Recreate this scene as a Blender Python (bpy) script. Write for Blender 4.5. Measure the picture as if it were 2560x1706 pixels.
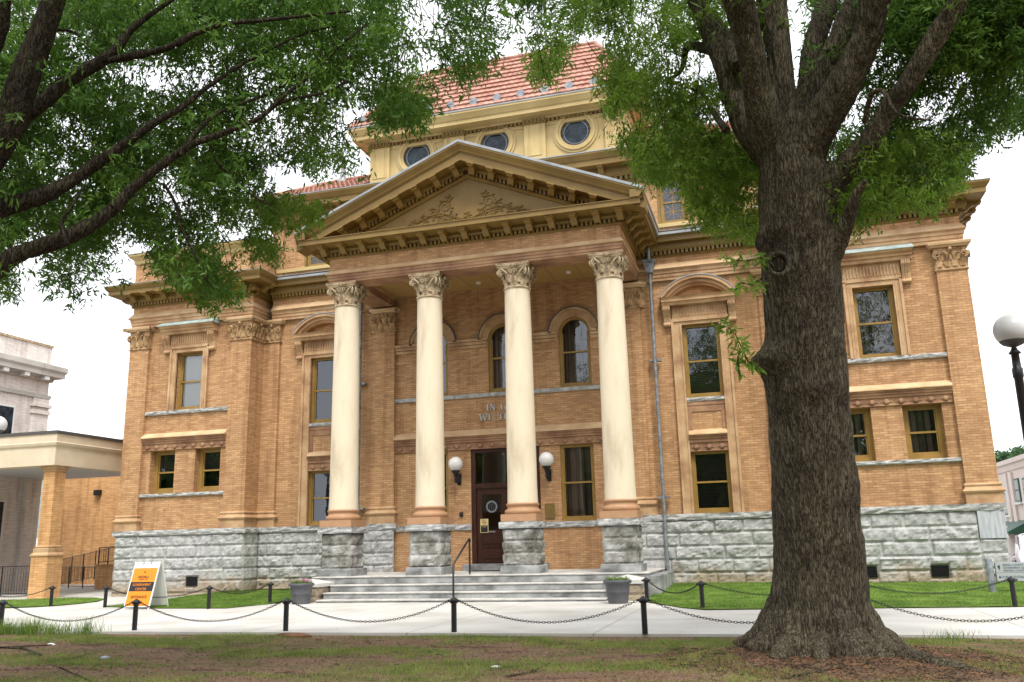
import bpy, bmesh, math, random, time
T0 = time.time()
def tick(n): pass
import numpy as np
from math import sin, cos, pi, radians, sqrt
from mathutils import Vector, noise, Matrix
random.seed(7); rng = np.random.default_rng(7)
scene = bpy.context.scene; col = scene.collection
for o in list(bpy.data.objects): bpy.data.objects.remove(o)

# ---------------------------------------------------------------- camera
CAM = np.array([9.035, -28.882, 1.6]); FPX = 2190.95
YAW, PITCH, ROLL = map(radians, (16.08, 13.019, 1.403))
CF = np.array([-sin(YAW)*cos(PITCH), cos(YAW)*cos(PITCH), sin(PITCH)])
CR = np.array([cos(YAW), sin(YAW), 0.0]); CU = np.cross(CR, CF)
def pix(u, v, X=None, Y=None, Z=None, c=None):
    a, b = u-1280, v-853; cr, sr = cos(ROLL), sin(ROLL)
    aa, bb = a*cr-b*sr, a*sr+b*cr
    d = CF*FPX+CR*aa-CU*bb
    if X is not None: t = (X-CAM[0])/d[0]
    elif Y is not None: t = (Y-CAM[1])/d[1]
    elif Z is not None: t = (Z-CAM[2])/d[2]
    else: t = c/FPX
    return CAM+d*t
cd = bpy.data.cameras.new('camera'); cam = bpy.data.objects.new('camera', cd); col.objects.link(cam)
cd.sensor_width = 36; cd.lens = FPX/2560*36; cd.clip_start = .1; cd.clip_end = 2000
# roll so that the image turns as in the photograph
xr = CR*cos(ROLL)-CU*sin(ROLL); yr = CU*cos(ROLL)+CR*sin(ROLL)
M = Matrix(((xr[0], yr[0], -CF[0], CAM[0]), (xr[1], yr[1], -CF[1], CAM[1]), (xr[2], yr[2], -CF[2], CAM[2]), (0, 0, 0, 1)))
cam.matrix_world = M; scene.camera = cam

# ---------------------------------------------------------------- world, sun, exposure
SUN_EL, SUN_AZ = radians(58), radians(28)     # azimuth from -Y towards -X (sun to the front left, behind cloud)
w = bpy.data.worlds.new('World'); scene.world = w; w.use_nodes = True
nt = w.node_tree; nt.nodes.clear()
sky = nt.nodes.new('ShaderNodeTexSky'); sky.sky_type = 'NISHITA'; sky.sun_disc = False
sky.sun_elevation = SUN_EL; sky.sun_rotation = radians(180)+SUN_AZ*-1; sky.air_density = 1.5; sky.dust_density = 5
mx = nt.nodes.new('ShaderNodeMixRGB'); mx.inputs[0].default_value = .82; mx.inputs[2].default_value = (13, 13.2, 13.6, 1)
bg = nt.nodes.new('ShaderNodeBackground'); bg.inputs[1].default_value = .115
wo = nt.nodes.new('ShaderNodeOutputWorld')
nt.links.new(sky.outputs[0], mx.inputs[1]); nt.links.new(mx.outputs[0], bg.inputs[0]); nt.links.new(bg.outputs[0], wo.inputs[0])
sd = bpy.data.lights.new('sun', 'SUN'); sd.energy = 2.5; sd.angle = radians(16); sd.color = (1, .95, .87)
so = bpy.data.objects.new('sun', sd); col.objects.link(so)
sdir = Vector((sin(SUN_AZ)*cos(SUN_EL), -cos(SUN_AZ)*cos(SUN_EL), sin(SUN_EL)))
so.rotation_euler = sdir.to_track_quat('Z', 'Y').to_euler(); so.location = sdir*60
scene.view_settings.view_transform = 'Standard'; scene.view_settings.look = 'None'
scene.view_settings.exposure = .36; scene.view_settings.gamma = 1
scene.render.engine = 'CYCLES'
scene.cycles.max_bounces = 6; scene.cycles.diffuse_bounces = 2; scene.cycles.transparent_max_bounces = 12

# ---------------------------------------------------------------- materials
def mat(name, c, rough=.7, metal=0, spec=.4):
    m = bpy.data.materials.new(name); m.use_nodes = True; n = m.node_tree.nodes; b = n['Principled BSDF']
    b.inputs['Base Color'].default_value = (*c, 1); b.inputs['Roughness'].default_value = rough
    b.inputs['Metallic'].default_value = metal; b.inputs['Specular IOR Level'].default_value = spec
    return m
def N(m, t, **k):
    n = m.node_tree.nodes.new(t)
    for a, v in k.items():
        if a in n.inputs: n.inputs[a].default_value = v
        else: setattr(n, a, v)
    return n
def L(m, a, b): m.node_tree.links.new(a, b)
def vary(m, c1, c2, scale=1.0, detail=6, bump=0, bscale=None, c3=None, stretch=None, lo=.35, hi=.65, dist=.02):
    """two or three tone mottling, optional bump"""
    b = m.node_tree.nodes['Principled BSDF']; tc = N(m, 'ShaderNodeTexCoord'); src = tc.outputs['Object']
    if stretch:
        mp = N(m, 'ShaderNodeMapping'); mp.inputs['Scale'].default_value = stretch; L(m, src, mp.inputs[0]); src = mp.outputs[0]
    ns = N(m, 'ShaderNodeTexNoise', Scale=scale, Detail=detail); ns.inputs['Roughness'].default_value = .62; L(m, src, ns.inputs['Vector'])
    cr = N(m, 'ShaderNodeValToRGB'); e = cr.color_ramp.elements
    e[0].position = lo; e[0].color = (*c1, 1); e[1].position = hi; e[1].color = (*c2, 1)
    if c3: x = e.new((lo+hi)/2); x.color = (*c3, 1)
    L(m, ns.outputs['Fac'], cr.inputs[0]); L(m, cr.outputs[0], b.inputs['Base Color'])
    if bump:
        n2 = N(m, 'ShaderNodeTexNoise', Scale=bscale or scale*6, Detail=8); L(m, src, n2.inputs['Vector'])
        bp = N(m, 'ShaderNodeBump', Strength=bump, Distance=dist); L(m, n2.outputs['Fac'], bp.inputs['Height']); L(m, bp.outputs[0], b.inputs['Normal'])
    return cr
def brick(name, c1, c2, mortar, bw=.25, rh=.077, ms=.0085, tint=None, bump=.5):
    m = mat(name, c1, .85, spec=.2); b = m.node_tree.nodes['Principled BSDF']
    tc = N(m, 'ShaderNodeTexCoord'); sp = N(m, 'ShaderNodeSeparateXYZ'); L(m, tc.outputs['Object'], sp.inputs[0])
    ad = N(m, 'ShaderNodeMath', operation='ADD'); L(m, sp.outputs[0], ad.inputs[0]); L(m, sp.outputs[1], ad.inputs[1])
    cb = N(m, 'ShaderNodeCombineXYZ'); L(m, ad.outputs[0], cb.inputs[0]); L(m, sp.outputs[2], cb.inputs[1])
    bt = N(m, 'ShaderNodeTexBrick'); L(m, cb.outputs[0], bt.inputs['Vector'])
    for k, v in (('Scale', 1), ('Brick Width', bw), ('Row Height', rh), ('Mortar Size', ms), ('Mortar Smooth', .2), ('Bias', 0)): bt.inputs[k].default_value = v
    bt.inputs['Color1'].default_value = (*c1, 1); bt.inputs['Color2'].default_value = (*c2, 1); bt.inputs['Mortar'].default_value = (*mortar, 1)
    # broad tonal bands and weathering
    n1 = N(m, 'ShaderNodeTexNoise', Scale=.55, Detail=7); L(m, cb.outputs[0], n1.inputs['Vector'])
    n2 = N(m, 'ShaderNodeTexNoise', Scale=6, Detail=3); mp = N(m, 'ShaderNodeMapping'); mp.inputs['Scale'].default_value = (.35, 2.6, 1); L(m, cb.outputs[0], mp.inputs[0]); L(m, mp.outputs[0], n2.inputs['Vector'])
    s = N(m, 'ShaderNodeMath', operation='ADD'); L(m, n1.outputs['Fac'], s.inputs[0]); L(m, n2.outputs['Fac'], s.inputs[1])
    cr = N(m, 'ShaderNodeValToRGB'); e = cr.color_ramp.elements; e[0].position = .36; e[0].color = (.80, .76, .75, 1); e[1].position = .66; e[1].color = (1.14, 1.13, 1.11, 1)
    hf = N(m, 'ShaderNodeMath', operation='MULTIPLY'); hf.inputs[1].default_value = .5; L(m, s.outputs[0], hf.inputs[0]); L(m, hf.outputs[0], cr.inputs[0])
    mu = N(m, 'ShaderNodeMixRGB', blend_type='MULTIPLY'); mu.inputs[0].default_value = 1; L(m, bt.outputs['Color'], mu.inputs[1]); L(m, cr.outputs[0], mu.inputs[2])
    n4 = N(m, 'ShaderNodeTexNoise', Scale=1.0, Detail=6); m4 = N(m, 'ShaderNodeMapping'); m4.inputs['Scale'].default_value = (3.2, .28, 1); L(m, cb.outputs[0], m4.inputs[0]); L(m, m4.outputs[0], n4.inputs['Vector'])
    c4 = N(m, 'ShaderNodeValToRGB'); e = c4.color_ramp.elements; e[0].position = .34; e[0].color = (.78, .74, .72, 1); e[1].position = .5; e[1].color = (1, 1, 1, 1); L(m, n4.outputs['Fac'], c4.inputs[0])
    mu4 = N(m, 'ShaderNodeMixRGB', blend_type='MULTIPLY'); mu4.inputs[0].default_value = 1; L(m, mu.outputs[0], mu4.inputs[1]); L(m, c4.outputs[0], mu4.inputs[2]); mu = mu4
    L(m, mu.outputs[0], b.inputs['Base Color'])
    bp = N(m, 'ShaderNodeBump', Strength=bump, Distance=.006); bp.invert = True; L(m, bt.outputs['Fac'], bp.inputs['Height']); L(m, bp.outputs[0], b.inputs['Normal'])
    return m
MT = {}
MT['brick'] = brick('buff_brick', (.60, .375, .195), (.435, .25, .125), (.36, .215, .12))
MT['brick_wall'] = brick('orange_brick', (.76, .46, .22), (.62, .35, .155), (.50, .30, .15), bw=.34, rh=.085)
MT['brick_white'] = brick('white_painted_brick', (.88, .84, .81), (.83, .79, .77), (.68, .64, .61), bw=.26, rh=.085, bump=.8)
MT['terra'] = mat('terracotta', (.5, .3, .15), .75, spec=.25); vary(MT['terra'], (.34, .19, .105), (.60, .42, .25), 1.1, 5, .25, 14, c3=(.50, .32, .175))
MT['terra_pale'] = mat('pale_terracotta', (.5, .3, .15), .75, spec=.25); vary(MT['terra_pale'], (.50, .32, .17), (.68, .49, .30), 1.0, 5, .2, 14)
MT['terra_red'] = mat('red_terracotta', (.4, .2, .1), .75, spec=.25); vary(MT['terra_red'], (.25, .13, .08), (.46, .28, .16), 1.3, 5, .25, 14)
MT['carved'] = mat('carved_stone', (.5, .35, .2), .85, spec=.15); vary(MT['carved'], (.22, .13, .07), (.56, .38, .21), 5, 6, .8, 26, c3=(.44, .28, .145), dist=.03)
MT['carved_grey'] = mat('weathered_carved_stone', (.5, .4, .28), .85, spec=.15); vary(MT['carved_grey'], (.24, .17, .11), (.60, .50, .35), 5, 6, .8, 26, c3=(.48, .37, .235), dist=.03)
MT['trim'] = mat('ochre_painted_trim', (.46, .30, .10), .5, spec=.4); vary(MT['trim'], (.175, .106, .026), (.25, .158, .043), .8, 6, .08, 20)
MT['trim_light'] = mat('pale_yellow_painted_wood', (.6, .45, .2), .55); vary(MT['trim_light'], (.46, .335, .14), (.58, .445, .21), .7, 6, .06, 20)
MT['frame'] = mat('mustard_window_paint', (.30, .185, .045), .42); vary(MT['frame'], (.27, .165, .04), (.35, .22, .06), 2, 4)
MT['column'] = mat('cream_painted_column', (.74, .62, .40), .6); vary(MT['column'], (.52, .43, .30), (.78, .69, .53), 1.4, 9, .3, 9, c3=(.72, .625, .465), stretch=(1, 1, .22), lo=.3, hi=.62)
MT['colbase'] = mat('tan_painted_column_base', (.42, .24, .13), .6); vary(MT['colbase'], (.38, .21, .11), (.46, .27, .15), 1.5, 5, .1, 14)
MT['granite'] = mat('rock_faced_granite', (.5, .5, .5), .9, spec=.2); vary(MT['granite'], (.31, .315, .315), (.54, .545, .54), 5, 9, .7, 34, c3=(.43, .435, .43), dist=.03)
def soiled(m):
    b = m.node_tree.nodes['Principled BSDF']; src = b.inputs['Base Color'].links[0].from_socket; tc = N(m, 'ShaderNodeTexCoord'); sp = N(m, 'ShaderNodeSeparateXYZ'); L(m, tc.outputs['Object'], sp.inputs[0])
    ns = N(m, 'ShaderNodeTexNoise', Scale=1.3, Detail=6); L(m, tc.outputs['Object'], ns.inputs['Vector'])
    a = N(m, 'ShaderNodeMath', operation='MULTIPLY_ADD'); a.inputs[1].default_value = -1.3; L(m, ns.outputs['Fac'], a.inputs[0]); L(m, sp.outputs[2], a.inputs[2])
    mr = N(m, 'ShaderNodeMapRange'); mr.inputs[1].default_value = -.35; mr.inputs[2].default_value = .15; mr.inputs[3].default_value = .8; mr.inputs[4].default_value = 0; L(m, a.outputs[0], mr.inputs[0])
    x = N(m, 'ShaderNodeMixRGB'); x.inputs[2].default_value = (.33, .25, .16, 1); L(m, mr.outputs[0], x.inputs[0]); L(m, src, x.inputs[1]); L(m, x.outputs[0], b.inputs['Base Color'])
soiled(MT['granite'])
MT['granite_dark'] = mat('stained_granite', (.4, .4, .4), .9, spec=.2); vary(MT['granite_dark'], (.10, .097, .08), (.46, .46, .445), 1.8, 9, .8, 26, c3=(.27, .265, .245), dist=.03)
MT['smooth_granite'] = mat('dressed_granite', (.45, .45, .45), .8, spec=.25); vary(MT['smooth_granite'], (.13, .135, .135), (.42, .425, .42), 1.6, 8, .2, 40, c3=(.28, .285, .285), stretch=(1, 1, 1.6))
MT['tread'] = mat('lit_tread_granite', (.5, .5, .48), .8); vary(MT['tread'], (.36, .355, .34), (.62, .60, .56), 2.2, 8, .2, 40)  # highlight of the step nosings put into the colour, paler than the risers
MT['shade_pale'] = mat('pale_roller_shade', (.75, .74, .70), .8)
MT['curtain'] = mat('tan_curtain', (.2, .13, .09), .9); vary(MT['curtain'], (.03, .024, .02), (.21, .16, .125), 3, 2, stretch=(3.5, 1, .05), lo=.4, hi=.6)
MT['marble'] = mat('streaked_cornerstone', (.42, .45, .48), .7); vary(MT['marble'], (.33, .36, .40), (.55, .57, .60), 5, 6, .1, 30, stretch=(2.5, 2.5, .25))
MT['concrete'] = mat('pale_concrete', (.6, .58, .54), .85, spec=.2)
MT['metal_roof'] = mat('grey_metal_roof', (.42, .45, .47), .45, .3); vary(MT['metal_roof'], (.24, .255, .27), (.38, .40, .415), 1.2, 6)
MT['copper'] = mat('aged_copper', (.30, .38, .36), .75); vary(MT['copper'], (.25, .31, .29), (.42, .50, .48), 3, 7)
MT['lead'] = mat('dark_lead_flashing', (.10, .095, .095), .6)
MT['black'] = mat('black_painted_iron', (.012, .012, .014), .4); 
MT['pipe'] = mat('weathered_grey_downpipe', (.2, .22, .25), .5, .5); vary(MT['pipe'], (.16, .18, .20), (.34, .37, .40), 5, 5)
MT['wood_door'] = mat('dark_stained_door_wood', (.04, .014, .008), .35); vary(MT['wood_door'], (.03, .010, .006), (.065, .022, .012), 3, 6, stretch=(6, 6, .6))
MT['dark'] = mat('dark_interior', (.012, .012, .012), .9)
MT['blind'] = mat('slatted_window_blind', (.2, .15, .12), .7)
MT['stucco'] = mat('tan_canopy_stucco', (.56, .43, .28), .85); vary(MT['stucco'], (.66, .55, .40), (.74, .64, .49), 1.5, 5, .3, 60)
MT['white'] = mat('white_plastic', (.78, .78, .76), .5)
MT['pink_wall'] = mat('pink_painted_brick_wall', (.70, .56, .53), .85); vary(MT['pink_wall'], (.74, .66, .62), (.80, .72, .68), 1.2, 5)
MT['green_paint'] = mat('green_painted_sash', (.03, .10, .07), .5)
MT['soffit'] = mat('pale_grey_soffit', (.6, .61, .62), .8)
MT['ceiling'] = mat('ochre_ceiling_board', (.40, .25, .09), .6)
MT['globe'] = mat('opal_glass_globe', (.80, .80, .79), .18, spec=.5)
MT['globe_dirty'] = mat('dusty_opal_globe', (.62, .63, .64), .3)
MT['pot'] = mat('grey_resin_planter', (.085, .088, .10), .55); vary(MT['pot'], (.07, .072, .085), (.12, .122, .135), 3, 5)
MT['soil'] = mat('dark_soil', (.04, .025, .015), .95)
MT['bronze'] = mat('bronze_plaque_metal', (.24, .17, .06), .45, .5)
MT['letters'] = mat('brushed_metal_letters', (.55, .57, .55), .35, .3)
MT['orange'] = mat('orange_sign_face', (.80, .25, .012), .5)
MT['ink'] = mat('black_sign_ink', (.015, .015, .02), .5)
MT['sign_white'] = mat('pale_grey_sign_face', (.42, .44, .46), .4)
MT['sign_blue'] = mat('dark_blue_sign_ink', (.02, .06, .12), .5)
MT['car_white'] = mat('white_car_paint', (.75, .77, .8), .2); MT['car_lilac'] = mat('silver_mauve_car_paint', (.50, .42, .50), .2, .3)
MT['rubber'] = mat('tyre_rubber', (.02, .02, .02), .8); MT['chrome'] = mat('bright_alloy', (.6, .6, .62), .25, .9)
MT['yellow_notice'] = mat('cream_notice_paper', (.65, .55, .25), .5); MT['red'] = mat('red_plastic', (.5, .03, .02), .4)
MT['flower'] = mat('magenta_petals', (.6, .05, .3), .6)

def glass(name, tint, mix=.55):
    m = mat(name, tint, .04); n = m.node_tree; b = n.nodes['Principled BSDF']
    b.inputs['Specular IOR Level'].default_value = .9; b.inputs['Roughness'].default_value = .02
    tr = N(m, 'ShaderNodeBsdfTransparent'); tr.inputs[0].default_value = (.93, .95, .95, 1)
    gl = N(m, 'ShaderNodeBsdfGlossy'); gl.inputs['Roughness'].default_value = .015; gl.inputs[0].default_value = (.75, .8, .88, 1)
    fr = N(m, 'ShaderNodeFresnel'); fr.inputs[0].default_value = 1.55
    # old panes are slightly wavy
    tc = N(m, 'ShaderNodeTexCoord'); ns = N(m, 'ShaderNodeTexNoise', Scale=2.2, Detail=2); L(m, tc.outputs['Object'], ns.inputs['Vector'])
    bp = N(m, 'ShaderNodeBump', Strength=.07, Distance=.02); L(m, ns.outputs['Fac'], bp.inputs['Height']); L(m, bp.outputs[0], gl.inputs['Normal']); L(m, bp.outputs[0], fr.inputs['Normal'])
    ad = N(m, 'ShaderNodeMath', operation='ADD'); ad.inputs[1].default_value = .075; L(m, fr.outputs[0], ad.inputs[0])
    mxn = N(m, 'ShaderNodeMixShader'); L(m, ad.outputs[0], mxn.inputs[0]); L(m, tr.outputs[0], mxn.inputs[1]); L(m, gl.outputs[0], mxn.inputs[2])
    L(m, mxn.outputs[0], n.nodes['Material Output'].inputs[0]); return m
MT['glass'] = glass('window_glass', (.02, .02, .02))
# dark stained lead-glass look of the round windows
MT['oculus_glass'] = mat('dark_oculus_glass', (.012, .028, .04), .07, spec=.3); vary(MT['oculus_glass'], (.006, .012, .02), (.035, .06, .08), 4, 4)

def concrete_setup():
    m = MT['concrete']; b = m.node_tree.nodes['Principled BSDF']; tc = N(m, 'ShaderNodeTexCoord')
    ns = N(m, 'ShaderNodeTexNoise', Scale=.6, Detail=8); L(m, tc.outputs['Object'], ns.inputs['Vector'])
    cr = N(m, 'ShaderNodeValToRGB'); e = cr.color_ramp.elements; e[0].position = .34; e[0].color = (.45, .435, .40, 1); e[1].position = .7; e[1].color = (.62, .605, .575, 1); L(m, ns.outputs['Fac'], cr.inputs[0])
    # joints
    sp = N(m, 'ShaderNodeSeparateXYZ'); L(m, tc.outputs['Object'], sp.inputs[0])
    def joint(o, per, off):
        a = N(m, 'ShaderNodeMath', operation='ADD'); a.inputs[1].default_value = off; L(m, o, a.inputs[0])
        w_ = N(m, 'ShaderNodeMath', operation='PINGPONG'); w_.inputs[1].default_value = per/2; L(m, a.outputs[0], w_.inputs[0])
        g = N(m, 'ShaderNodeMath', operation='GREATER_THAN'); g.inputs[1].default_value = .011; L(m, w_.outputs[0], g.inputs[0]); return g
    j1 = joint(sp.outputs[0], 3.6, 1.45); j2 = joint(sp.outputs[1], 2.95, 1.0)
    mu = N(m, 'ShaderNodeMath', operation='MULTIPLY'); L(m, j1.outputs[0], mu.inputs[0]); L(m, j2.outputs[0], mu.inputs[1])
    # small dark leaf specks
    vo = N(m, 'ShaderNodeTexVoronoi', Scale=3.1); L(m, tc.outputs['Object'], vo.inputs['Vector'])
    g = N(m, 'ShaderNodeMath', operation='GREATER_THAN'); g.inputs[1].default_value = .075; L(m, vo.outputs['Distance'], g.inputs[0])
    m2 = N(m, 'ShaderNodeMixRGB'); m2.inputs[1].default_value = (.24, .23, .21, 1); L(m, mu.outputs[0], m2.inputs[0]); L(m, cr.outputs[0], m2.inputs[2])
    m3 = N(m, 'ShaderNodeMixRGB'); m3.inputs[1].default_value = (.25, .2, .13, 1); L(m, g.outputs[0], m3.inputs[0]); L(m, m2.outputs[0], m3.inputs[2])
    L(m, m3.outputs[0], b.inputs['Base Color'])
concrete_setup()
def blind_setup():
    m = MT['blind']; b = m.node_tree.nodes['Principled BSDF']; tc = N(m, 'ShaderNodeTexCoord'); sp = N(m, 'ShaderNodeSeparateXYZ'); L(m, tc.outputs['Object'], sp.inputs[0])
    a = N(m, 'ShaderNodeMath', operation='MULTIPLY'); a.inputs[1].default_value = 105; L(m, sp.outputs[2], a.inputs[0])
    s = N(m, 'ShaderNodeMath', operation='SINE'); L(m, a.outputs[0], s.inputs[0])
    cr = N(m, 'ShaderNodeValToRGB'); e = cr.color_ramp.elements; e[0].position = .2; e[0].color = (.012, .010, .009, 1); e[1].position = .8; e[1].color = (.07, .055, .042, 1); L(m, s.outputs[0], cr.inputs[0])
    L(m, cr.outputs[0], b.inputs['Base Color'])
blind_setup()
def tile_mat():
    m = mat('red_clay_roof_tile', (.5, .2, .12), .55, spec=.35); vary(m, (.29, .125, .09), (.50, .30, .235), 2.5, 7, .15, 30, c3=(.41, .205, .15)); return m
MT['tile'] = tile_mat()
def bark_mat(name='furrowed_oak_bark', k=1.0):
    m = mat(name, (.1, .08, .06), .95, spec=.1); b = m.node_tree.nodes['Principled BSDF']; tc = N(m, 'ShaderNodeTexCoord')
    mp = N(m, 'ShaderNodeMapping'); mp.inputs['Scale'].default_value = (1, 1, .15); L(m, tc.outputs['Object'], mp.inputs[0])
    def crack(scale, width, seed):
        a_ = N(m, 'ShaderNodeTexNoise', Scale=scale, Detail=4); a_.inputs['Roughness'].default_value = .55; a_.inputs['Distortion'].default_value = .3; ofs = N(m, 'ShaderNodeVectorMath', operation='ADD'); ofs.inputs[1].default_value = (seed, seed*.7, seed*.3); L(m, mp.outputs[0], ofs.inputs[0]); L(m, ofs.outputs[0], a_.inputs['Vector'])
        s_ = N(m, 'ShaderNodeMath', operation='SUBTRACT'); s_.inputs[1].default_value = .5; L(m, a_.outputs['Fac'], s_.inputs[0]); b_ = N(m, 'ShaderNodeMath', operation='ABSOLUTE'); L(m, s_.outputs[0], b_.inputs[0])
        r_ = N(m, 'ShaderNodeMapRange'); r_.inputs[1].default_value = 0; r_.inputs[2].default_value = width; L(m, b_.outputs[0], r_.inputs[0]); return r_
    k1 = crack(19, .045, 0); k2 = crack(34, .05, 7.3)
    mr = N(m, 'ShaderNodeMath', operation='MULTIPLY'); L(m, k1.outputs[0], mr.inputs[0]); L(m, k2.outputs[0], mr.inputs[1])
    n1 = N(m, 'ShaderNodeTexNoise', Scale=55, Detail=8); n1.inputs['Roughness'].default_value = .75; L(m, mp.outputs[0], n1.inputs['Vector'])
    n3 = N(m, 'ShaderNodeTexNoise', Scale=1.7, Detail=8); n3.inputs['Roughness'].default_value = .7; L(m, tc.outputs['Object'], n3.inputs['Vector'])
    sm = N(m, 'ShaderNodeMath', operation='MULTIPLY_ADD'); sm.inputs[1].default_value = .40; L(m, mr.outputs[0], sm.inputs[0]); L(m, n1.outputs['Fac'], sm.inputs[2])
    cr = N(m, 'ShaderNodeValToRGB'); e = cr.color_ramp.elements; e[0].position = .38; e[0].color = (.020, .016, .012, 1); e[1].position = 1.0; e[1].color = (.20, .172, .135, 1); x = e.new(.76); x.color = (.094, .078, .060, 1)
    L(m, sm.outputs[0], cr.inputs[0])
    cr2 = N(m, 'ShaderNodeValToRGB'); e = cr2.color_ramp.elements; e[0].position = .36; e[0].color = (.70, .68, .66, 1); e[1].position = .66; e[1].color = (1.15, 1.2, 1.02, 1); L(m, n3.outputs['Fac'], cr2.inputs[0])
    mu = N(m, 'ShaderNodeMixRGB', blend_type='MULTIPLY'); mu.inputs[0].default_value = 1; L(m, cr.outputs[0], mu.inputs[1]); L(m, cr2.outputs[0], mu.inputs[2]); L(m, mu.outputs[0], b.inputs['Base Color'])
    for e_ in cr.color_ramp.elements: e_.color = tuple(q*k for q in e_.color[:3])+(1,)
    bp = N(m, 'ShaderNodeBump', Strength=.9, Distance=.03); L(m, sm.outputs[0], bp.inputs['Height']); L(m, bp.outputs[0], b.inputs['Normal']); return m
MT['bark'] = bark_mat(); MT['bark_dark'] = bark_mat('dark_oak_bark', .5)  # second bark is the same pattern with all tones darkened
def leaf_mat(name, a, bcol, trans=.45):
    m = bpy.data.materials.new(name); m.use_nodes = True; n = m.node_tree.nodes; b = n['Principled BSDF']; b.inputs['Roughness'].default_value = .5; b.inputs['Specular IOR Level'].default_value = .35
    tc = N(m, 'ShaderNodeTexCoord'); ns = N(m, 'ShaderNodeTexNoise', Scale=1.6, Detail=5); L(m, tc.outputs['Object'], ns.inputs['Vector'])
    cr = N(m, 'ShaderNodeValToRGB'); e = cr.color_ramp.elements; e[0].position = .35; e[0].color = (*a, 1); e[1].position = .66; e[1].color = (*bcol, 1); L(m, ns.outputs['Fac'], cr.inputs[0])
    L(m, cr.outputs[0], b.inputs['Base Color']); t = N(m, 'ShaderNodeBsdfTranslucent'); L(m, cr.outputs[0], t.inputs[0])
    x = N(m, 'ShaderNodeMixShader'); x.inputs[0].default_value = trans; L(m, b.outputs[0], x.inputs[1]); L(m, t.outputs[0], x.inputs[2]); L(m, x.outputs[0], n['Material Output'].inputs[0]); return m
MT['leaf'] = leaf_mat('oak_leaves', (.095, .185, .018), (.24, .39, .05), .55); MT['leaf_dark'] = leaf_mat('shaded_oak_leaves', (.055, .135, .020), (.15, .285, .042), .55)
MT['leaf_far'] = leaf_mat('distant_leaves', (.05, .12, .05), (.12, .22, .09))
MT['grass'] = leaf_mat('grass_blades', (.10, .185, .03), (.21, .31, .065), .35)
MT['grass_dry'] = leaf_mat('sparse_grass_blades', (.12, .20, .03), (.30, .36, .09), .35)
MT['litter'] = mat('brown_leaf_litter', (.14, .07, .04), .9); vary(MT['litter'], (.05, .028, .018), (.24, .12, .06), 3, 6)
def ground_mat():
    m = mat('worn_lawn_and_dirt', (.1, .1, .05), .95, spec=.1); b = m.node_tree.nodes['Principled BSDF']; tc = N(m, 'ShaderNodeTexCoord')
    n1 = N(m, 'ShaderNodeTexNoise', Scale=.9, Detail=9); n1.inputs['Roughness'].default_value = .65; mp = N(m, 'ShaderNodeMapping'); mp.inputs['Scale'].default_value = (.6, 1.5, 1); L(m, tc.outputs['Object'], mp.inputs[0]); L(m, mp.outputs[0], n1.inputs['Vector'])
    cr = N(m, 'ShaderNodeValToRGB'); e = cr.color_ramp.elements; e[0].position = .38; e[0].color = (.135, .088, .065, 1); e[1].position = .62; e[1].color = (.16, .165, .06, 1)
    x = e.new(.46); x.color = (.27, .18, .13, 1); x = e.new(.54); x.color = (.22, .175, .105, 1); L(m, n1.outputs['Fac'], cr.inputs[0])
    n2 = N(m, 'ShaderNodeTexNoise', Scale=26, Detail=8); n2.inputs['Roughness'].default_value = .75; L(m, tc.outputs['Object'], n2.inputs['Vector'])
    c2 = N(m, 'ShaderNodeValToRGB'); e = c2.color_ramp.elements; e[0].position = .38; e[0].color = (.25, .23, .2, 1); e[1].position = .68; e[1].color = (1.5, 1.45, 1.4, 1); L(m, n2.outputs['Fac'], c2.inputs[0])
    mu = N(m, 'ShaderNodeMixRGB', blend_type='MULTIPLY'); mu.inputs[0].default_value = 1; L(m, cr.outputs[0], mu.inputs[1]); L(m, c2.outputs[0], mu.inputs[2]); L(m, mu.outputs[0], b.inputs['Base Color'])
    bp = N(m, 'ShaderNodeBump', Strength=.9, Distance=.04); L(m, n2.outputs['Fac'], bp.inputs['Height']); L(m, bp.outputs[0], b.inputs['Normal']); return m
MT['ground'] = ground_mat()
MT['turf'] = mat('green_turf', (.08, .17, .03), .95, spec=.1); vary(MT['turf'], (.08, .14, .025), (.17, .26, .05), 1.6, 8, .8, 40, c3=(.12, .20, .035))
MT['asphalt'] = mat('grey_asphalt', (.12, .12, .12), .9); vary(MT['asphalt'], (.10, .10, .10), (.16, .16, .155), 3, 8, .3, 60)

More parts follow.
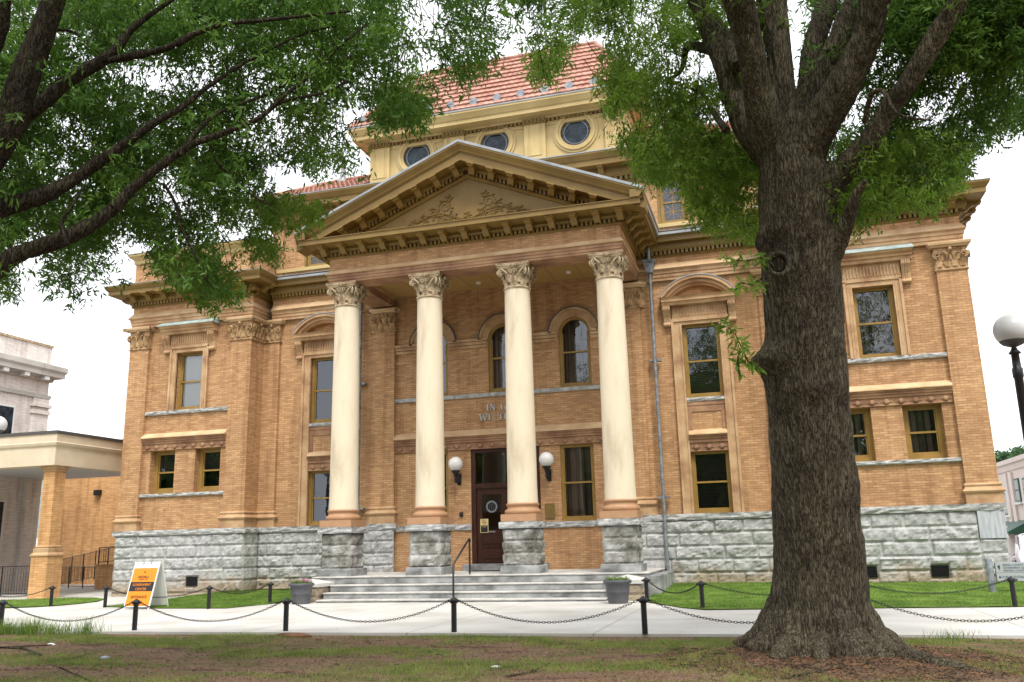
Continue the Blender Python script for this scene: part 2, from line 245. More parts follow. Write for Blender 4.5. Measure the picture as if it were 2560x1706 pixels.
# ---------------------------------------------------------------- mesh helpers
class MB:
    def __init__(s): s.v = []; s.f = []; s.sm = []
    def add(s, vs, fs, smooth=False):
        k = len(s.v); s.v += [tuple(p) for p in vs]; s.f += [tuple(i+k for i in f) for f in fs]; s.sm += [smooth]*len(fs); return s
    def box(s, x0, x1, y0, y1, z0, z1):
        s.add([(x0, y0, z0), (x1, y0, z0), (x1, y1, z0), (x0, y1, z0), (x0, y0, z1), (x1, y0, z1), (x1, y1, z1), (x0, y1, z1)],
              [(0, 3, 2, 1), (4, 5, 6, 7), (0, 1, 5, 4), (1, 2, 6, 5), (2, 3, 7, 6), (3, 0, 4, 7)]); return s
    def prism(s, poly, axis, a, b):
        """poly of 2D points extruded along axis from a to b. axis x:(y,z) y:(x,z) z:(x,y)"""
        def P(p, t): return {'x': (t, p[0], p[1]), 'y': (p[0], t, p[1]), 'z': (p[0], p[1], t)}[axis]
        n = len(poly); vs = [P(p, a) for p in poly]+[P(p, b) for p in poly]
        fs = [(i, (i+1) % n, n+(i+1) % n, n+i) for i in range(n)]+[tuple(range(n))[::-1], tuple(range(n, 2*n))]
        s.add(vs, fs); return s
    def lathe(s, prof, cx=0, cy=0, seg=24, smooth=True, cap=True):
        n = len(prof); vs = []
        for r, z in prof:
            for i in range(seg): a = 2*pi*i/seg; vs.append((cx+r*cos(a), cy+r*sin(a), z))
        fs = [(j*seg+i, j*seg+(i+1) % seg, (j+1)*seg+(i+1) % seg, (j+1)*seg+i) for j in range(n-1) for i in range(seg)]
        s.add(vs, fs, smooth)
        if cap: s.add(vs[:seg], [tuple(range(seg))[::-1]]); s.add(vs[-seg:], [tuple(range(seg))])
        return s
    def tube(s, pts, rads, seg=8, smooth=True):
        pts = [Vector(p) for p in pts]; n = len(pts)
        if not hasattr(rads, '__len__'): rads = [rads]*n
        t0 = (pts[1]-pts[0]).normalized(); up = Vector((0, 0, 1)) if abs(t0.z) < .9 else Vector((1, 0, 0))
        nx = t0.cross(up).normalized(); vs = []
        for i in range(n):
            t = (pts[min(i+1, n-1)]-pts[max(i-1, 0)]).normalized()
            nx = (nx-t*nx.dot(t)).normalized(); ny = t.cross(nx)
            for k in range(seg): a = 2*pi*k/seg; vs.append(pts[i]+(nx*cos(a)+ny*sin(a))*rads[i])
        fs = [(j*seg+i, j*seg+(i+1) % seg, (j+1)*seg+(i+1) % seg, (j+1)*seg+i) for j in range(n-1) for i in range(seg)]
        s.add(vs, fs, smooth); s.add(vs[:seg], [tuple(range(seg))[::-1]]); s.add(vs[-seg:], [tuple(range(seg))]); return s
    def sweep(s, path, prof, caps=True):
        """prof: (out, z) points swept along an XY path; out is to the right of the travel direction, corners mitred"""
        P = [Vector((p[0], p[1])) for p in path]; n = len(P); m = len(prof); nor = []
        for i in range(n):
            ns = []
            if i > 0: d = (P[i]-P[i-1]).normalized(); ns.append(Vector((d.y, -d.x)))
            if i < n-1: d = (P[i+1]-P[i]).normalized(); ns.append(Vector((d.y, -d.x)))
            a = sum(ns, Vector((0, 0))).normalized(); k = 1/max(.2, a.dot(ns[0])); nor.append(a*k)
        vs = [(P[i].x+nor[i].x*o, P[i].y+nor[i].y*o, z) for i in range(n) for o, z in prof]
        fs = [(i*m+j, (i+1)*m+j, (i+1)*m+j+1, i*m+j+1) for i in range(n-1) for j in range(m-1)]
        s.add(vs, fs)
        if caps: s.add(vs[:m], [tuple(range(m))[::-1]]); s.add(vs[-m:], [tuple(range(m))])
        return s
    def sphere(s, c, r, seg=20, rings=12, sc=(1, 1, 1)):
        vs = []; 
        for j in range(rings+1):
            t = pi*j/rings
            for i in range(seg): a = 2*pi*i/seg; vs.append((c[0]+r*sc[0]*sin(t)*cos(a), c[1]+r*sc[1]*sin(t)*sin(a), c[2]-r*sc[2]*cos(t)))
        s.add(vs, [(j*seg+i, j*seg+(i+1) % seg, (j+1)*seg+(i+1) % seg, (j+1)*seg+i) for j in range(rings) for i in range(seg)], True); return s
    def build(s, name, m, parent=None, mirror=False):
        me = bpy.data.meshes.new(name); v = s.v
        f = s.f
        if mirror: v = [(-p[0], p[1], p[2]) for p in v]; f = [q[::-1] for q in f]
        me.from_pydata(v, [], f); me.polygons.foreach_set('use_smooth', s.sm); me.materials.append(MT[m] if isinstance(m, str) else m); me.update()
        o = bpy.data.objects.new(name, me); col.objects.link(o)
        if parent: o.parent = parent
        return o
def tag(o, label=None, cat=None, group=None, kind=None):
    if label: o['label'] = label
    if cat: o['category'] = cat
    if group: o['group'] = group
    if kind: o['kind'] = kind
    return o
def empty(name, loc=(0, 0, 0), label=None, cat=None, group=None, rz=0):
    o = bpy.data.objects.new(name, None); col.objects.link(o); o.location = loc; o.rotation_euler.z = rz; o.empty_display_size = .3
    return tag(o, label, cat, group)
def bevel(o, w=.01, seg=1):
    md = o.modifiers.new('bevel', 'BEVEL'); md.width = w; md.segments = seg; md.limit_method = 'ANGLE'; md.angle_limit = radians(40); return o
def copy_tree(o, parent=None):
    c = o.copy(); col.objects.link(c)
    if parent: c.parent = parent
    for ch in list(o.children): copy_tree(ch, c)
    return c
def text_mesh(name, s, size, m, parent, org, ux, uy, depth=.004, align='LEFT', sx=1.0):
    cu = bpy.data.curves.new(name, 'FONT'); cu.body = s; cu.size = size; cu.extrude = depth; cu.align_x = align; cu.resolution_u = 2
    to = bpy.data.objects.new(name, cu); col.objects.link(to); dg = bpy.context.evaluated_depsgraph_get(); dg.update()
    me = bpy.data.meshes.new_from_object(to.evaluated_get(dg)); bpy.data.objects.remove(to)
    ux, uy = Vector(ux).normalized(), Vector(uy).normalized(); uz = ux.cross(uy); org = Vector(org)
    for v in me.vertices: p = v.co.copy(); v.co = org+ux*p.x*sx+uy*p.y+uz*p.z
    me.materials.clear(); me.materials.append(MT[m]); me.name = name
    o = bpy.data.objects.new(name, me); col.objects.link(o); o.parent = parent; return o

# ================================================================ COURTHOUSE
CH = empty('courthouse', (0, 0, 0), 'large buff brick courthouse with columned portico, pediment and red tiled roof', 'courthouse')
BASEZ = -.9   # plinth runs below grade
def wall(mb, x0, x1, z0, z1, y, holes=(), depth=.3):
    """brick sheet facing -Y with rectangular openings and their reveals"""
    xs = sorted({x0, x1, *[h[0] for h in holes], *[h[1] for h in holes]}); zs = sorted({z0, z1, *[h[2] for h in holes], *[h[3] for h in holes]})
    for i in range(len(xs)-1):
        for j in range(len(zs)-1):
            cx, cz = (xs[i]+xs[i+1])/2, (zs[j]+zs[j+1])/2
            if any(h[0] < cx < h[1] and h[2] < cz < h[3] for h in holes): continue
            mb.add([(xs[i], y, zs[j]), (xs[i+1], y, zs[j]), (xs[i+1], y, zs[j+1]), (xs[i], y, zs[j+1])], [(0, 1, 2, 3)])
    for a, b, c, d in holes:
        mb.add([(a, y, c), (b, y, c), (b, y, d), (a, y, d), (a, y+depth, c), (b, y+depth, c), (b, y+depth, d), (a, y+depth, d)],
               [(0, 4, 5, 1), (1, 5, 6, 2), (2, 6, 7, 3), (3, 7, 4, 0)])
PW = 15.45; PI_ = 9.84; YW = 1.0   # pavilion outer, inner edge; wing face
def make_window(x0, x1, z0, z1, y, parent=CH, blind=1, cross=False, fr=.09, arch=0, name='window'):
    """double hung sash window set in its opening; y is the face of the frame"""
    zt = z1
    f = MB()
    if not arch:
        f.box(x0, x0+fr, y, y+.12, z0, z1).box(x1-fr, x1, y, y+.12, z0, z1).box(x0+fr, x1-fr, y, y+.12, z1-fr, z1).box(x0+fr, x1-fr, y, y+.13, z0, z0+fr*1.1)
    else:
        r = (x1-x0)/2; cx = (x0+x1)/2; zc = z1-r
        f.box(x0, x0+fr, y, y+.12, z0, zc).box(x1-fr, x1, y, y+.12, z0, zc).box(x0+fr, x1-fr, y, y+.13, z0, z0+fr*1.1)
        n = 20; P = []
        for i in range(n+1):
            a = pi*i/n; P += [(cx+r*cos(a), zc+r*sin(a)), (cx+(r-fr)*cos(a), zc+(r-fr)*sin(a))]
        for i in range(n):
            q = [P[2*i], P[2*i+1], P[2*i+3], P[2*i+2]]; f.prism(q, 'y', y, y+.12)
    wn = f.build(name, 'frame', parent)
    zm = (z0+z1)/2; s = MB(); a, b = x0+fr, x1-fr; st = .045
    s.box(a, b, y+.03, y+.075, zm-.03, zm+.03)
    s.box(a, a+st, y+.045, y+.085, zm+.03, z1-fr-(.0 if not arch else r-fr-.02)).box(b-st, b, y+.045, y+.085, zm+.03, z1-fr-(.0 if not arch else r-fr-.02))
    s.box(a, a+st, y+.055, y+.1, z0+fr*1.1, zm-.03).box(b-st, b, y+.055, y+.1, z0+fr*1.1, zm-.03).box(a+st, b-st, y+.055, y+.1, z0+fr*1.1, z0+fr*1.1+.07)
    if cross:   # union jack glazing bars
        for c, d in ((z0+fr*1.1+.07, zm-.03), (zm+.03, z1-fr)):
            mx_, mz_ = (a+b)/2, (c+d)/2; t = .011
            s.box(mx_-t, mx_+t, y+.058, y+.085, c, d); s.box(a+st, b-st, y+.06, y+.087, mz_-t, mz_+t)
            for sg in (-1, 1):
                s.prism([(a+st, (c if sg > 0 else d)-t), (b-st, (d if sg > 0 else c)-t), (b-st, (d if sg > 0 else c)+t), (a+st, (c if sg > 0 else d)+t)], 'y', y+.062, y+.083)
    s.build('sash', 'frame', wn)
    g = MB(); yy = y+.08
    if arch:
        n = 20; pts = [(x0+.02, z0+.05), (x1-.02, z0+.05)]+[(cx+(r-.02)*cos(pi*i/n), zc+(r-.02)*sin(pi*i/n)) for i in range(n+1)]
        g.add([(p[0], yy, p[1]) for p in pts], [tuple(range(len(pts)))])
    else: g.add([(x0+.02, yy, z0+.03), (x1-.02, yy, z0+.03), (x1-.02, yy, z1-.03), (x0+.02, yy, z1-.03)], [(0, 1, 2, 3)])
    g.build('pane', 'glass', wn)
    if blind:
        d = MB(); zb = z0+.03 if blind in (1, 4) else (z0+z1)/2 if blind == 2 else z0+.06
        yb_ = y+(.13 if blind == 3 else .2); d.add([(x0+.05, yb_, zb), (x1-.05, yb_, zb), (x1-.05, yb_, z1-.05), (x0+.05, yb_, z1-.05)], [(0, 1, 2, 3)])
        for q in ((.3, .55, .8) if blind < 3 else ()):
            xx = x0+(x1-x0)*q; d.box(xx-.018, xx+.018, y+.185, y+.192, zb, z1-.05)
        d.build('blind', {1: 'blind', 2: 'blind', 3: 'shade_pale', 4: 'curtain'}[blind], wn)
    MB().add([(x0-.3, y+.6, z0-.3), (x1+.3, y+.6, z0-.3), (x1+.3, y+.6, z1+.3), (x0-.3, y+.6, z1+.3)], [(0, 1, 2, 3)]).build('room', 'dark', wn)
    return wn

# ---- walls
def mirror_holes(h): return [(-b, -a, c, d) for a, b, c, d in h]
hp = [(12.05, 13.27, 7.0, 9.33), (13.1, 14.22, 3.8, 5.48), (11.07, 12.19, 3.8, 5.48)]
hw = [(6.52, 7.78, 6.28, 8.84), (6.52, 7.78, 2.43, 4.46)]
AW = [(-2.65, 2.65)]
har = [(c-.575, c+.575, 6.97, 9.53) for c in (-2.7, .03, 2.7)]
hl = [(2.02, 3.22, 2.31, 4.93), (-3.22, -2.14, 2.31, 4.93), (-1.28, 1.28, .93, 4.95)]
for sg in (-1, 1):
    b = MB(); wall(b, 10.72, 14.56, 2.43, 11.2, .25, hp, .42)
    b.build('pavilion_wall', 'brick', CH, mirror=sg < 0)
    b = MB(); wall(b, 5.15, 9.25, 2.43, 11.2, YW+.15, hw, .3)
    b.build('wing_wall', 'brick', CH, mirror=sg < 0)
    b = MB()   # brick shafts of pilasters (with the pavilion flank)
    b.box(PI_, 10.76, .1, 3, 2.43, 9.63).box(14.56, PW, .1, 14, 2.43, 9.63).build('pavilion_pilaster', 'brick', CH, mirror=sg < 0)
    MB().box(9.15, PI_-.003, YW, 2.6, 2.43, 9.63).box(4.22, 5.12, YW, 2.6, 2.43, 9.63).box(5.12, 5.3, YW+.09, 2.6, 2.43, 9.7).build('wing_pilaster', 'brick', CH, mirror=sg < 0)
b = MB(); wall(b, -4.25, 4.25, .6, 11.0, YW+.15, har+hl, .3)
for c in (-2.7, .03, 2.7):      # brick spandrels closing the heads of the arched openings
    r = .575; zc = 9.53-r; n = 10
    for sgn in (-1, 1):
        pts = [(c+sgn*r, 9.53)]+[(c+sgn*r*cos(pi/2*i/n), zc+r*sin(pi/2*i/n)) for i in range(n+1)]
        vs = [(p[0], YW+.15, p[1]) for p in pts]; 
        b.add(vs, [(0, i+1, i+2) if sgn < 0 else (0, i+2, i+1) for i in range(n)])
        vs2 = [(p[0], YW+.15+k, p[1]) for k in (0, .3) for p in pts[1:]]; b.add(vs2, [(i, i+1, n+2+i, n+1+i) for i in range(n)])
b.build('porch_wall', 'brick', CH)
MB().box(-PW+.02, PW-.02, 2.7, 16, BASEZ, 12.0).build('building_core', 'brick', CH)

# ---- rock faced granite plinth
def rock(mb, o, du, length, z0, z1, course=.42, bl=1.25, amp=.07, rnd=0, res=.062, joint=.012, voids=()):
    o = Vector(o); du = Vector(du).normalized(); nrm = Vector((du.y, -du.x, 0)); k = 0; z = z1
    R = random.Random(rnd)
    while z > z0+.02:
        zb = max(z0, z-course); x = 0 if k % 2 == 0 else -bl*.5
        while x < length:
            L_ = bl*R.uniform(.7, 1.3); xa, xb = max(0, x), min(length, x+L_)
            if length-xb < .25: xb = length
            x = xb if xb == length else x+L_
            if xb-xa < .05: continue
            nx = max(2, int((xb-xa)/res)); nz = max(2, int((z-zb)/res)); off = R.uniform(0, 100); a_ = amp*R.uniform(.6, 1.3); vs = []
            for j in range(nz+1):
                for i in range(nx+1):
                    u = xa+(xb-xa)*i/nx; h = zb+(z-zb)*j/nz
                    e = min(u-xa, xb-u, h-zb, z-h); t = min(1, e/.07); t = t*t*(3-2*t)
                    q = Vector((u*2.6+off, h*3.4, off)); d = t*a_*(.75+.8*noise.noise(q)+.5*noise.noise(q*2.7)+.3*noise.noise(q*6)) - (joint if e < .004 else 0)
                    if any(a0 < u < a1 and b0 < h < b1 for a0, a1, b0, b1 in voids): d = -.04
                    vs.append(o+du*u+nrm*d+Vector((0, 0, h)))
            mb.add(vs, [(j*(nx+1)+i, j*(nx+1)+i+1, (j+1)*(nx+1)+i+1, (j+1)*(nx+1)+i) for j in range(nz) for i in range(nx)])
        z = zb; k += 1
def rock_cap(mb, path, z0, z1, out, rnd=0, back=.5):
    """projecting band of rough stone with flat top"""
    R = random.Random(rnd)
    for (x0, y0), (x1, y1) in zip(path[:-1], path[1:]):
        d = Vector((x1-x0, y1-y0, 0)); ln = d.length; d.normalize(); nr = Vector((d.y, -d.x, 0))
        n = max(2, int(ln/.08)); nz = 4; vs = []; off = R.uniform(0, 50)
        for i in range(n+1):
            u = ln*i/n; ext = 0
            uu = u+(-out if i == 0 else out if i == n else 0)
            jt = abs(((u+off) % 1.3)-.65) < .03
            for j in range(nz+1):
                h = j/nz; q = Vector((u*4+off, h*2.5, rnd)); dd = out*(1.0-.25*(1 if j == 0 else 0))+.022*noise.noise(q)*2-(.03 if jt and 0 < i < n else 0)
                vs.append(Vector((x0, y0, 0))+d*uu+nr*dd+Vector((0, 0, z0+(z1-z0)*h)))
            vs.append(Vector((x0, y0, 0))+d*u-nr*back+Vector((0, 0, z1+.012))); vs.append(Vector((x0, y0, 0))+d*u-nr*back+Vector((0, 0, z0)))
        m_ = nz+3; fs = []
        for i in range(n):
            for j in range(m_): fs.append((i*m_+j, (i+1)*m_+j, (i+1)*m_+(j+1) % m_, i*m_+(j+1) % m_))
        mb.add(vs, fs); mb.add(vs[:m_], [tuple(range(m_))[::-1]]); mb.add(vs[-m_:], [tuple(range(m_))])
for sg in (-1, 1):
    p = MB(); yp = .06
    if sg < 0:
        rock(p, (-15.42, yp, 0), (1, 0, 0), 15.42-9.76, -.3, 2.22, rnd=1, voids=[(x+15.42-.27, x+15.42+.27, .33, .73) for x in (-13.75, -11.9)]); rock(p, (-9.76, yp, 0), (0, 1, 0), .95, -.3, 2.22, rnd=2, bl=2, amp=.03)
        rock(p, (-9.76, 1.0, 0), (1, 0, 0), 9.76-4.2, -.3, 2.22, rnd=3); rock(p, (-15.42, 14, 0), (0, -1, 0), 13.94, -.3, 2.22, rnd=4)
    else:
        rock(p, (4.2, 1.0, 0), (1, 0, 0), 5.56, -.3, 2.22, rnd=5)
        rock(p, (9.76, 1.0, 0), (0, -1, 0), .95, -.3, 2.22, rnd=6, bl=2, amp=.03)
        rock(p, (9.76, yp, 0), (1, 0, 0), 14.72-9.76, -.3, 2.22, rnd=7, voids=[(x-9.76-.27, x-9.76+.27, .33, .73) for x in (11.6, 13.55)]); rock(p, (14.72, yp, 0), (1, 0, 0), .7, -.3, 1.42, rnd=8); rock(p, (15.42, yp, 0), (0, 1, 0), 14, -.3, 2.22, rnd=9)
        MB().box(14.73, 15.44, yp-.055, 1, 1.425, 2.22).build('cornerstone', 'marble', CH)
    p.build('plinth', 'granite', CH)
    c = MB()
    pth = [(-15.42, 14), (-15.42, .06), (-9.78, .06), (-9.78, YW), (-5.25, YW)]
    if sg > 0: pth = [(-x, y) for x, y in pth][::-1]
    rock_cap(c, pth, 2.22, 2.42, .10, rnd=11+sg); c.build('water_table', 'granite', CH)
    # flat tan footing between water table and walls
c = MB(); rock_cap(c, [(-4.3, YW+.15), (-1.33, YW+.15)], 2.11, 2.3, .07, 3, .1); rock_cap(c, [(1.33, YW+.15), (4.3, YW+.15)], 2.11, 2.3, .07, 4, .1); c.build('porch_water_table', 'granite', CH)
c = MB(); rock_cap(c, [(-5.3, YW), (-4.15, YW)], 2.2, 2.42, .07, 5, .1); rock_cap(c, [(4.15, YW), (5.3, YW)], 2.2, 2.42, .07, 6, .1); c.build('porch_water_table', 'granite', CH)
# basement vents
for x in (-13.75, -11.9, 11.6, 13.55):
    v = MB().box(x-.23, x+.23, .05, .2, .36, .68).build('basement_vent', 'dark', CH)
    g = MB()
    for i in range(9): g.box(x-.23, x+.23, .035, .048, .36+i*.038, .375+i*.038)
    g.build('grille', 'black', v)

# ---- pilaster bases and Corinthian capitals
def base_prof(z0): return [(0, z0), (.06, z0), (.06, z0+.30), (.10, z0+.32), (.125, z0+.37), (.10, z0+.42), (.06, z0+.44), (.035, z0+.5), (.06, z0+.53), (.065, z0+.56), (.05, z0+.59), (0, z0+.6)]
def leafgeo(mb, org, out, up, side, w_, h, curl, thick=.03, n=6):
    """acanthus leaf: a lobed curved strip that leans out at its tip with a raised rib"""
    org = Vector(org); prev = None; vs = []
    for j in range(n+1):
        t = j/n; lob = 1+.16*sin(t*pi*5.5); ww = w_*(.75+.5*t*(1-t)*2-.55*max(0, t-.7)/.3)*lob/2
        oo = thick+curl*(t**3); zz = h*(t-.18*max(0, t-.75)/.25*t)
        for k, kk in ((-1, 0), (-.5, .35), (0, 1), (.5, .35), (1, 0)):
            vs.append(org+Vector(side)*(ww*k)+Vector(out)*(oo+.035*kk)+Vector(up)*zz)
    fs = [(j*5+i, j*5+i+1, (j+1)*5+i+1, (j+1)*5+i) for j in range(n) for i in range(4)]
    mb.add(vs, fs, True)
def volute(mb, c, out, side, up, r=.1, turns=1.6, wdt=.05):
    c = Vector(c); pts = []; rd = []
    for i in range(18):
        t = i/17; a = -pi*.5+t*turns*2*pi; rr = r*(1-t*.75); pts.append(c+Vector(side)*(rr*cos(a))+Vector(up)*(rr*sin(a))+Vector(out)*(.03*t)); rd.append(wdt*(1-.5*t)*.55)
    mb.tube(pts, rd, 5)
def pil_capital(mb, x0, x1, yf, z0, z1, retL=0, retR=0):
    """flat Corinthian capital on a pilaster face y=yf; optional returned sides"""
    faces = [((x0, yf), (1, 0, 0), (0, -1, 0), x1-x0)]
    if retR: faces.append(((x1, yf), (0, 1, 0), (1, 0, 0), retR))
    if retL: faces.append(((x0, yf+retL), (0, -1, 0), (-1, 0, 0), retL))
    h = z1-z0
    for (ox, oy), sd_, ot, ln in faces:
        sd_ = Vector(sd_); ot = Vector(ot); o = Vector((ox, oy, 0)); n = max(2, round(ln/.225)); up = (0, 0, 1)
        for i in range(n): leafgeo(mb, o+sd_*(ln*(i+.5)/n)+Vector((0, 0, z0+.05)), ot, up, sd_, ln/n*.92, h*.42, .06)
        for i in range(n+1):
            if 0 < i < n or 1: leafgeo(mb, o+sd_*(min(max(ln*i/n, .06), ln-.06))+Vector((0, 0, z0+.25)), ot, up, sd_, ln/n*.8, h*.40, .08, .02)
        for s_, e in ((-1, .05), (1, ln-.05)): volute(mb, o+sd_*e+ot*.1+Vector((0, 0, z1-.26)), ot, sd_*s_, up, .12)
        for q in (.36, .64): volute(mb, o+sd_*(ln*q)+ot*.06+Vector((0, 0, z1-.25)), ot, sd_*(1 if q < .5 else -1), up, .07, wdt=.035)
        mb.sphere(o+sd_*(ln/2)+ot*.13+Vector((0, 0, z1-.09)), .06, 8, 6)
        # stalks
        for i in range(n): mb.tube([o+sd_*(ln*(i+.5)/n)+ot*.05+Vector((0, 0, z0+h*.4)), o+sd_*(ln*(i+.5)/n)+ot*.09+Vector((0, 0, z0+h*.62)), o+sd_*(ln*(i+.5)/n+(.08 if i >= n/2 else -.08))+ot*.12+Vector((0, 0, z0+h*.74))], [.03, .025, .03], 5)
def astragal(z): return [(0, z-.05), (.045, z-.04), (.05, z-.01), (.02, z+.01), (0, z+.02)]
def abacus_pil(mb, path, z1, w_=.15):
    # concave-faced slab: three short mitred sweeps at different projection
    mb.sweep(path, [(0, z1-.17), (w_-.06, z1-.17), (w_-.02, z1-.12), (w_+.02, z1-.1), (w_+.045, z1-.02), (w_+.03, z1), (0, z1)])
ZC = 9.63
for sg in (-1, 1):
    def X(path): return path if sg < 0 else [(-x, y) for x, y in path][::-1]
    # pavilion + corner pilasters
    m1 = MB(); bsp = [X([(-PW, 14), (-PW, .1), (-14.56, .1), (-14.56, .25)]), X([(-10.78, .25), (-10.78, .1), (-PI_, .1), (-PI_, YW), (-9.15, YW), (-9.15, YW+.15)]), X([(-5.3, YW+.15), (-5.12, YW), (-4.22, YW), (-4.22, YW+.15)])]
    for p_ in bsp: m1.sweep(p_, base_prof(2.42))
    m1.build('pilaster_base', 'terra', CH)
    m2 = MB(); ca = MB(); ab = MB()
    for p_, (a, b_, y, rl, rr) in zip(bsp, [(-PW, -14.56, .1, 1.0, 0), (-10.78, -PI_, .1, 0, .9), (-5.12, -4.22, YW, 0, 0)]):
        m2.sweep(p_, astragal(ZC)); m2.sweep(p_, [(-.3, ZC+.02), (.012, ZC+.02), (.02, 10.42), (-.3, 10.42)])
        ab.sweep(p_, [(0, 10.33), (.10, 10.33), (.13, 10.38), (.17, 10.40), (.185, 10.47), (.17, 10.49), (0, 10.49)])
        pil_capital(ca, a, b_, y, ZC+.02, 10.34, rl, rr)
        # horned corners of the abacus
        for xx in (a, b_): ab.prism([(xx-.12, y-.02), (xx-.2*(1 if xx == a else -1)*1.0, y-.25), (xx+.12, y-.02)] if 1 else [], 'z', 10.34, 10.485)
    pil_capital(ca, -PI_+.05, -9.15, YW, ZC+.02, 10.34)
    mir = sg > 0
    if mir:
        # geometry for capitals was laid out on the left side: mirror it
        ca2 = MB(); pil = [(-PW, -14.56, .1, 1.0, 0), (-10.78, -PI_, .1, 0, .9), (-5.12, -4.22, YW, 0, 0), (-PI_+.05, -9.15, YW, 0, 0)]
        for a, b_, y, rl, rr in pil: pil_capital(ca2, a, b_, y, ZC+.02, 10.34, rl, rr)
        ca2.build('pilaster_capital', 'carved', CH, mirror=True)
    else: ca.build('pilaster_capital', 'carved', CH)
    m2.build('capital_bell', 'carved', CH); ab.build('capital_abacus', 'terra_pale', CH) if not mir else ab.build('capital_abacus', 'terra_pale', CH)

# ---- entablature
def arch_prof(): return [(-.3, 10.49), (.02, 10.49), (.02, 10.60), (.045, 10.605), (.045, 10.73), (.075, 10.735), (.075, 10.83), (.11, 10.87), (-.3, 10.87)]
def crown_prof(): return [(-.3, 10.87), (.13, 10.87), (.15, 10.895), (.13, 10.92), (.005, 11.10), (-.3, 11.10)]
def dent_block(mb, p0, p1, out0, out1, z0, z1, pitch=.15, wd=.085, inset=0, shear=None):
    p0, p1 = Vector((*p0, 0)), Vector((*p1, 0)); d = (p1-p0); ln = d.length; d.normalize(); nr = Vector((d.y, -d.x, 0)); n = int((ln-2*inset)/pitch); st = (ln-n*pitch)/2
    B_ = [p0+d*.02+nr*(out0-.02), p0+d*(ln-.02)+nr*(out0-.02), p0+d*(ln-.02)+nr*(out0+.012), p0+d*.02+nr*(out0+.012)]; mb.add([(p.x, p.y, z0+.01) for p in B_]+[(p.x, p.y, z1-.01) for p in B_], [(0, 3, 2, 1), (4, 5, 6, 7), (0, 1, 5, 4), (1, 2, 6, 5), (2, 3, 7, 6), (3, 0, 4, 7)])
    for i in range(n):
        u = st+pitch*(i+.5); q = []
        for uu, oo in ((u-wd/2, out0), (u+wd/2, out0), (u+wd/2, out1), (u-wd/2, out1)): q.append(p0+d*uu+nr*oo)
        mb.add([(p.x, p.y, z0) for p in q]+[(p.x, p.y, z1) for p in q], [(0, 1, 2, 3), (4, 7, 6, 5), (0, 4, 5, 1), (1, 5, 6, 2), (2, 6, 7, 3), (3, 7, 4, 0)])
def modillion_mesh():
    m = MB(); w2 = .085   # S-shaped bracket, hanging from z=0, projecting along -Y from y=0 to -.42
    pr = [(0, 0), (-.40, 0), (-.40, -.05), (-.38, -.09), (-.33, -.10), (-.27, -.085), (-.2, -.10), (-.13, -.16), (-.07, -.22), (0, -.235)]
    m.prism(pr, 'x', -w2, w2); m.prism([(0, 0.002), (-.45, .002), (-.45, -.045), (0, -.045)], 'x', -w2-.035, w2+.035)
    me = m.build('modillion', 'trim').data; bpy.data.objects.remove(bpy.data.objects['modillion']); return me
MOD = modillion_mesh()
def modillion(parent, x, y, z, rz=0, sl=0):
    o = bpy.data.objects.new('modillion', MOD); col.objects.link(o); o.parent = parent; o.location = (x, y, z); o.rotation_euler = (0, sl, rz); o.scale = (1.2, 1.12, 1.2); return o
def entablature(path, top_out, zt, mods, name, ocor=.0):
    b = MB().sweep(path, arch_prof()); b.build('architrave', 'terra', CH)
    MB().sweep(path, crown_prof()).build('architrave_crown', 'terra_pale', CH)
    MB().sweep(path, [(-.3, 11.10), (.0, 11.10), (.0, 11.34), (-.3, 11.34)], caps=True).build('frieze', 'brick', CH)
    T = top_out; c = MB()
    c.sweep(path, [(-.3, 11.34), (.03, 11.34), (.06, 11.38), (.09, 11.385), (.09, 11.40), (.0, 11.401), (.0, 11.53), (.19, 11.53), (.2, 11.56), (.23, 11.6), (.23, 11.8), (T-.17, 11.8), (T-.17, 11.79), (T-.12, 11.79), (T-.12, 11.93), (T-.09, 11.95), (T-.02, 12.05), (T, 12.09), (T, 12.13), (-.3, 12.13)])
    dd = MB()
    for p0, p1 in zip(path[:-1], path[1:]): dent_block(dd, p0, p1, -.01, .18, 11.403, 11.53)
    co = c.build('cornice', 'trim', CH); dd.build('dentil_course', 'trim_light' if 0 else 'trim', co)
    MB().sweep(path, [(-.6, 12.131), (T+.012, 12.135), (T+.012, 12.155), (-.6, 12.30)]).build('gutter_flashing', 'metal_roof', co)
    for x, y, rz in mods: modillion(co, x, y, 11.799, rz)
    return co
for sg in (-1, 1):
    P1 = [(-PW+.03, 14), (-PW+.03, .12), (-PI_-.03, .12), (-PI_-.03, 2.5)]
    if sg > 0: P1 = [(-x, y) for x, y in P1][::-1]
    mods = []; n = 8
    for i in range(n): mods.append((sg*(PI_+.25+(PW-PI_-.5)*i/(n-1)), .12-.23, 0))
    mods += [(sg*(PI_+.03-.23), .42, -sg*pi/2)] 
    for i in range(14): mods.append((sg*(PW-.03+.23), .4+.76*i, sg*pi/2))
    entablature(P1, .83, 12.13, mods, 'p')
    P2 = [(-PI_+.3, YW+.05), (-5.0, YW+.05)]
    if sg > 0: P2 = [(-x, y) for x, y in P2][::-1]
    entablature(P2, .55, 12.13, [], 'w')
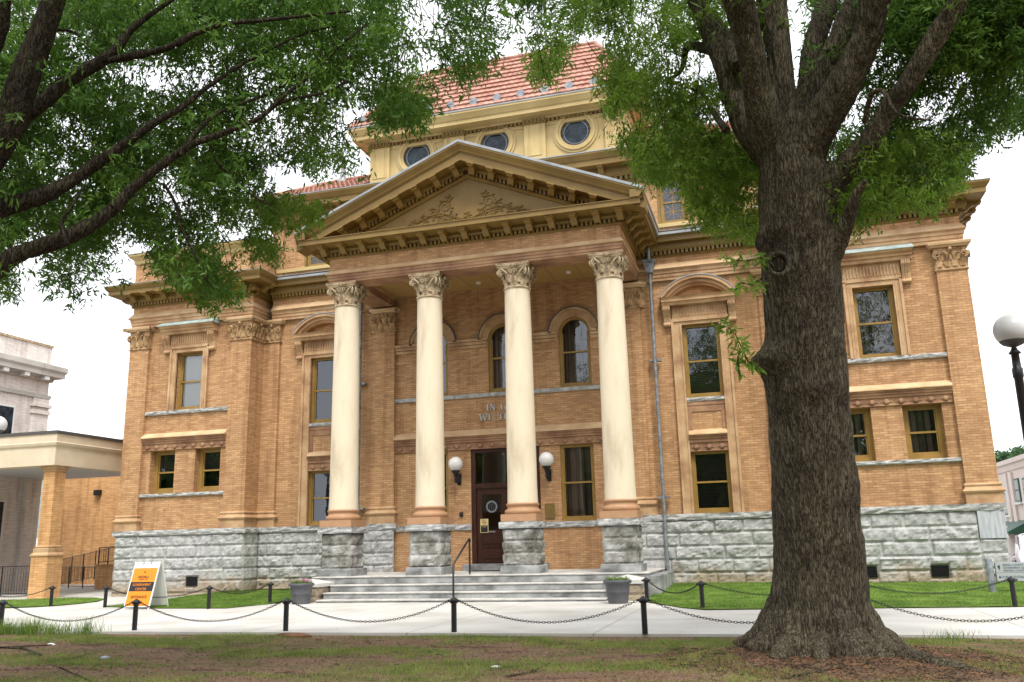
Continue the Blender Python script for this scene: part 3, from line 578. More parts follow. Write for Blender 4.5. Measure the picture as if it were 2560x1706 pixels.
# parapets over pavilions
for sg in (-1, 1):
    m = MB().box(10.3, 15.75, .45, .8, 12.1, 13.5).box(15.40, 15.75, .8, 13, 12.1, 13.5).box(10.0, 10.35, .7, 2.2, 12.1, 13.5)
    m.build('parapet', 'brick', CH, mirror=sg < 0)
    c = MB()
    pth = [(-15.75, 13), (-15.75, .45), (-10.0, .45), (-10.0, 2.2)]
    c.sweep(pth, [(-.4, 13.35), (.03, 13.35), (.06, 13.4), (.06, 13.52), (.14, 13.6), (.24, 13.68), (.26, 13.76), (-.4, 13.76)]); c.sweep(pth, [(-.02, 12.15), (.12, 12.15), (.12, 12.36), (.05, 12.42), (-.02, 12.42)])
    c.build('parapet_coping', 'trim_light', CH, mirror=sg > 0)
    MB().sweep(pth, [(-.45, 13.762), (.275, 13.762), (.275, 13.79), (-.45, 13.82)]).build('coping_flashing', 'metal_roof', CH, mirror=sg > 0)
# wing lean-to roof strip
MB().prism([(.5, 12.14), (2.2, 12.75), (2.2, 12.3)], 'x', -PI_, PI_).build('wing_roof', 'metal_roof', CH)
MB().box(-15.4, 15.4, .5, 15, 12.0, 12.12).build('roof_deck', 'metal_roof', CH)

# ---- pavilion windows, bands, hoods
def console_geo(m, x, y, z0, z1, w2=.13):
    h = z1-z0; pr = [(0, z1), (-.28, z1), (-.3, z1-.06*h/.7), (-.29, z1-.2*h), (-.22, z1-.32*h), (-.13, z1-.55*h), (-.1, z1-.78*h), (-.13, z1-.88*h), (-.15, z1-.94*h), (-.1, z0), (0, z0)]
    m.prism([(a+y, b_) for a, b_ in pr], 'x', x-w2, x+w2)
    for k in (-.07, 0, .07): m.prism([(a*1.07+y-.01, b_) for a, b_ in pr[1:-1]]+[(y, z0+.06), (y, z1-.02)], 'x', x+k-.018, x+k+.018)
    m.tube([(x-w2-.01, y-.22, z1-.1), (x+w2+.01, y-.22, z1-.1)], .085, 10); m.tube([(x-w2-.01, y-.1, z0+.07), (x+w2+.01, y-.1, z0+.07)], .06, 10)
for sg in (-1, 1):
    mir = sg < 0
    yb = .25
    # stone surround
    s = MB(); a, b_ = 12.05, 13.27; w1 = .22
    s.box(a-w1, a, .16, yb+.05, 7.02, 9.33).box(b_, b_+w1, .16, yb+.05, 7.02, 9.33).box(a-w1, b_+w1, .16, yb+.05, 9.332, 9.52)
    s.box(a-w1-.05, a-w1+.03, .12, .16, 7.02, 9.52).box(b_+w1-.03, b_+w1+.05, .12, .16, 7.02, 9.52).box(a-w1-.05, b_+w1+.05, .12, .159, 9.49, 9.56)
    for q in (.06, .14): s.box(a-w1+q, a-w1+q+.02, .145, .16, 7.02, 9.4).box(b_+w1-q-.02, b_+w1-q, .145, .16, 7.02, 9.4)
    s.build('window_surround', 'terra', CH, mirror=mir)
    fl = MB().box(a-.26, b_+.26, .13, yb, 9.56, 10.06)
    for i in range(17): xx = a-.2+(b_-a+.4)*i/16; fl.box(xx-.022, xx+.022, .10, .13, 9.64, 9.98)
    fl.build('fluted_frieze', 'terra', CH, mirror=mir)
    hd = MB(); hx0, hx1 = a-.62, b_+.62
    hd.prism([(yb, 10.06), (-.02, 10.06), (-.04, 10.16), (-.1, 10.18), (-.1, 10.26), (-.2, 10.30), (-.24, 10.36), (yb, 10.36)], 'x', hx0, hx1)
    hd.build('window_hood', 'terra', CH, mirror=mir)
    MB().prism([(-.27, 10.362), (-.27, 10.39), (.13, 10.62), (yb, 10.62), (yb, 10.362)], 'x', hx0-.06, hx1+.06).build('hood_flashing', 'copper', CH, mirror=mir)
    for xx in (a-.42, b_+.42):
        c = MB(); console_geo(c, xx, yb, 9.32, 10.06); c.build('console', 'terra', CH, mirror=mir)
    # sills and belt
    c = MB(); rock_cap(c, [(10.78, yb-.0), (14.56, yb-.0)], 6.88, 7.02, .10, 21, .05); c.build('sill', 'granite', CH, mirror=mir)
    c = MB(); rock_cap(c, [(10.78, yb), (14.56, yb)], 3.68, 3.8, .10, 22, .05); c.build('sill', 'granite', CH, mirror=mir)
    def belt(x0, x1, y, z0, zm, z1, mirror=False, n=None, parent=CH):
        MB().prism([(y, z1), (y-.24, zm+.03), (y-.24, zm), (y, zm)], 'x', x0, x1).build('belt_ledge', 'terra_pale', parent, mirror=mirror)
        d = zm-z0; m = MB().prism([(y, zm), (y-.2, zm), (y-.2, zm-.05), (y-.15, zm-.08), (y-.15, zm-.13), (y-.11, zm-.15), (y-.11, zm-d*.45), (y-.06, zm-d*.5), (y-.05, z0+.03), (y-.07, z0+.02), (y-.07, z0), (y, z0)], 'x', x0, x1)
        n = n or max(2, round((x1-x0)/.42))
        for i in range(n):
            xx = x0+(x1-x0)*(i+.5)/n; zz = z0+d*.26; m.tube([(xx, y-.03, zz), (xx, y-.09, zz), (xx, y-.12, zz)], [.085, .085, .045], 10)
            m.box(xx-.17, xx+.17, y-.075, y-.05, zz-.012, zz+.012)
        m.build('belt_moulding', 'terra_red', parent, mirror=mirror)
    belt(10.78, 14.56, yb, 5.48, 5.95, 6.16, mir)
    # windows
    def WN(x0, x1, *k, **kw):
        if mir: x0, x1 = -x1, -x0
        return make_window(x0, x1, *k, **kw)
    WN(12.05, 13.27, 7.02, 9.33, yb+.17, blind=3 if sg < 0 else 4); WN(13.1, 14.22, 3.8, 5.48, yb+.28, fr=.15, blind=4 if sg > 0 else 2); WN(11.07, 12.19, 3.8, 5.48, yb+.28, fr=.15, blind=4 if sg > 0 else 2)
    # ---- wing window group
    yw = YW+.15; a, b_ = 6.52, 7.78
    s = MB()
    for q0, q1 in ((a-.3, a), (b_, b_+.3)): s.box(q0, q1, yw-.08, yw+.03, 2.42, 9.0)
    for q0, q1 in ((a-.35, a-.27), (b_+.27, b_+.35)): s.box(q0, q1, yw-.13, yw, 2.42, 9.06)
    for q0, q1 in ((a-.06, a+.0), (b_, b_+.06)): s.box(q0, q1, yw-.11, yw-.08, 2.42, 8.84)
    s.box(a, b_, yw-.08, yw+.03, 8.842, 9.0).box(a-.27, b_+.27, yw-.13, yw-.081, 8.96, 9.06)
    s.build('window_surround', 'terra', CH, mirror=mir)
    fl = MB().box(a-.3, b_+.3, yw-.1, yw, 9.062, 9.52)
    for i in range(17): xx = a-.22+(b_-a+.44)*i/16; fl.box(xx-.022, xx+.022, yw-.13, yw-.1, 9.14, 9.44)
    fl.build('fluted_frieze', 'terra', CH, mirror=mir)
    for xx in (a-.47, b_+.47):
        c = MB(); console_geo(c, xx, yw, 8.82, 9.52, .12); c.build('console', 'terra', CH, mirror=mir)
    hd = MB().prism([(yw, 9.52), (yw-.3, 9.52), (yw-.32, 9.62), (yw-.38, 9.64), (yw-.38, 9.74), (yw-.44, 9.80), (yw, 9.80)], 'x', a-.62, b_+.62)
    cx = (a+b_)/2; hw_ = (b_-a)/2+.66; rise = .70; R_ = (hw_**2+rise**2)/(2*rise); zc = 9.79+rise-R_; A = math.asin(hw_/R_); n = 22
    for o1, o2, y0 in ((0, -.10, yw-.44), (-.10, -.22, yw-.34), (-.22, -.30, yw-.24)):
        pr = []
        for i in range(n+1):
            t = -A+2*A*i/n; pr.append((cx+(R_+o1)*sin(t), zc+(R_+o1)*cos(t), cx+(R_+o2)*sin(t), zc+(R_+o2)*cos(t)))
        for p, q in zip(pr[:-1], pr[1:]):
            hd.prism([(p[0], max(p[1], 9.79)), (q[0], max(q[1], 9.79)), (q[2], max(q[3], 9.79)), (p[2], max(p[3], 9.79))], 'y', y0, yw)
    hd.build('segmental_pediment', 'terra', CH, mirror=mir)
    fla = MB()
    for i in range(n):
        t0, t1 = -A+2*A*i/n, -A+2*A*(i+1)/n
        fla.prism([(cx+(R_+.002)*sin(t0), zc+(R_+.002)*cos(t0)), (cx+(R_+.002)*sin(t1), zc+(R_+.002)*cos(t1)), (cx+(R_+.035)*sin(t1), zc+(R_+.035)*cos(t1)), (cx+(R_+.035)*sin(t0), zc+(R_+.035)*cos(t0))], 'y', yw-.46, yw)
    fla.build('pediment_flashing', 'metal_roof', CH, mirror=mir)
    MB().box(a-.5, b_+.5, yw-.12, yw-.02, 9.8, 10.3).build('pediment_panel', 'terra_red', CH, mirror=mir) if 0 else None
    c = MB(); rock_cap(c, [(a, yw-.02), (b_, yw-.02)], 6.15, 6.28, .07, 31, .05); c.build('sill', 'granite', CH, mirror=mir)
    pn = MB().box(a, b_, yw-.05, yw+.02, 6.02, 6.15).box(a, a+.14, yw-.03, yw+.02, 5.2, 6.02).box(b_-.14, b_, yw-.03, yw+.02, 5.2, 6.02).box(a+.14, b_-.14, yw-.03, yw+.02, 5.8, 6.02); pn.build('brick_panel_border', 'terra_red', CH, mirror=mir)
    belt(a, b_, yw, 4.46, 5.0, 5.19, mir, 3)
    WN(a, b_, 6.28, 8.84, yw+.1); WN(a, b_, 2.43, 4.46, yw+.1)

# ---- porch wall features
yw = YW+.15
for i, c0 in enumerate((-2.7, .03, 2.7)):
    make_window(c0-.575, c0+.575, 6.97, 9.53, yw+.08, arch=1, blind=4)
    hd = MB(); fl = MB(); r = .575; zc = 9.53-r; n = 24
    def ring(mb, r0, r1, y0, y1, z_, a0=0, a1=pi):
        for k in range(n):
            t0, t1 = a0+(a1-a0)*k/n, a0+(a1-a0)*(k+1)/n
            mb.prism([(c0+r1*cos(t0), z_+r1*sin(t0)), (c0+r0*cos(t0), z_+r0*sin(t0)), (c0+r0*cos(t1), z_+r0*sin(t1)), (c0+r1*cos(t1), z_+r1*sin(t1))], 'y', y0, y1)
    ring(hd, r, r+.06, yw-.06, yw, zc); ring(hd, r+.06, r+.28, yw-.04, yw, zc); ring(hd, r+.25, r+.32, yw-.12, yw, zc)
    hd.build('arch_surround', 'terra', CH); ring(fl, r+.322, r+.36, yw-.15, yw, zc); fl.build('arch_flashing', 'lead', CH)
c = MB(); rock_cap(c, [(-4.22, yw-.01), (4.22, yw-.01)], 6.82, 6.96, .08, 41, .05); c.build('sill', 'granite', CH)
im = MB()
for xa, xb in ((-4.22, -3.31), (-2.09, -.58), (.64, 2.09), (3.31, 4.22)):
    for z0, z1, o in ((8.92, 9.02, .12), (8.80, 8.9, .09), (8.68, 8.78, .06), (8.3, 8.36, .03)): im.box(xa, xb, yw-o, yw, z0, z1)
im.build('impost_band', 'terra', CH)
belt(-4.22, 4.22, yw, 4.95, 5.42, 5.66, False, 19)
make_window(2.02, 3.22, 2.31, 4.93, yw+.08, blind=4); make_window(-3.22, -2.14, 2.31, 4.93, yw+.08, blind=4)
# ceiling of the porch
MB().box(-4.7, 4.7, -1.8, 1.15, 10.93, 11.0).build('porch_ceiling', 'ceiling', CH)
cb = MB()
for i in range(9): cb.box(-4.2+i*1.05-.01, -4.2+i*1.05+.01, -1.7, 1.14, 10.915, 10.93)
cb.build('ceiling_batten', 'ceiling', CH)
for x, y in ((-1.6, -.6), (2.3, -1.0), (2.8, .2), (-.6, .3)): MB().lathe([(.07, 10.87), (.09, 10.9), (.1, 10.93)], x, y, 14).build('recessed_light', 'white', CH)

# ---- doors
DR = empty('double_door', (0, 0, 0)); DR.parent = CH
y = YW+.15+.1
MB().box(-1.28, -1.12, y-.06, y+.14, .95, 4.95).box(1.12, 1.28, y-.06, y+.14, .95, 4.95).box(-1.12, 1.12, y-.05, y+.14, 4.82, 4.95).box(-1.12, 1.12, y-.05, y+.14, 3.55, 3.72).build('door_frame', 'wood_door', DR)
MB().add([(-1.12, y+.06, 3.7), (1.12, y+.06, 3.7), (1.12, y+.06, 4.84), (-1.12, y+.06, 4.84)], [(0, 1, 2, 3)]).build('transom_pane', 'glass', DR)
for s in (-1, 1):
    d = MB(); x0, x1 = (-1.12, -.005) if s < 0 else (.005, 1.12)
    d.box(x0, x0+.2, y+.02, y+.07, .97, 3.55).box(x1-.2, x1, y+.02, y+.07, .97, 3.55).box(x0+.2, x1-.2, y+.02, y+.07, 3.33, 3.55).box(x0+.2, x1-.2, y+.02, y+.07, 1.95, 2.1).box(x0+.2, x1-.2, y+.035, y+.065, .97, 1.95)
    for z in (1.12, 1.5, 1.62): d.box(x0+.24, x1-.24, y+.0, y+.034, z, z+.05)
    lf = d.build('door_leaf', 'wood_door', DR)
    MB().add([(x0+.2, y+.045, 2.1), (x1-.2, y+.045, 2.1), (x1-.2, y+.045, 3.33), (x0+.2, y+.045, 3.33)], [(0, 1, 2, 3)]).build('door_pane', 'glass', lf)
    MB().tube([(x1-.09 if s < 0 else x0+.09, y-.05, 1.9), (x1-.09 if s < 0 else x0+.09, y-.05, 2.3)], .015, 8).build('door_handle', 'bronze', lf)
    cx = (x0+x1)/2
    if s < 0:   # etched county seal on the glass and a letter slot
        se = MB(); n = 28
        for ra, rb in ((.21, .15),):
            for k in range(n):
                t0, t1 = 2*pi*k/n, 2*pi*(k+1)/n
                se.prism([(cx+ra*cos(t0), 2.9+ra*sin(t0)), (cx+rb*cos(t0), 2.9+rb*sin(t0)), (cx+rb*cos(t1), 2.9+rb*sin(t1)), (cx+ra*cos(t1), 2.9+ra*sin(t1))], 'y', y+.036, y+.042)
        for q in ((-.06, -.02), (0, .0), (.05, .02)): se.tube([(cx+q[0], y+.038, 2.78), (cx+q[0]*1.5, y+.038, 2.88), (cx+q[0]*.6, y+.038, 2.99), (cx+q[0]*1.6, y+.038, 3.03)], .006, 5)
        se.build('etched_seal', 'pipe', lf); MB().box(cx-.13, cx+.13, y+.0, y+.019, 2.0, 2.06).build('letter_slot', 'chrome', lf)
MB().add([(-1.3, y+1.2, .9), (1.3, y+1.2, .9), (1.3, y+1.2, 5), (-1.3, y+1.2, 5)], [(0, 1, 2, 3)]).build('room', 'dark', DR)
MB().box(-1.5, 1.5, .78, YW+.3, .72, .94).build('threshold', 'smooth_granite', CH)

# ---- serif letters IN GOD / WE TRUST
def letters():
    S = {  # strokes: (x0,y0,x1,y1,width); serifs added at vertical stroke ends
        'I': (.34, [('v', .17)]), 'N': (.86, [('t', .14), ('t', .70), ('d', .14, 1, .70, 0, .15)]), 'E': (.68, [('v', .15), ('h', .15, .62, .97), ('h', .15, .52, .5), ('h', .15, .62, .03), ('e', .62, .97, -.16), ('e', .62, .03, .16)]),
        'T': (.72, [('v', .36), ('h', .04, .68, .96), ('e', .05, .96, -.18), ('e', .67, .96, -.18)]), 'W': (1.12, [('d', .08, 1, .32, 0, .15), ('d', .54, 1, .32, 0, .07), ('d', .50, 1, .78, 0, .15), ('d', 1.04, 1, .78, 0, .07), ('s', .08, 1), ('s', .54, 1), ('s', 1.04, 1)]),
        'R': (.76, [('v', .16), ('b', .16, .5, 1, .5), ('d', .36, .5, .70, 0, .14), ('s', .70, 0)]), 'U': (.80, [('t2', .16), ('u', .16, .64), ('t3', .64)]), 'D': (.80, [('v', .16), ('b', .16, 0, 1, .6)]),
        'G': (.82, [('g',), ('t4', .66)]), 'O': (.84, [('o',)]), 'S': (.62, [('S',)]), ' ': (.42, [])}
    def word(mb, txt, xc, z, h, yf, w_scale=1.0):
        tot = sum(S[c][0]+.1 for c in txt)-.1; x = xc-tot*h*w_scale/2
        def bx(a, b_, c, d): mb.box(x+a*h*w_scale, x+b_*h*w_scale, yf-.045, yf-.012, z+c*h, z+d*h)
        def stroke(a, b_, c, d, w_): hw = w_/2; mb.prism([(x+(a-hw)*h*w_scale, z+b_*h), (x+(a+hw)*h*w_scale, z+b_*h), (x+(c+hw)*h*w_scale, z+d*h), (x+(c-hw)*h*w_scale, z+d*h)], 'y', yf-.0452, yf-.0122)
        def arc(cx, cy, rx, ry, a0, a1, thick=.15, thin=.05, n=14):
            for k in range(n):
                t = [a0+(a1-a0)*(k+q)/n for q in (0, 1)]; P = []
                for tt in t:
                    th = thin+(thick-thin)*abs(cos(tt)); P.append(((cx+rx*cos(tt)), (cy+ry*sin(tt)), (cx+(rx-th)*cos(tt)), (cy+(ry-.06)*sin(tt))))
                mb.prism([(x+P[0][0]*h*w_scale, z+P[0][1]*h), (x+P[0][2]*h*w_scale, z+P[0][3]*h), (x+P[1][2]*h*w_scale, z+P[1][3]*h), (x+P[1][0]*h*w_scale, z+P[1][1]*h)], 'y', yf-.0448, yf-.0118)
        for c in txt:
            for s in S[c][1]:
                k = s[0]
                if k == 'v': bx(s[1]-.08, s[1]+.08, 0, 1); bx(s[1]-.15, s[1]+.15, 0, .05); bx(s[1]-.15, s[1]+.15, .95, 1)
                elif k == 't': bx(s[1]-.03, s[1]+.03, 0, 1); bx(s[1]-.12, s[1]+.12, 0 if s[1] < .4 else .95, .05 if s[1] < .4 else 1)
                elif k == 't2': bx(s[1]-.08, s[1]+.08, .3, 1); bx(s[1]-.15, s[1]+.15, .95, 1)
                elif k == 't3': bx(s[1]-.03, s[1]+.03, .3, 1); bx(s[1]-.12, s[1]+.12, .95, 1)
                elif k == 't4': bx(s[1]-.07, s[1]+.07, .05, .42); bx(s[1]-.15, s[1]+.13, .40, .45)
                elif k == 'd': stroke(*s[1:])
                elif k == 'h': bx(s[1], s[2], s[3]-.03, s[3]+.03)
                elif k == 'e': bx(s[1]-.025, s[1]+.025, min(s[2], s[2]+s[3]), max(s[2], s[2]+s[3]))
                elif k == 's': bx(s[1]-.13, s[1]+.13, .95 if s[2] else 0, 1 if s[2] else .05)
                elif k == 'b': arc(s[1], (s[2]+s[3])/2, s[4]*.85, (s[3]-s[2])/2, -pi/2, pi/2)
                elif k == 'u': arc(.40, .32, .32, .34, pi, 2*pi)
                elif k == 'o': arc(.42, .5, .40, .52, 0, 2*pi, n=24)
                elif k == 'g': arc(.42, .5, .40, .52, .25*pi, 1.85*pi, n=22)
                elif k == 'S': arc(.3, .74, .24, .27, .2*pi, 1.5*pi, .12); arc(.3, .26, .26, .27, -.5*pi-.0, .5*pi, .13) ; arc(.3, .26, .26, .27, 1.15*pi, 1.5*pi, .1)
            x += (S[c][0]+.1)*h*w_scale
    mb = MB(); word(mb, 'IN GOD', .0, 6.31, .25, yw, 1.12); mb.build('lettering', 'letters', CH)
    mb = MB(); word(mb, 'WE TRUST', .0, 5.95, .25, yw, 1.12); mb.build('lettering', 'letters', CH)
letters()

# ---- portico: pedestals, columns, entablature, pediment
YC = -2.13; CX = (-4.62, -1.545, 1.545, 4.62)
def pedestal(x, i):
    pd = MB(); hs = .5
    for (ox, oy), du in (((x-hs, YC-hs), (1, 0, 0)), ((x+hs, YC-hs), (0, 1, 0)), ((x+hs, YC+hs), (-1, 0, 0)), ((x-hs, YC+hs), (0, -1, 0))): rock(pd, (ox, oy, 0), du, 2*hs, .95, 2.06, .37, 3, .06, 50+i*7, res=.06)
    pd.box(x-hs+.002, x+hs-.002, YC-hs+.002, YC+hs-.002, .95, 2.06)
    p = pd.build('pedestal', 'granite_dark', CH)
    bevel(MB().box(x-.60, x+.60, YC-.60, YC+.60, .70, .95).build('pedestal_base', 'smooth_granite', p), .015)
    c = MB(); e = .55
    rock_cap(c, [(x-e, YC+e), (x-e, YC-e), (x+e, YC-e), (x+e, YC+e), (x-e, YC+e)], 2.06, 2.25, .06, 70+i, .4); c.box(x-.5, x+.5, YC-.5, YC+.5, 2.07, 2.262); c.build('pedestal_cap', 'granite', p)
for i, x in enumerate(CX): pedestal(x, i)
def make_column():
    root = empty('column', (0, 0, 0)); root.parent = CH
    b = MB().box(-.56, .56, -.56, .56, 2.262, 2.48); 
    b.lathe([(.54, 2.48), (.565, 2.51), (.575, 2.56), (.56, 2.61), (.52, 2.63), (.50, 2.65), (.485, 2.69), (.50, 2.735), (.515, 2.75), (.525, 2.78), (.515, 2.81), (.48, 2.82), (.475, 2.85)], 0, 0, 40)
    b.build('column_base', 'colbase', root)
    pr = []
    for k in range(15):
        t = k/14; z = 2.82+(9.72-2.82)*t; r = .468-.05*t**1.7; r += .012*max(0, 1-t*14); pr.append((r, z))
    MB().lathe(pr, 0, 0, 48).build('shaft', 'column', root)
    c = MB().lathe([(.418, 9.70), (.45, 9.72), (.46, 9.75), (.45, 9.78), (.42, 9.80)], 0, 0, 40)
    c.lathe([(.40, 9.80), (.39, 9.95), (.40, 10.1), (.44, 10.25), (.52, 10.36)], 0, 0, 32)
    h = .55
    for row, (z0, hh, cu, off) in enumerate(((9.80, .27, .07, 0), (9.90, .36, .11, .5))):
        for k in range(8):
            a = 2*pi*(k+off)/8; o_ = Vector((cos(a), sin(a), 0)); s_ = Vector((-sin(a), cos(a), 0)); leafgeo(c, o_*.40+Vector((0, 0, z0)), o_, (0, 0, 1), s_, .26, hh, cu, .02, 8)
    for k in range(4):
        a = pi/4+k*pi/2; o_ = Vector((cos(a), sin(a), 0)); s_ = Vector((-sin(a), cos(a), 0))
        for q in (-1, 1): # paired volutes under each horn
            d = (o_+s_*q*.35).normalized(); volute(c, o_*.60+s_*q*.05+Vector((0, 0, 10.26)), s_*q, o_, (0, 0, 1), .12, 1.6, .05)
            c.tube([o_*.42+s_*q*.22+Vector((0, 0, 10.08)), o_*.5+s_*q*.16+Vector((0, 0, 10.24)), o_*.62+s_*q*.07+Vector((0, 0, 10.37))], [.03, .035, .04], 6)
        a = k*pi/2; o_ = Vector((cos(a), sin(a), 0)); s_ = Vector((-sin(a), cos(a), 0))
        for q in (-1, 1): volute(c, o_*.48+s_*q*.10+Vector((0, 0, 10.27)), o_, s_*-q, (0, 0, 1), .07, 1.4, .035)
        c.sphere(o_*.53+Vector((0, 0, 10.45)), .07, 10, 8)
    c.build('capital', 'carved_grey', root)
    A = MB(); n = 10
    def ring_(sc, z):
        P = []
        for k in range(4):
            a0 = pi/4+k*pi/2; p0 = Vector((cos(a0), sin(a0)))*.86*sc; a1 = a0+pi/2; p1 = Vector((cos(a1), sin(a1)))*.86*sc; t_ = (p1-p0).normalized(); nn = Vector((cos(a0+pi/4), sin(a0+pi/4)))
            for j in range(n+1):
                t = j/n; t = .07+t*.86; q = p0.lerp(p1, t)-nn*.13*sin(pi*t); P.append((q.x, q.y, z))
        return P
    rs = [ring_(.90, 10.37), ring_(.95, 10.41), ring_(.93, 10.43), ring_(.99, 10.46), ring_(1.0, 10.535), ring_(.98, 10.55)]; nn = len(rs[0]); vs = sum(rs, [])
    A.add(vs, [(j*nn+i, j*nn+(i+1) % nn, (j+1)*nn+(i+1) % nn, (j+1)*nn+i) for j in range(len(rs)-1) for i in range(nn)]+[tuple(range(nn))[::-1], tuple(range(len(vs)-nn, len(vs)))])
    A.build('abacus', 'carved_grey', root)
    return root
col0 = make_column(); col0.location = (CX[0], YC, 0)
for x in CX[1:]:
    c_ = copy_tree(col0, CH); c_.location = (x, YC, 0)
XF = 5.1; YF = -2.58
Pp = [(-XF, 1.2), (-XF, YF), (XF, YF), (XF, 1.2)]
b = MB().sweep(Pp, [(-.84, 10.55), (.0, 10.55), (.0, 10.62), (.025, 10.625), (.025, 10.72), (.05, 10.725), (.05, 10.80), (.08, 10.83), (-.84, 10.83), (-.84, 10.55)], caps=False); b.build('architrave', 'terra_red', CH)
MB().sweep(Pp, [(-.84, 10.83), (.10, 10.83), (.12, 10.85), (.10, 10.875), (.005, 11.0), (-.84, 11.0), (-.84, 10.83)], caps=False).build('architrave_crown', 'terra_pale', CH)
MB().sweep(Pp, [(-.3, 11.0), (0, 11.0), (0, 11.42), (-.3, 11.42), (-.3, 11.0)], caps=False).build('frieze', 'brick', CH)
co = MB().sweep(Pp, [(-.3, 11.42), (.03, 11.42), (.06, 11.45), (.09, 11.455), (.09, 11.47), (.0, 11.471), (.0, 11.60), (.18, 11.60), (.19, 11.63), (.22, 11.66), (.22, 11.76), (.72, 11.76), (.72, 11.75), (.80, 11.75), (.80, 11.90), (.84, 11.92), (.84, 11.94), (-.3, 11.96)], caps=False).build('cornice', 'trim', CH)
dd = MB()
for p0, p1 in zip(Pp[:-1], Pp[1:]): dent_block(dd, p0, p1, -.01, .17, 11.473, 11.6, .148, .085)
dd.build('dentil_course', 'trim', co)
for i in range(15): modillion(co, -XF-.08+(2*XF+.16)*i/14, YF-.215, 11.76)
for i in range(5):
    for s in (-1, 1): modillion(co, s*(XF+.215), YF+.1+.72*i, 11.76, s*pi/2)
# raking cornice
ZA, XE = 14.72, 6.02; SL = (ZA-12.2)/XE; TH = math.atan(SL)
ped = empty('pediment', (0, 0, 0)); ped.parent = CH
def rake(mb, sec, x0=0, x1=XE, s=1):
    n = len(sec); vs = [(s*x0, y, ZA-SL*x0+dz) for y, dz in sec]+[(s*x1, y, ZA-SL*x1+dz) for y, dz in sec]
    fs = [(i, (i+1) % n, n+(i+1) % n, n+i) for i in range(n)]+[tuple(range(n))[::-1], tuple(range(n, 2*n))]
    mb.add(vs, fs)
for s in (-1, 1):
    m = MB(); rake(m, [(-3.48, -.05), (-3.48, -.1), (-3.44, -.14), (-3.36, -.24), (-3.34, -.30), (-3.30, -.32), (-3.30, -.34), (YF, -.34), (YF, -.05)], s=s)
    rake(m, [(-3.27, -.342), (-3.27, -.60), (-3.20, -.60), (-3.20, -.575), (YF, -.575), (YF, -.342)], s=s)
    rake(m, [(YF-.22, -.577), (YF-.22, -.68), (YF-.19, -.70), (YF-.18, -.73), (YF, -.73), (YF, -.577)], s=s, x1=5.55)
    rake(m, [(YF-.09, -.88), (YF-.09, -.90), (YF-.06, -.92), (YF-.03, -.98), (YF+.05, -.98), (YF+.05, -.88)], s=s, x1=5.0)
    m.build('raking_cornice', 'trim', ped)
    f = MB(); rake(f, [(-3.50, -.045), (-3.50, .04), (-3.42, .075), (2.2, .075), (2.2, -.045)], s=s); f.build('roof_slope', 'metal_roof', ped)
    d = MB(); pitch = .148/ sqrt(1+SL*SL)
    k = 0
    while True:
        xx = .06+pitch*(k+.5); k += 1
        if xx > 4.55: break
        z_ = ZA-SL*xx; w2 = .038
        d.add([(s*(xx-w2), YF-.17, z_-.87+SL*w2), (s*(xx+w2), YF-.17, z_-.87-SL*w2), (s*(xx+w2), YF+.03, z_-.87-SL*w2), (s*(xx-w2), YF+.03, z_-.87+SL*w2), (s*(xx-w2), YF-.17, z_-.733+SL*w2), (s*(xx+w2), YF-.17, z_-.733-SL*w2), (s*(xx+w2), YF+.03, z_-.733-SL*w2), (s*(xx-w2), YF+.03, z_-.733+SL*w2)],
              [(0, 3, 2, 1), (4, 5, 6, 7), (0, 1, 5, 4), (1, 2, 6, 5), (2, 3, 7, 6), (3, 0, 4, 7)])
    d.build('dentil_course', 'trim', ped)
    for i in range(7): xx = .35+.68*i; modillion(ped, s*xx, YF-.2, ZA-SL*xx-.577, 0, s*TH)
    # side eave gutter running back
    e = MB(); pth = [(-XF, 2.2), (-XF, -3.46)] if s < 0 else [(XF, -3.46), (XF, 2.2)]
    e.sweep(pth, [(.5, 11.94), (.80, 11.94), (.82, 12.0), (.88, 12.08), (.92, 12.12), (.92, 12.19), (.5, 12.19)]); e.build('side_gutter', 'trim', ped)
MB().prism([(-4.9, 11.9), (4.9, 11.9), (0, ZA-.6)], 'y', YF+.02, YF+.2).build('tympanum', 'trim', ped)
MB().prism([(-XE+.02, 11.95), (XE-.02, 11.95), (XE-.02, 12.13), (0, ZA-.06), (-XE+.02, 12.13)], 'y', YF+.2, 2.3).build('roof_body', 'metal_roof', ped)
# foliate scroll relief
rl = MB(); R = random.Random(3)
def scroll(cx, cz, r, hand=1, a0=0):
    pts = []; rd = []
    for i in range(26):
        t = i/25; a = a0+hand*t*1.7*2*pi; rr = r*(1-.8*t); pts.append((cx+rr*cos(a), YF-.012, cz+rr*sin(a))); rd.append(.015*(1-.4*t))
    rl.tube(pts, rd, 6)
    for i in range(5): a = a0+i*1.2; rl.sphere((cx+r*1.15*cos(a), YF-.012, cz+r*1.15*sin(a)), .036, 6, 5, (1.4, .5, .8))
for s, k in ((-1, 1), (1, 1)):
    for dx, dz, r in ((1.95, 12.38, .10), (1.62, 12.47, .15), (1.25, 12.62, .19), (.85, 12.82, .24), (.98, 12.40, .14), (.62, 12.45, .16), (.72, 13.1, .09)): scroll(s*dx-.15*(s > 0)+.05, dz, r, s, R.uniform(0, 6))
    rl.tube([(s*2.2, YF-.01, 12.3), (s*1.7, YF-.02, 12.42), (s*1.3, YF-.02, 12.55), (s*.9, YF-.02, 12.6), (s*.5, YF-.02, 12.42), (s*.15, YF-.01, 12.3), (0, YF-.01, 12.38)], .014, 6)
scroll(0, 12.42, .1)
rl.build('scroll_relief', 'trim', ped)

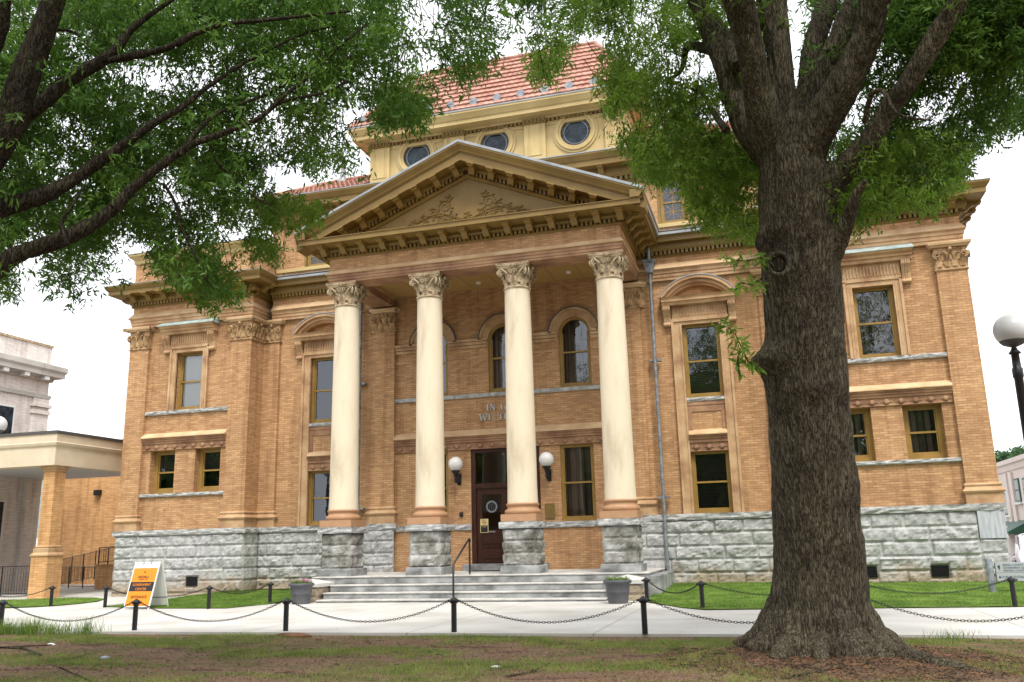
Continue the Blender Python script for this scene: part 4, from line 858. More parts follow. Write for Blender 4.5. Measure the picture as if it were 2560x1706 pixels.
# ---- attic storey with union jack windows
YA = 2.0; XA = 10.2
aw = [(5.97, 6.87, 12.92, 14.62), (7.72, 8.62, 12.92, 14.62)]
aw = aw+mirror_holes(aw)
b = MB(); wall(b, -XA, XA, 12.0, 15.0, YA, aw, .2); b.box(-XA, -XA+.3, YA, 10, 12, 15).box(XA-.3, XA, YA, 10, 12, 15); b.box(-XA-.02, -9.7, YA-.06, YA+.1, 12.2, 14.7).box(9.7, XA+.02, YA-.06, YA+.1, 12.2, 14.7); b.build('attic_wall', 'brick', CH)
for h in aw:
    make_window(h[0], h[1], h[2], h[3], YA+.05, cross=True, fr=.08)
    MB().box(h[0]-.09, h[0], YA-.03, YA+.06, h[2], h[3]+.12).box(h[1], h[1]+.09, YA-.03, YA+.06, h[2], h[3]+.12).box(h[0], h[1], YA-.03, YA+.06, h[3], h[3]+.12).build('attic_window_trim', 'trim', CH)
MB().box(-XA, XA, YA-.1, YA+.02, 12.78, 12.92).build('attic_sill', 'trim_light', CH)
Pa = [(-XA, 10), (-XA, YA), (XA, YA), (XA, 10)]
ac = MB().sweep(Pa, [(-.3, 14.72), (.04, 14.72), (.07, 14.78), (.1, 14.80), (.1, 14.83), (.01, 14.831), (.01, 14.98), (.2, 14.98), (.24, 15.06), (.26, 15.1), (.26, 15.36), (.6, 15.36), (.6, 15.34), (.66, 15.34), (.66, 15.55), (.7, 15.57), (.78, 15.70), (.82, 15.76), (.82, 15.82), (-.3, 15.82)]).build('attic_cornice', 'trim', CH)
d = MB()
for p0, p1 in zip(Pa[:-1], Pa[1:]): dent_block(d, p0, p1, .0, .19, 14.833, 14.98, .2, .11)
d.build('dentil_course', 'trim', ac)
for i in range(14): modillion(ac, -XA+.1+(2*XA-.2)*i/13, YA-.24, 15.36)
MB().sweep(Pa, [(-.3, 15.822), (.835, 15.822), (.835, 15.86), (-.3, 15.95)]).build('gutter_flashing', 'metal_roof', ac)

# ---- tiled roofs
def tile_slope(mb, A, B, C, D, rows, pitch=.21, amp=.035, lip=.045):
    """quad A-B bottom edge, D-C top edge; rows of pan tiles with stepped butts"""
    A, B, C, D = map(Vector, (A, B, C, D)); nrm = (B-A).cross(D-A).normalized(); ux = (B-A).normalized()
    for r in range(rows):
        t0, t1 = r/rows, (r+1)/rows+.01; a0, b0 = A.lerp(D, t0), B.lerp(C, t0); a1, b1 = A.lerp(D, min(1, t1)), B.lerp(C, min(1, t1))
        o0, o1 = a0.dot(ux), b0.dot(ux); p0, p1 = a1.dot(ux), b1.dot(ux); n = max(4, int((o1-o0)/pitch*8))
        vs = []
        for i in range(n+1):
            u = o0+(o1-o0)*i/n; uu = min(max(u, p0), p1); f0 = (u-o0)/(o1-o0+1e-9); f1 = (uu-p0)/(p1-p0+1e-9) if p1 > p0 else .5
            wv = amp*(abs(sin(pi*u/pitch))**.7); wv2 = amp*(abs(sin(pi*uu/pitch))**.7)
            q0 = a0.lerp(b0, f0); q1 = a1.lerp(b1, min(max(f1, 0), 1))
            vs += [q0+nrm*-.01, q0+nrm*(lip+wv), q1+nrm*wv2]
        mb.add(vs, [(i*3+j, (i+1)*3+j, (i+1)*3+j+1, i*3+j+1) for i in range(n) for j in range(2)])
ZB = 15.86
t = MB(); XR = XA+.75; ZR = 17.6; YR = 4.3
tile_slope(t, (-XR, YA-.75, ZB), (-5.85, YA-.75, ZB), (-5.85, YR, ZR), (-XR+2.6, YR, ZR), 8); tile_slope(t, (5.0, YA-.75, ZB), (XR, YA-.75, ZB), (XR-2.6, YR, ZR), (5.0, YR, ZR), 8)
tile_slope(t, (-XR, 10, ZB), (-XR, YA-.75, ZB), (-XR+2.6, YR, ZR), (-XR+2.6, 7.4, ZR), 8); tile_slope(t, (XR, YA-.75, ZB), (XR, 10, ZB), (XR-2.6, 7.4, ZR), (XR-2.6, YR, ZR), 8)
t.prism([(-XR+2.6, YR), (XR-2.6, YR), (XR-2.6, 7.4), (-XR+2.6, 7.4)], 'z', ZR-.3, ZR+.02)
at_roof = t.build('attic_roof', 'tile', CH)
rd = MB()
for s in (-1, 1):
    rd.tube([(s*XR, YA-.75, ZB+.05), (s*(XR-2.6), YR, ZR+.08)], .09, 8); 
rd.tube([(-XR+2.6, YR, ZR+.08), (XR-2.6, YR, ZR+.08)], .09, 8); rd.build('ridge_tile', 'tile', at_roof)
for s in (-1, 1):
    MB().lathe([(.42, 17.35), (.3, 17.5), (.16, 17.75), (.10, 18.05), (.085, 18.3), (.12, 18.33), (.12, 18.38), (.07, 18.42), (.06, 18.7), (.1, 18.75), (.05, 18.85), (0.01, 18.95)], s*8.25, YR, 16).build('roof_finial', 'metal_roof', CH)

# ---- lantern (upper stage with round windows)
YT = 2.05; TC = -.42; TX = 5.35
tw = MB(); occ = [TC-3.32, TC+.02, TC+3.32]; ZO = 17.18; RO = .62
zb, zt = 15.9, 17.95
segs = 32
xs = [TC-TX]+[ (occ[0]+occ[1])/2, (occ[1]+occ[2])/2 ]+[TC+TX]
for k in range(3):      # wall sheet around each round opening
    x0, x1 = xs[k], xs[k+1]; cx = occ[k]; inner = []; outer = []
    for i in range(segs):
        a = 2*pi*i/segs; inner.append((cx+RO*cos(a), YT, ZO+RO*sin(a))); dx, dz = cos(a), sin(a); tt = 1e9
        if dx > 1e-6: tt = min(tt, (x1-cx)/dx)
        if dx < -1e-6: tt = min(tt, (x0-cx)/dx)
        if dz > 1e-6: tt = min(tt, (zt-ZO)/dz)
        if dz < -1e-6: tt = min(tt, (zb-ZO)/dz)
        outer.append((cx+dx*tt, YT, ZO+dz*tt))
    back = [(p[0], YT+.25, p[2]) for p in inner]
    tw.add(inner+outer+back, [(i, segs+i, segs+(i+1) % segs, (i+1) % segs) for i in range(segs)]+[(i, (i+1) % segs, 2*segs+(i+1) % segs, 2*segs+i) for i in range(segs)])
    for cxx, czz in ((x0, zb), (x1, zb), (x0, zt), (x1, zt)):
        ia = min(range(segs), key=lambda i: (outer[i][0]-cxx)**2*.5+(outer[i][2]-czz)**2*.5); 
        # close the corner left by the radial fan
        ang = math.atan2(czz-ZO, cxx-cx) % (2*pi); i0 = int(ang/(2*pi)*segs); tw.add([outer[i0], (cxx, YT, czz), outer[(i0+1) % segs]], [(0, 1, 2)])
tw.box(TC-TX, TC-TX+.1, YT, 9, zb, zt).box(TC+TX-.1, TC+TX, YT, 9, zb, zt)
lan = tw.build('lantern_wall', 'trim_light', CH)
def tower_pil(x0, x1):
    p = MB().box(x0, x1, YT-.14, YT+.02, 15.9, 18.0).box(x0-.04, x1+.04, YT-.18, YT+.02, 15.9, 16.14)
    for a, b_, c, d in ((x0+.14, x0+.17, 16.35, 17.78), (x1-.17, x1-.14, 16.35, 17.78)): p.box(a, b_, YT-.165, YT-.14, c, d)
    p.box(x0+.17, x1-.17, YT-.165, YT-.14, 17.75, 17.78).box(x0+.17, x1-.17, YT-.165, YT-.14, 16.35, 16.38)
    p.box(x0+.22, x0+.235, YT-.155, YT-.14, 16.44, 17.7).box(x1-.235, x1-.22, YT-.155, YT-.14, 16.44, 17.7)
    return p.build('lantern_pilaster', 'trim_light', CH)
PX = [TC-TX+.0, TC-2.1, TC+1.28, TC+TX-.86]
for x in PX: tower_pil(x, x+.86)
for cx in occ:
    f = MB(); n = 40
    for r0, r1, y0 in ((RO-.02, RO+.07, YT-.05), (RO+.07, RO+.17, YT-.10), (RO+.17, RO+.27, YT-.05)):
        for k in range(n):
            t0, t1 = 2*pi*k/n, 2*pi*(k+1)/n
            f.prism([(cx+r1*cos(t0), ZO+r1*sin(t0)), (cx+r0*cos(t0), ZO+r0*sin(t0)), (cx+r0*cos(t1), ZO+r0*sin(t1)), (cx+r1*cos(t1), ZO+r1*sin(t1))], 'y', y0, YT+.02)
    oc = f.build('round_window', 'trim_light', CH)
    for nm, r0, r1, y0, mm in (('leaded_border', .48, .62, YT+.08, 'carved_grey'), ('inner_ring', .465, .49, YT+.06, 'white')):
        g = MB()
        for k in range(n):
            t0, t1 = 2*pi*k/n, 2*pi*(k+1)/n
            if nm == 'leaded_border' and k % 5 == 0: t1 -= .05
            g.prism([(cx+r1*cos(t0), ZO+r1*sin(t0)), (cx+r0*cos(t0), ZO+r0*sin(t0)), (cx+r0*cos(t1), ZO+r0*sin(t1)), (cx+r1*cos(t1), ZO+r1*sin(t1))], 'y', y0, YT+.12)
        g.build(nm, 'lead' if nm == 'leaded_border' else 'pipe', oc)
    MB().add([(cx+.63*cos(2*pi*k/n), YT+.11, ZO+.63*sin(2*pi*k/n)) for k in range(n)], [tuple(range(n))]).build('pane', 'oculus_glass', oc)
Pt = [(TC-TX, 9), (TC-TX, YT), (TC+TX, YT), (TC+TX, 9)]
tc_ = MB().sweep(Pt, [(-.3, 17.62), (.03, 17.62), (.05, 17.70), (.09, 17.72), (.09, 17.74), (.01, 17.741), (.01, 17.86), (.17, 17.86), (.2, 17.9), (.22, 17.96), (.55, 17.98), (.55, 17.96), (.60, 17.96), (.60, 18.12), (.64, 18.14), (.72, 18.28), (.76, 18.34), (.76, 18.42), (-.3, 18.42)]).build('lantern_cornice', 'trim_light', CH)
d = MB()
for p0, p1 in zip(Pt[:-1], Pt[1:]): dent_block(d, p0, p1, .0, .16, 17.743, 17.86, .17, .09)
for x in PX:
    d.box(x-.06, x+.92, YT-.22, YT, 17.70, 17.735)
    for k in range(6): d.box(x-.02+.155*k, x+.075+.155*k, YT-.26, YT-.18, 17.74, 17.858)
    d.box(x-.06, x+.92, YT-.2, YT, 17.735, 17.87)
d.build('dentil_course', 'trim', tc_)
MB().sweep(Pt, [(-.3, 18.422), (.78, 18.422), (.78, 18.48), (-.3, 18.5)]).build('gutter_flashing', 'metal_roof', tc_)
bz = 18.5; tzz = 22.55; ty0 = YT-.68; ty1 = 4.9; bx0, bx1 = TC-TX-.7, TC+TX+.7; tx0, tx1 = -4.3, 3.35
t = MB(); tile_slope(t, (bx0, ty0, bz), (bx1, ty0, bz), (tx1, ty1, tzz), (tx0, ty1, tzz), 11, .24, .022, .075)
tile_slope(t, (bx0, 11, bz), (bx0, ty0, bz), (tx0, ty1, tzz), (tx0, 8, tzz), 11, .24, .022, .075); tile_slope(t, (bx1, ty0, bz), (bx1, 11, bz), (tx1, 8, tzz), (tx1, ty1, tzz), 11, .24, .022, .075)
t.prism([(tx0, ty1), (tx1, ty1), (tx1, 8), (tx0, 8)], 'z', tzz-.4, tzz+.02); tr_ = t.build('lantern_roof', 'tile', CH)
h = MB()
for a, b_ in (((bx0, ty0, bz), (tx0, ty1, tzz)), ((bx1, ty0, bz), (tx1, ty1, tzz)), ((tx0, ty1, tzz), (tx1, ty1, tzz))): h.tube([Vector(a)+Vector((0, 0, .06)), Vector(b_)+Vector((0, 0, .06))], .1, 8)
h.build('ridge_tile', 'tile', tr_)
c = MB()
for i in range(9): c.box(-2.6+i*.62, -2.35+i*.62, 5.0, 5.2, tzz, tzz+.16)
c.build('ridge_cresting', 'white', tr_)
nv = Vector((0, -(tzz-bz), ty1-ty0)).normalized()
for i in range(13):
    x = bx0+.45+i*.98; g = MB(); cz = Vector((x, ty0+.32, bz+.36))+nv*.12; vs = []
    for k in range(16): a = 2*pi*k/16; vs.append(cz+Vector((.17*cos(a), 0, .17*sin(a))))
    g.add([tuple(v) for v in vs]+[tuple(v+Vector((0, .03, 0))) for v in vs], [tuple(range(16)), tuple(range(31, 15, -1))]+[(k, 16+k, 16+(k+1) % 16, (k+1) % 16) for k in range(16)])
    g.tube([cz+Vector((0, 0, -.15)), cz+Vector((0, 0, -.3))], .035, 6); g.build('snow_guard', 'pipe', tr_)

# ---- downpipes
def downpipe(x, y, z0, z1, head=True):
    m = MB().tube([(x, y, z0), (x, y, z1)], .055, 12)
    for z in np.arange(z0+.6, z1, 2.3): m.tube([(x, y, z), (x, y, z+.07)], .072, 12)
    if head: m.prism([(x-.12, 10.75), (x+.12, 10.75), (x+.19, 11.15), (x-.19, 11.15)], 'y', y-.14, y+.12); m.box(x-.22, x+.22, y-.17, y+.13, 11.15, 11.22).tube([(x, y, 11.2), (x, y, 11.7)], .07, 10)
    o = m.build('downpipe', 'pipe', CH)
    for z in (2.95, 7.6):
        MB().box(x-.2, x+.2, y+.0, y+.2, z, z+.07).build('pipe_bracket', 'pipe', o)
    return o
downpipe(5.56, YW-.14, .55, 11.2); MB().box(5.42, 5.7, YW-.15, YW+.05, .28, .62).build('pipe_boot', 'lead', CH)
downpipe(-5.6, YW-.08, 2.55, 10.9, False)

tick('======== STEPS')
# ================================================================ STEPS
ST = empty('stone_steps', (0, -3.5, 0), 'wide grey granite entrance steps and landing below the four columns', 'steps')
def sbox(name, x0, x1, y0, y1, z0, z1, m='smooth_granite', bv=.012, parent=ST):
    if name in ('step', 'landing_slab'):
        t_ = MB().box(x0-.02, x1+.02, y0+3.5-.025, y1+3.5, z1-.045, z1).build('tread', 'tread', parent); bevel(t_, .01); z1 -= .047
    o = MB().box(x0, x1, y0+3.5, y1+3.5, z0, z1).build(name, m, parent); bevel(o, bv); return o
sbox('landing_slab', -5.25, 5.45, -2.95, 1.1, .48, .715)
sbox('step', -4.40, 4.40, -3.35, -2.90, .27, .48); sbox('step', -4.40, 4.40, -3.78, -3.3, .07, .27)
sbox('step', -4.40, 4.40, -4.2, -3.7, -.1, .085)
sbox('landing_flank', 4.95, 5.75, -2.9, .95, -.2, .62); sbox('landing_flank', -5.75, -4.95, -2.4, .95, -.2, .5)
for s in (-1, 1):
    ck = MB(); x0 = -5.40 if s < 0 else 4.48; w_ = .88
    for (ox, oy), du, ln in (((x0, -3.95+3.5), (1, 0, 0), w_), ((x0+w_, -3.95+3.5), (0, 1, 0), 1.0), ((x0, -2.95+3.5), (0, -1, 0), 1.0)): rock(ck, (ox, oy, 0), du, ln, -.1, .45, .3, 3, .03, 90+s)
    ck.box(x0+.01, x0+w_-.01, -3.94+3.5, -2.9+3.5, -.1, .45); cb_ = ck.build('cheek_block', 'granite', ST)
    zc_ = .45; cx_, cy_ = x0+w_/2, -3.45+3.5; e = .06
    m = MB().box(x0-e, x0+w_+e, -3.95-e+3.5, -2.95+e+3.5, .45, .55); X0, X1, Y0, Y1 = x0-e, x0+w_+e, -3.95-e+3.5, -2.95+e+3.5
    m.add([(X0, Y0, .552), (X1, Y0, .552), (X1, Y1, .552), (X0, Y1, .552), (cx_, cy_, .68)], [(0, 1, 4), (1, 2, 4), (2, 3, 4), (3, 0, 4)]); m.build('cheek_cap', 'concrete', cb_)

# handrail
HR = empty('handrail', (-.05, -4.0, 0), 'slim black iron handrail rising up the middle of the steps', 'handrail')
MB().tube([(0, -.12, .0), (0, -.12, 1.05), (0, 1.2, 1.72), (0, 1.35, 1.78), (0, 1.42, 1.7)], .03, 8).build('rail', 'black', HR)
MB().tube([(0, 1.35, .72), (0, 1.35, 1.76)], .028, 8).build('post', 'black', HR)

# ================================================================ GROUND
def sheet(name, pts, z, m, kind='structure', thick=0):
    mb = MB(); mb.add([(p[0], p[1], z) for p in pts], [tuple(range(len(pts)))])
    if thick: n = len(pts); mb.add([(p[0], p[1], z) for p in pts]+[(p[0], p[1], z-thick) for p in pts], [(i, n+i, n+(i+1) % n, (i+1) % n) for i in range(n)])
    o = mb.build(name, m); tag(o, kind=kind); return o
WE = -12.75
def gz(x, y):
    """height of the worn lawn in the foreground (and everything beyond)"""
    z = -.05
    if y < WE: z += .035*noise.noise(Vector((x*.7, y*.9, 0)))+.012*noise.noise(Vector((x*3, y*3, 5)))-.02
    d = sqrt((x-9.7)**2+((y+15.6)*.9)**2); z += .10*math.exp(-(d/1.9)**2)+.10*math.exp(-(((x-8.3)/.6)**2+((y+16.0)/.8)**2))
    if x > 16.3 and y > WE: z -= min(.5, (x-16.3)*.25)
    return z
gm = MB(); xs_ = list(np.arange(-14, 24.01, .35)); ys_ = list(np.arange(-24, WE-.06, .3))+[WE]
xs_ = [-400, -120, -40]+xs_+[40, 120, 400]; ys_ = [-400, -100, -40]+ys_+[-12, 0, 10, 40, 120, 600]
V_ = [(x, y, gz(x, y) if y <= WE and abs(x) < 30 else (-.06 if x < 15 else -.45)) for y in ys_ for x in xs_]
nx = len(xs_); gm.add(V_, [(j*nx+i, j*nx+i+1, (j+1)*nx+i+1, (j+1)*nx+i) for j in range(len(ys_)-1) for i in range(nx-1)], True)
tag(gm.build('ground', 'ground'), kind='structure')
# concrete walk with the forecourt in front of the steps, its edge 5 cm above the soil
walk = [(-60, WE), (16.0, WE+.05), (16.3, -11.6), (16.3, -6.6), (7.3, -7.4), (6.7, -6.7), (5.7, -4.9), (5.6, -3.0), (-5.7, -3.0), (-5.75, -4.6), (-6.1, -6.3), (-8.4, -6.25), (-10.9, -5.4), (-10.9, -4.5), (-10.3, -.0), (-15.6, .2), (-15.6, 12), (-60, 12)]
sheet('walkway', walk, 0, 'concrete', thick=.25)
MB_ = MB()
# lawns between walk and building
lawnR = [(5.55, -4.5), (5.7, -4.9), (6.7, -6.7), (7.3, -7.4), (16.3, -6.6), (16.3, 14), (15.4, 14), (15.4, .1), (9.7, .1), (9.7, 1), (5.5, 1)]
lawnL = [(-5.6, 1), (-9.7, 1), (-9.7, .1), (-10.6, .1), (-10.9, -4.5), (-11.05, -5.45), (-8.4, -6.25), (-6.1, -6.3), (-5.75, -4.6), (-5.6, -2.6)]
def lawn(name, poly, z, peak=None):
    bm = bmesh.new(); f = bm.faces.new([bm.verts.new((p[0], p[1], z)) for p in poly]); bmesh.ops.triangulate(bm, faces=[f])
    for _ in range(5):
        es = [e for e in bm.edges if e.calc_length() > .7]
        if not es: break
        bmesh.ops.subdivide_edges(bm, edges=es, cuts=1, use_grid_fill=False)
        bmesh.ops.triangulate(bm, faces=bm.faces[:])
    for v in bm.verts:
        if peak and v.co.y > -5: v.co.z += min(1, (v.co.y+5)/5)*peak
        v.co.z += .015*noise.noise(v.co*1.3)
    me = bpy.data.meshes.new(name); bm.to_mesh(me); bm.free(); me.materials.append(MT['turf']); o = bpy.data.objects.new(name, me); col.objects.link(o); tag(o, kind='structure'); return o
lawn('lawn', lawnR, .02, .2); lawn('lawn', lawnL, .02, .12)
isl = [(-13.2, -4.0), (-13.4, -3.0), (-14.2, -1.7), (-15.4, -.9), (-16.6, -.7), (-17.6, -1.4), (-19, -2.0), (-22, -2.6), (-26, -3), (-26, -6), (-14.6, -6), (-13.6, -5.5), (-13.25, -4.8)]
lawn('lawn', isl, .03)
sheet('street', [(16.9, -30), (21.9, -30), (21.9, 80), (16.9, 80)], -.42, 'asphalt')
sheet('pavement', [(15.9, -5.6), (16.9, -5.6), (16.9, 80), (15.5, 80), (15.5, 14), (16.3, 14)], -.02, 'concrete', thick=.4)

# ================================================================ grass blades, litter (stuff)
def in_poly(x, y, poly):
    c = np.zeros(len(x), bool); n = len(poly); j = n-1
    for i in range(n):
        xi, yi = poly[i]; xj, yj = poly[j]
        c ^= ((yi > y) != (yj > y)) & (x < (xj-xi)*(y-yi)/(yj-yi+1e-12)+xi); j = i
    return c
def quick_mesh(name, V, F, m):
    V = np.asarray(V, np.float32); F = np.asarray(F, np.int32); me = bpy.data.meshes.new(name); k = F.shape[1]
    me.vertices.add(len(V)); me.vertices.foreach_set('co', V.ravel()); me.loops.add(F.size); me.loops.foreach_set('vertex_index', F.ravel())
    me.polygons.add(len(F)); me.polygons.foreach_set('loop_start', np.arange(0, F.size, k, dtype=np.int32)); me.polygons.foreach_set('loop_total', np.full(len(F), k, np.int32))
    me.update(calc_edges=True); me.materials.append(MT[m]); o = bpy.data.objects.new(name, me); col.objects.link(o); return o
def blades(name, x, y, z, h, m, wd=.006, lean=.5):
    n = len(x); a = rng.uniform(0, 2*pi, n); hh = h*rng.uniform(.5, 1.3, n); l = hh*lean*rng.uniform(.1, 1, n); la = rng.uniform(0, 2*pi, n)
    dx, dy = np.cos(a)*wd, np.sin(a)*wd; V = np.zeros((n, 3, 3))
    V[:, 0] = np.stack([x-dx, y-dy, z], 1); V[:, 1] = np.stack([x+dx, y+dy, z], 1); V[:, 2] = np.stack([x+np.cos(la)*l, y+np.sin(la)*l, z+hh], 1)
    o = quick_mesh(name, V.reshape(-1, 3), np.arange(3*n).reshape(-1, 3), m); return o
def vnoise(x, y, s, seed=0): return np.array([noise.noise(Vector((a*s, b*s, seed))) for a, b in zip(x, y)])
def lawn_blades(poly, n, peak, zb, name='grass'):
    P = np.array(poly); x = rng.uniform(P[:, 0].min(), P[:, 0].max(), n); y = rng.uniform(max(P[:, 1].min(), -8), min(P[:, 1].max(), 2.5), n); k = in_poly(x, y, poly); x, y = x[k], y[k]
    z = zb+np.clip((y+5)/5, 0, 1)*peak*(y > -5); o = blades(name, x, y, z, .055, 'grass', .006); tag(o, 'short bright green grass growing in the lawn beds beside the building', 'grass', kind='stuff')
lawn_blades(lawnR, 60000, .2, .01); lawn_blades(lawnL, 34000, .12, .01); lawn_blades(isl, 12000, 0, .02)
n = 230000; x = rng.uniform(-7, 15.5, n); y = WE-.02-rng.uniform(0, 1, n)**1.1*6.8
d = vnoise(x*.6, y*1.5, .55, 0)+.5*vnoise(x, y, 1.9, 4)+.28*np.exp(-(WE-y)/.5)*1.3-.04
k = (d > rng.uniform(-.12, .42, n)) & ((x-9.7)**2+(y+15.6)**2 > 2.2); x, y = x[k], y[k]
z = np.array([gz(a, b) for a, b in zip(x, y)])-.004
tag(blades('sparse_grass', x, y, z, .055, 'grass_dry', .005, .9), 'thin patchy grass on the worn foreground soil', 'grass', kind='stuff')
# taller weeds along the walk edge at the far left and right
def weeds(cx, cy, n, sp, h, label):
    x = cx+rng.normal(0, sp, n); y = cy+rng.normal(0, .12, n); o = blades('weed_clump', x, y, np.full(n, -.05), h, 'grass', .006, .7); tag(o, label, 'weeds')
for cx, n_, h_, lb in ((-7.3, 500, .30, 'tall pale weed clump at the left end of the walkway edge'), (-6.6, 420, .34, 'dense weed clump second from the left along the walkway edge'), (-5.95, 220, .26, 'small weed clump third from the left along the walkway edge'), (-5.2, 170, .36, 'isolated tall weed tuft on the walkway edge left of the front bollards'), (11.6, 110, .14, 'low weed tuft at the walkway edge right of the oak')):
    weeds(cx, WE+.02, n_, .2, h_, lb)
# leaf litter / mulch round the oak
n = 20000; a = rng.uniform(0, 2*pi, n); r = .3+2.2*rng.uniform(0, 1, n)**.8; x = 9.7+r*np.cos(a); y = -15.6+r*np.sin(a)*.8
n2 = 22000; x = np.concatenate([x, rng.uniform(-5, 15, n2)]); y = np.concatenate([y, rng.uniform(-19, -13, n2)]); n = len(x)
z = np.array([gz(p, q) for p, q in zip(x, y)])+rng.uniform(.003, .03, n); a = rng.uniform(0, 2*pi, n); ln = rng.uniform(.01, .04, n); wd = rng.uniform(.004, .012, n); tz = rng.uniform(-.012, .018, n)
cx_, sx_ = np.cos(a), np.sin(a); V = np.zeros((n, 4, 3)); V[:, 0] = np.stack([x-cx_*ln, y-sx_*ln, z], 1); V[:, 1] = np.stack([x-sx_*wd, y+cx_*wd, z+.003], 1); V[:, 2] = np.stack([x+cx_*ln, y+sx_*ln, z+tz], 1); V[:, 3] = np.stack([x+sx_*wd, y-cx_*wd, z+.002], 1)
tag(quick_mesh('leaf_litter', V.reshape(-1, 3), np.arange(4*n).reshape(-1, 4), 'litter'), 'brown fallen leaves and mulch scattered around the oak', 'leaf litter', kind='stuff')
tm = MB(); R_t = random.Random(9)
for i in range(260):
    if i < 150: a = R_t.uniform(0, 2*pi); r = R_t.uniform(.9, 2.6); x, y = 9.7+r*cos(a), -15.6+r*sin(a)*.75
    else: x, y = R_t.uniform(-3, 14), R_t.uniform(-18.5, -13.2)
    a = R_t.uniform(0, 2*pi); l = R_t.uniform(.06, .38 if i < 150 else .2); P_ = [(x+cos(a)*l*t, y+sin(a)*l*t) for t in (0, .5, 1)]; tm.tube([(p[0]+R_t.uniform(-.02, .02), p[1]+R_t.uniform(-.02, .02), gz(*p)+.012+R_t.uniform(0, .03)) for p in P_], [R_t.uniform(.003, .008)]*2+[.002], 4)
tag(tm.build('fallen_twigs', 'bark'), 'small dry twigs strewn over the mulch and dirt', 'twigs', kind='stuff')
def twig(pts, r, label):
    m = MB().tube([(p[0], p[1], gz(p[0], p[1])+.02) for p in pts], [r*(1-.6*i/(len(pts)-1)) for i in range(len(pts))], 6)
    for p in pts[1:-1]: m.tube([(p[0], p[1], gz(p[0], p[1])+.02), (p[0]+random.uniform(-.3, .3), p[1]+random.uniform(-.15, .15), gz(p[0], p[1])+.07)], [r*.5, r*.2], 5)
    tag(m.build('fallen_branch', 'bark'), label, 'branch')
def PG(u, v): return pix(u, v, Z=-.05)[:2]
for pts, r, lb in (([(100, 1640), (60, 1620), (0, 1617), (130, 1612)], .03, 'thick fallen branch lying on the dirt at the far left'), ([(1268, 1690), (1330, 1678), (1375, 1655)], .015, 'dark thin twig lying on the dirt at the centre'),
                   ([(205, 1696), (150, 1672), (230, 1706)], .014, 'forked broken branch near the lower left corner'), ([(1985, 1700), (2060, 1690), (2178, 1676)], .018, 'long pale stick lying across the mulch below the oak'),
                   ([(1870, 1625), (1920, 1650), (1995, 1685)], .022, 'dark stick slanting over the mulch left of the roots'), ([(180, 1645), (215, 1636), (250, 1627)], .009, 'fine twig on the dirt at the left')):
    twig([PG(*p) for p in pts], r, lb)
for (u, v), lb, m, sc in (((128, 1611), 'small white stone on the soil at the far left', 'white', (.09, .05, .035)), ((263, 1642), 'flat grey drain marker in the dirt', 'pipe', (.10, .06, .04)), ((1240, 1668), 'small round pale valve cover in the dirt at the centre', 'concrete', (.08, .05, .02)), ((732, 1590), 'worn reddish brown stone block beside the walkway edge', 'litter', (.42, .12, .07))):
    p = pix(u, v, Z=-.05); m_ = MB(); m_.sphere((0, 0, 0), 1, 14, 8, sc); o = m_.build('ground_stone', m); o.location = (p[0], p[1], gz(p[0], p[1])+.01); tag(o, lb, 'stone')

tick('===== BOLLARDS')
# ================================================================ BOLLARDS AND CHAINS
def make_bollard():
    root = empty('bollard'); 
    MB().lathe([(.052, 0), (.052, .5), (.05, .52)], 0, 0, 16).build('post', 'black', root)
    MB().lathe([(.05, .515), (.075, .53), (.085, .56), (.085, .585), (.07, .605), (.035, .625), (.02, .64), (.005, .645)], 0, 0, 16).tube([(-.12, 0, .57), (.12, 0, .57)], .022, 8).build('cap', 'black', root)
    return root
B0 = make_bollard(); bfirst = True
FB = [(-11.5, -12.3), (-7.85, -12.35), (-4.22, -12.42), (-.58, -12.46), (3.05, -12.55), (6.68, -12.72), (10.3, -12.6), (13.95, -12.1)]
BB = [(-16.6, -5.0), (-13.37, -5.07), (-10.83, -5.61), (-6.62, -6.4), (-5.87, -4.4), (5.62, -4.75), (7.24, -7.05), (10.6, -7.0), (13.89, -6.75)]
FL = ['leftmost bollard of the front row, beyond the weeds', 'front row bollard standing in the weeds at the left edge', 'front row bollard in front of the orange sandwich board', 'front row bollard below the left end of the steps', 'front row bollard in front of the middle of the steps', 'front row bollard below the right planter', 'front row bollard hidden behind the oak trunk', 'front row bollard at the far right of the walk']
BL = ['back row bollard by the canopy, leftmost', 'back row bollard on the small lawn island by the canopy pier', 'back row bollard left of the orange sandwich board', 'back row bollard at the left lawn edge right of the sandwich board', 'back row bollard beside the left planter', 'back row bollard beside the right planter', 'back row bollard on the right lawn below the downpipe', 'back row bollard hidden behind the oak on the right lawn', 'back row bollard in front of the grey direction sign']
for lst, labs, grp in ((FB, FL, 'front row of bollards along the walk'), (BB, BL, 'back row of bollards beside the lawns')):
    for (x, y), lb in zip(lst, labs):
        o = B0 if bfirst else copy_tree(B0); bfirst = False; o.location = (x, y, -.0); tag(o, lb, 'bollard', grp)
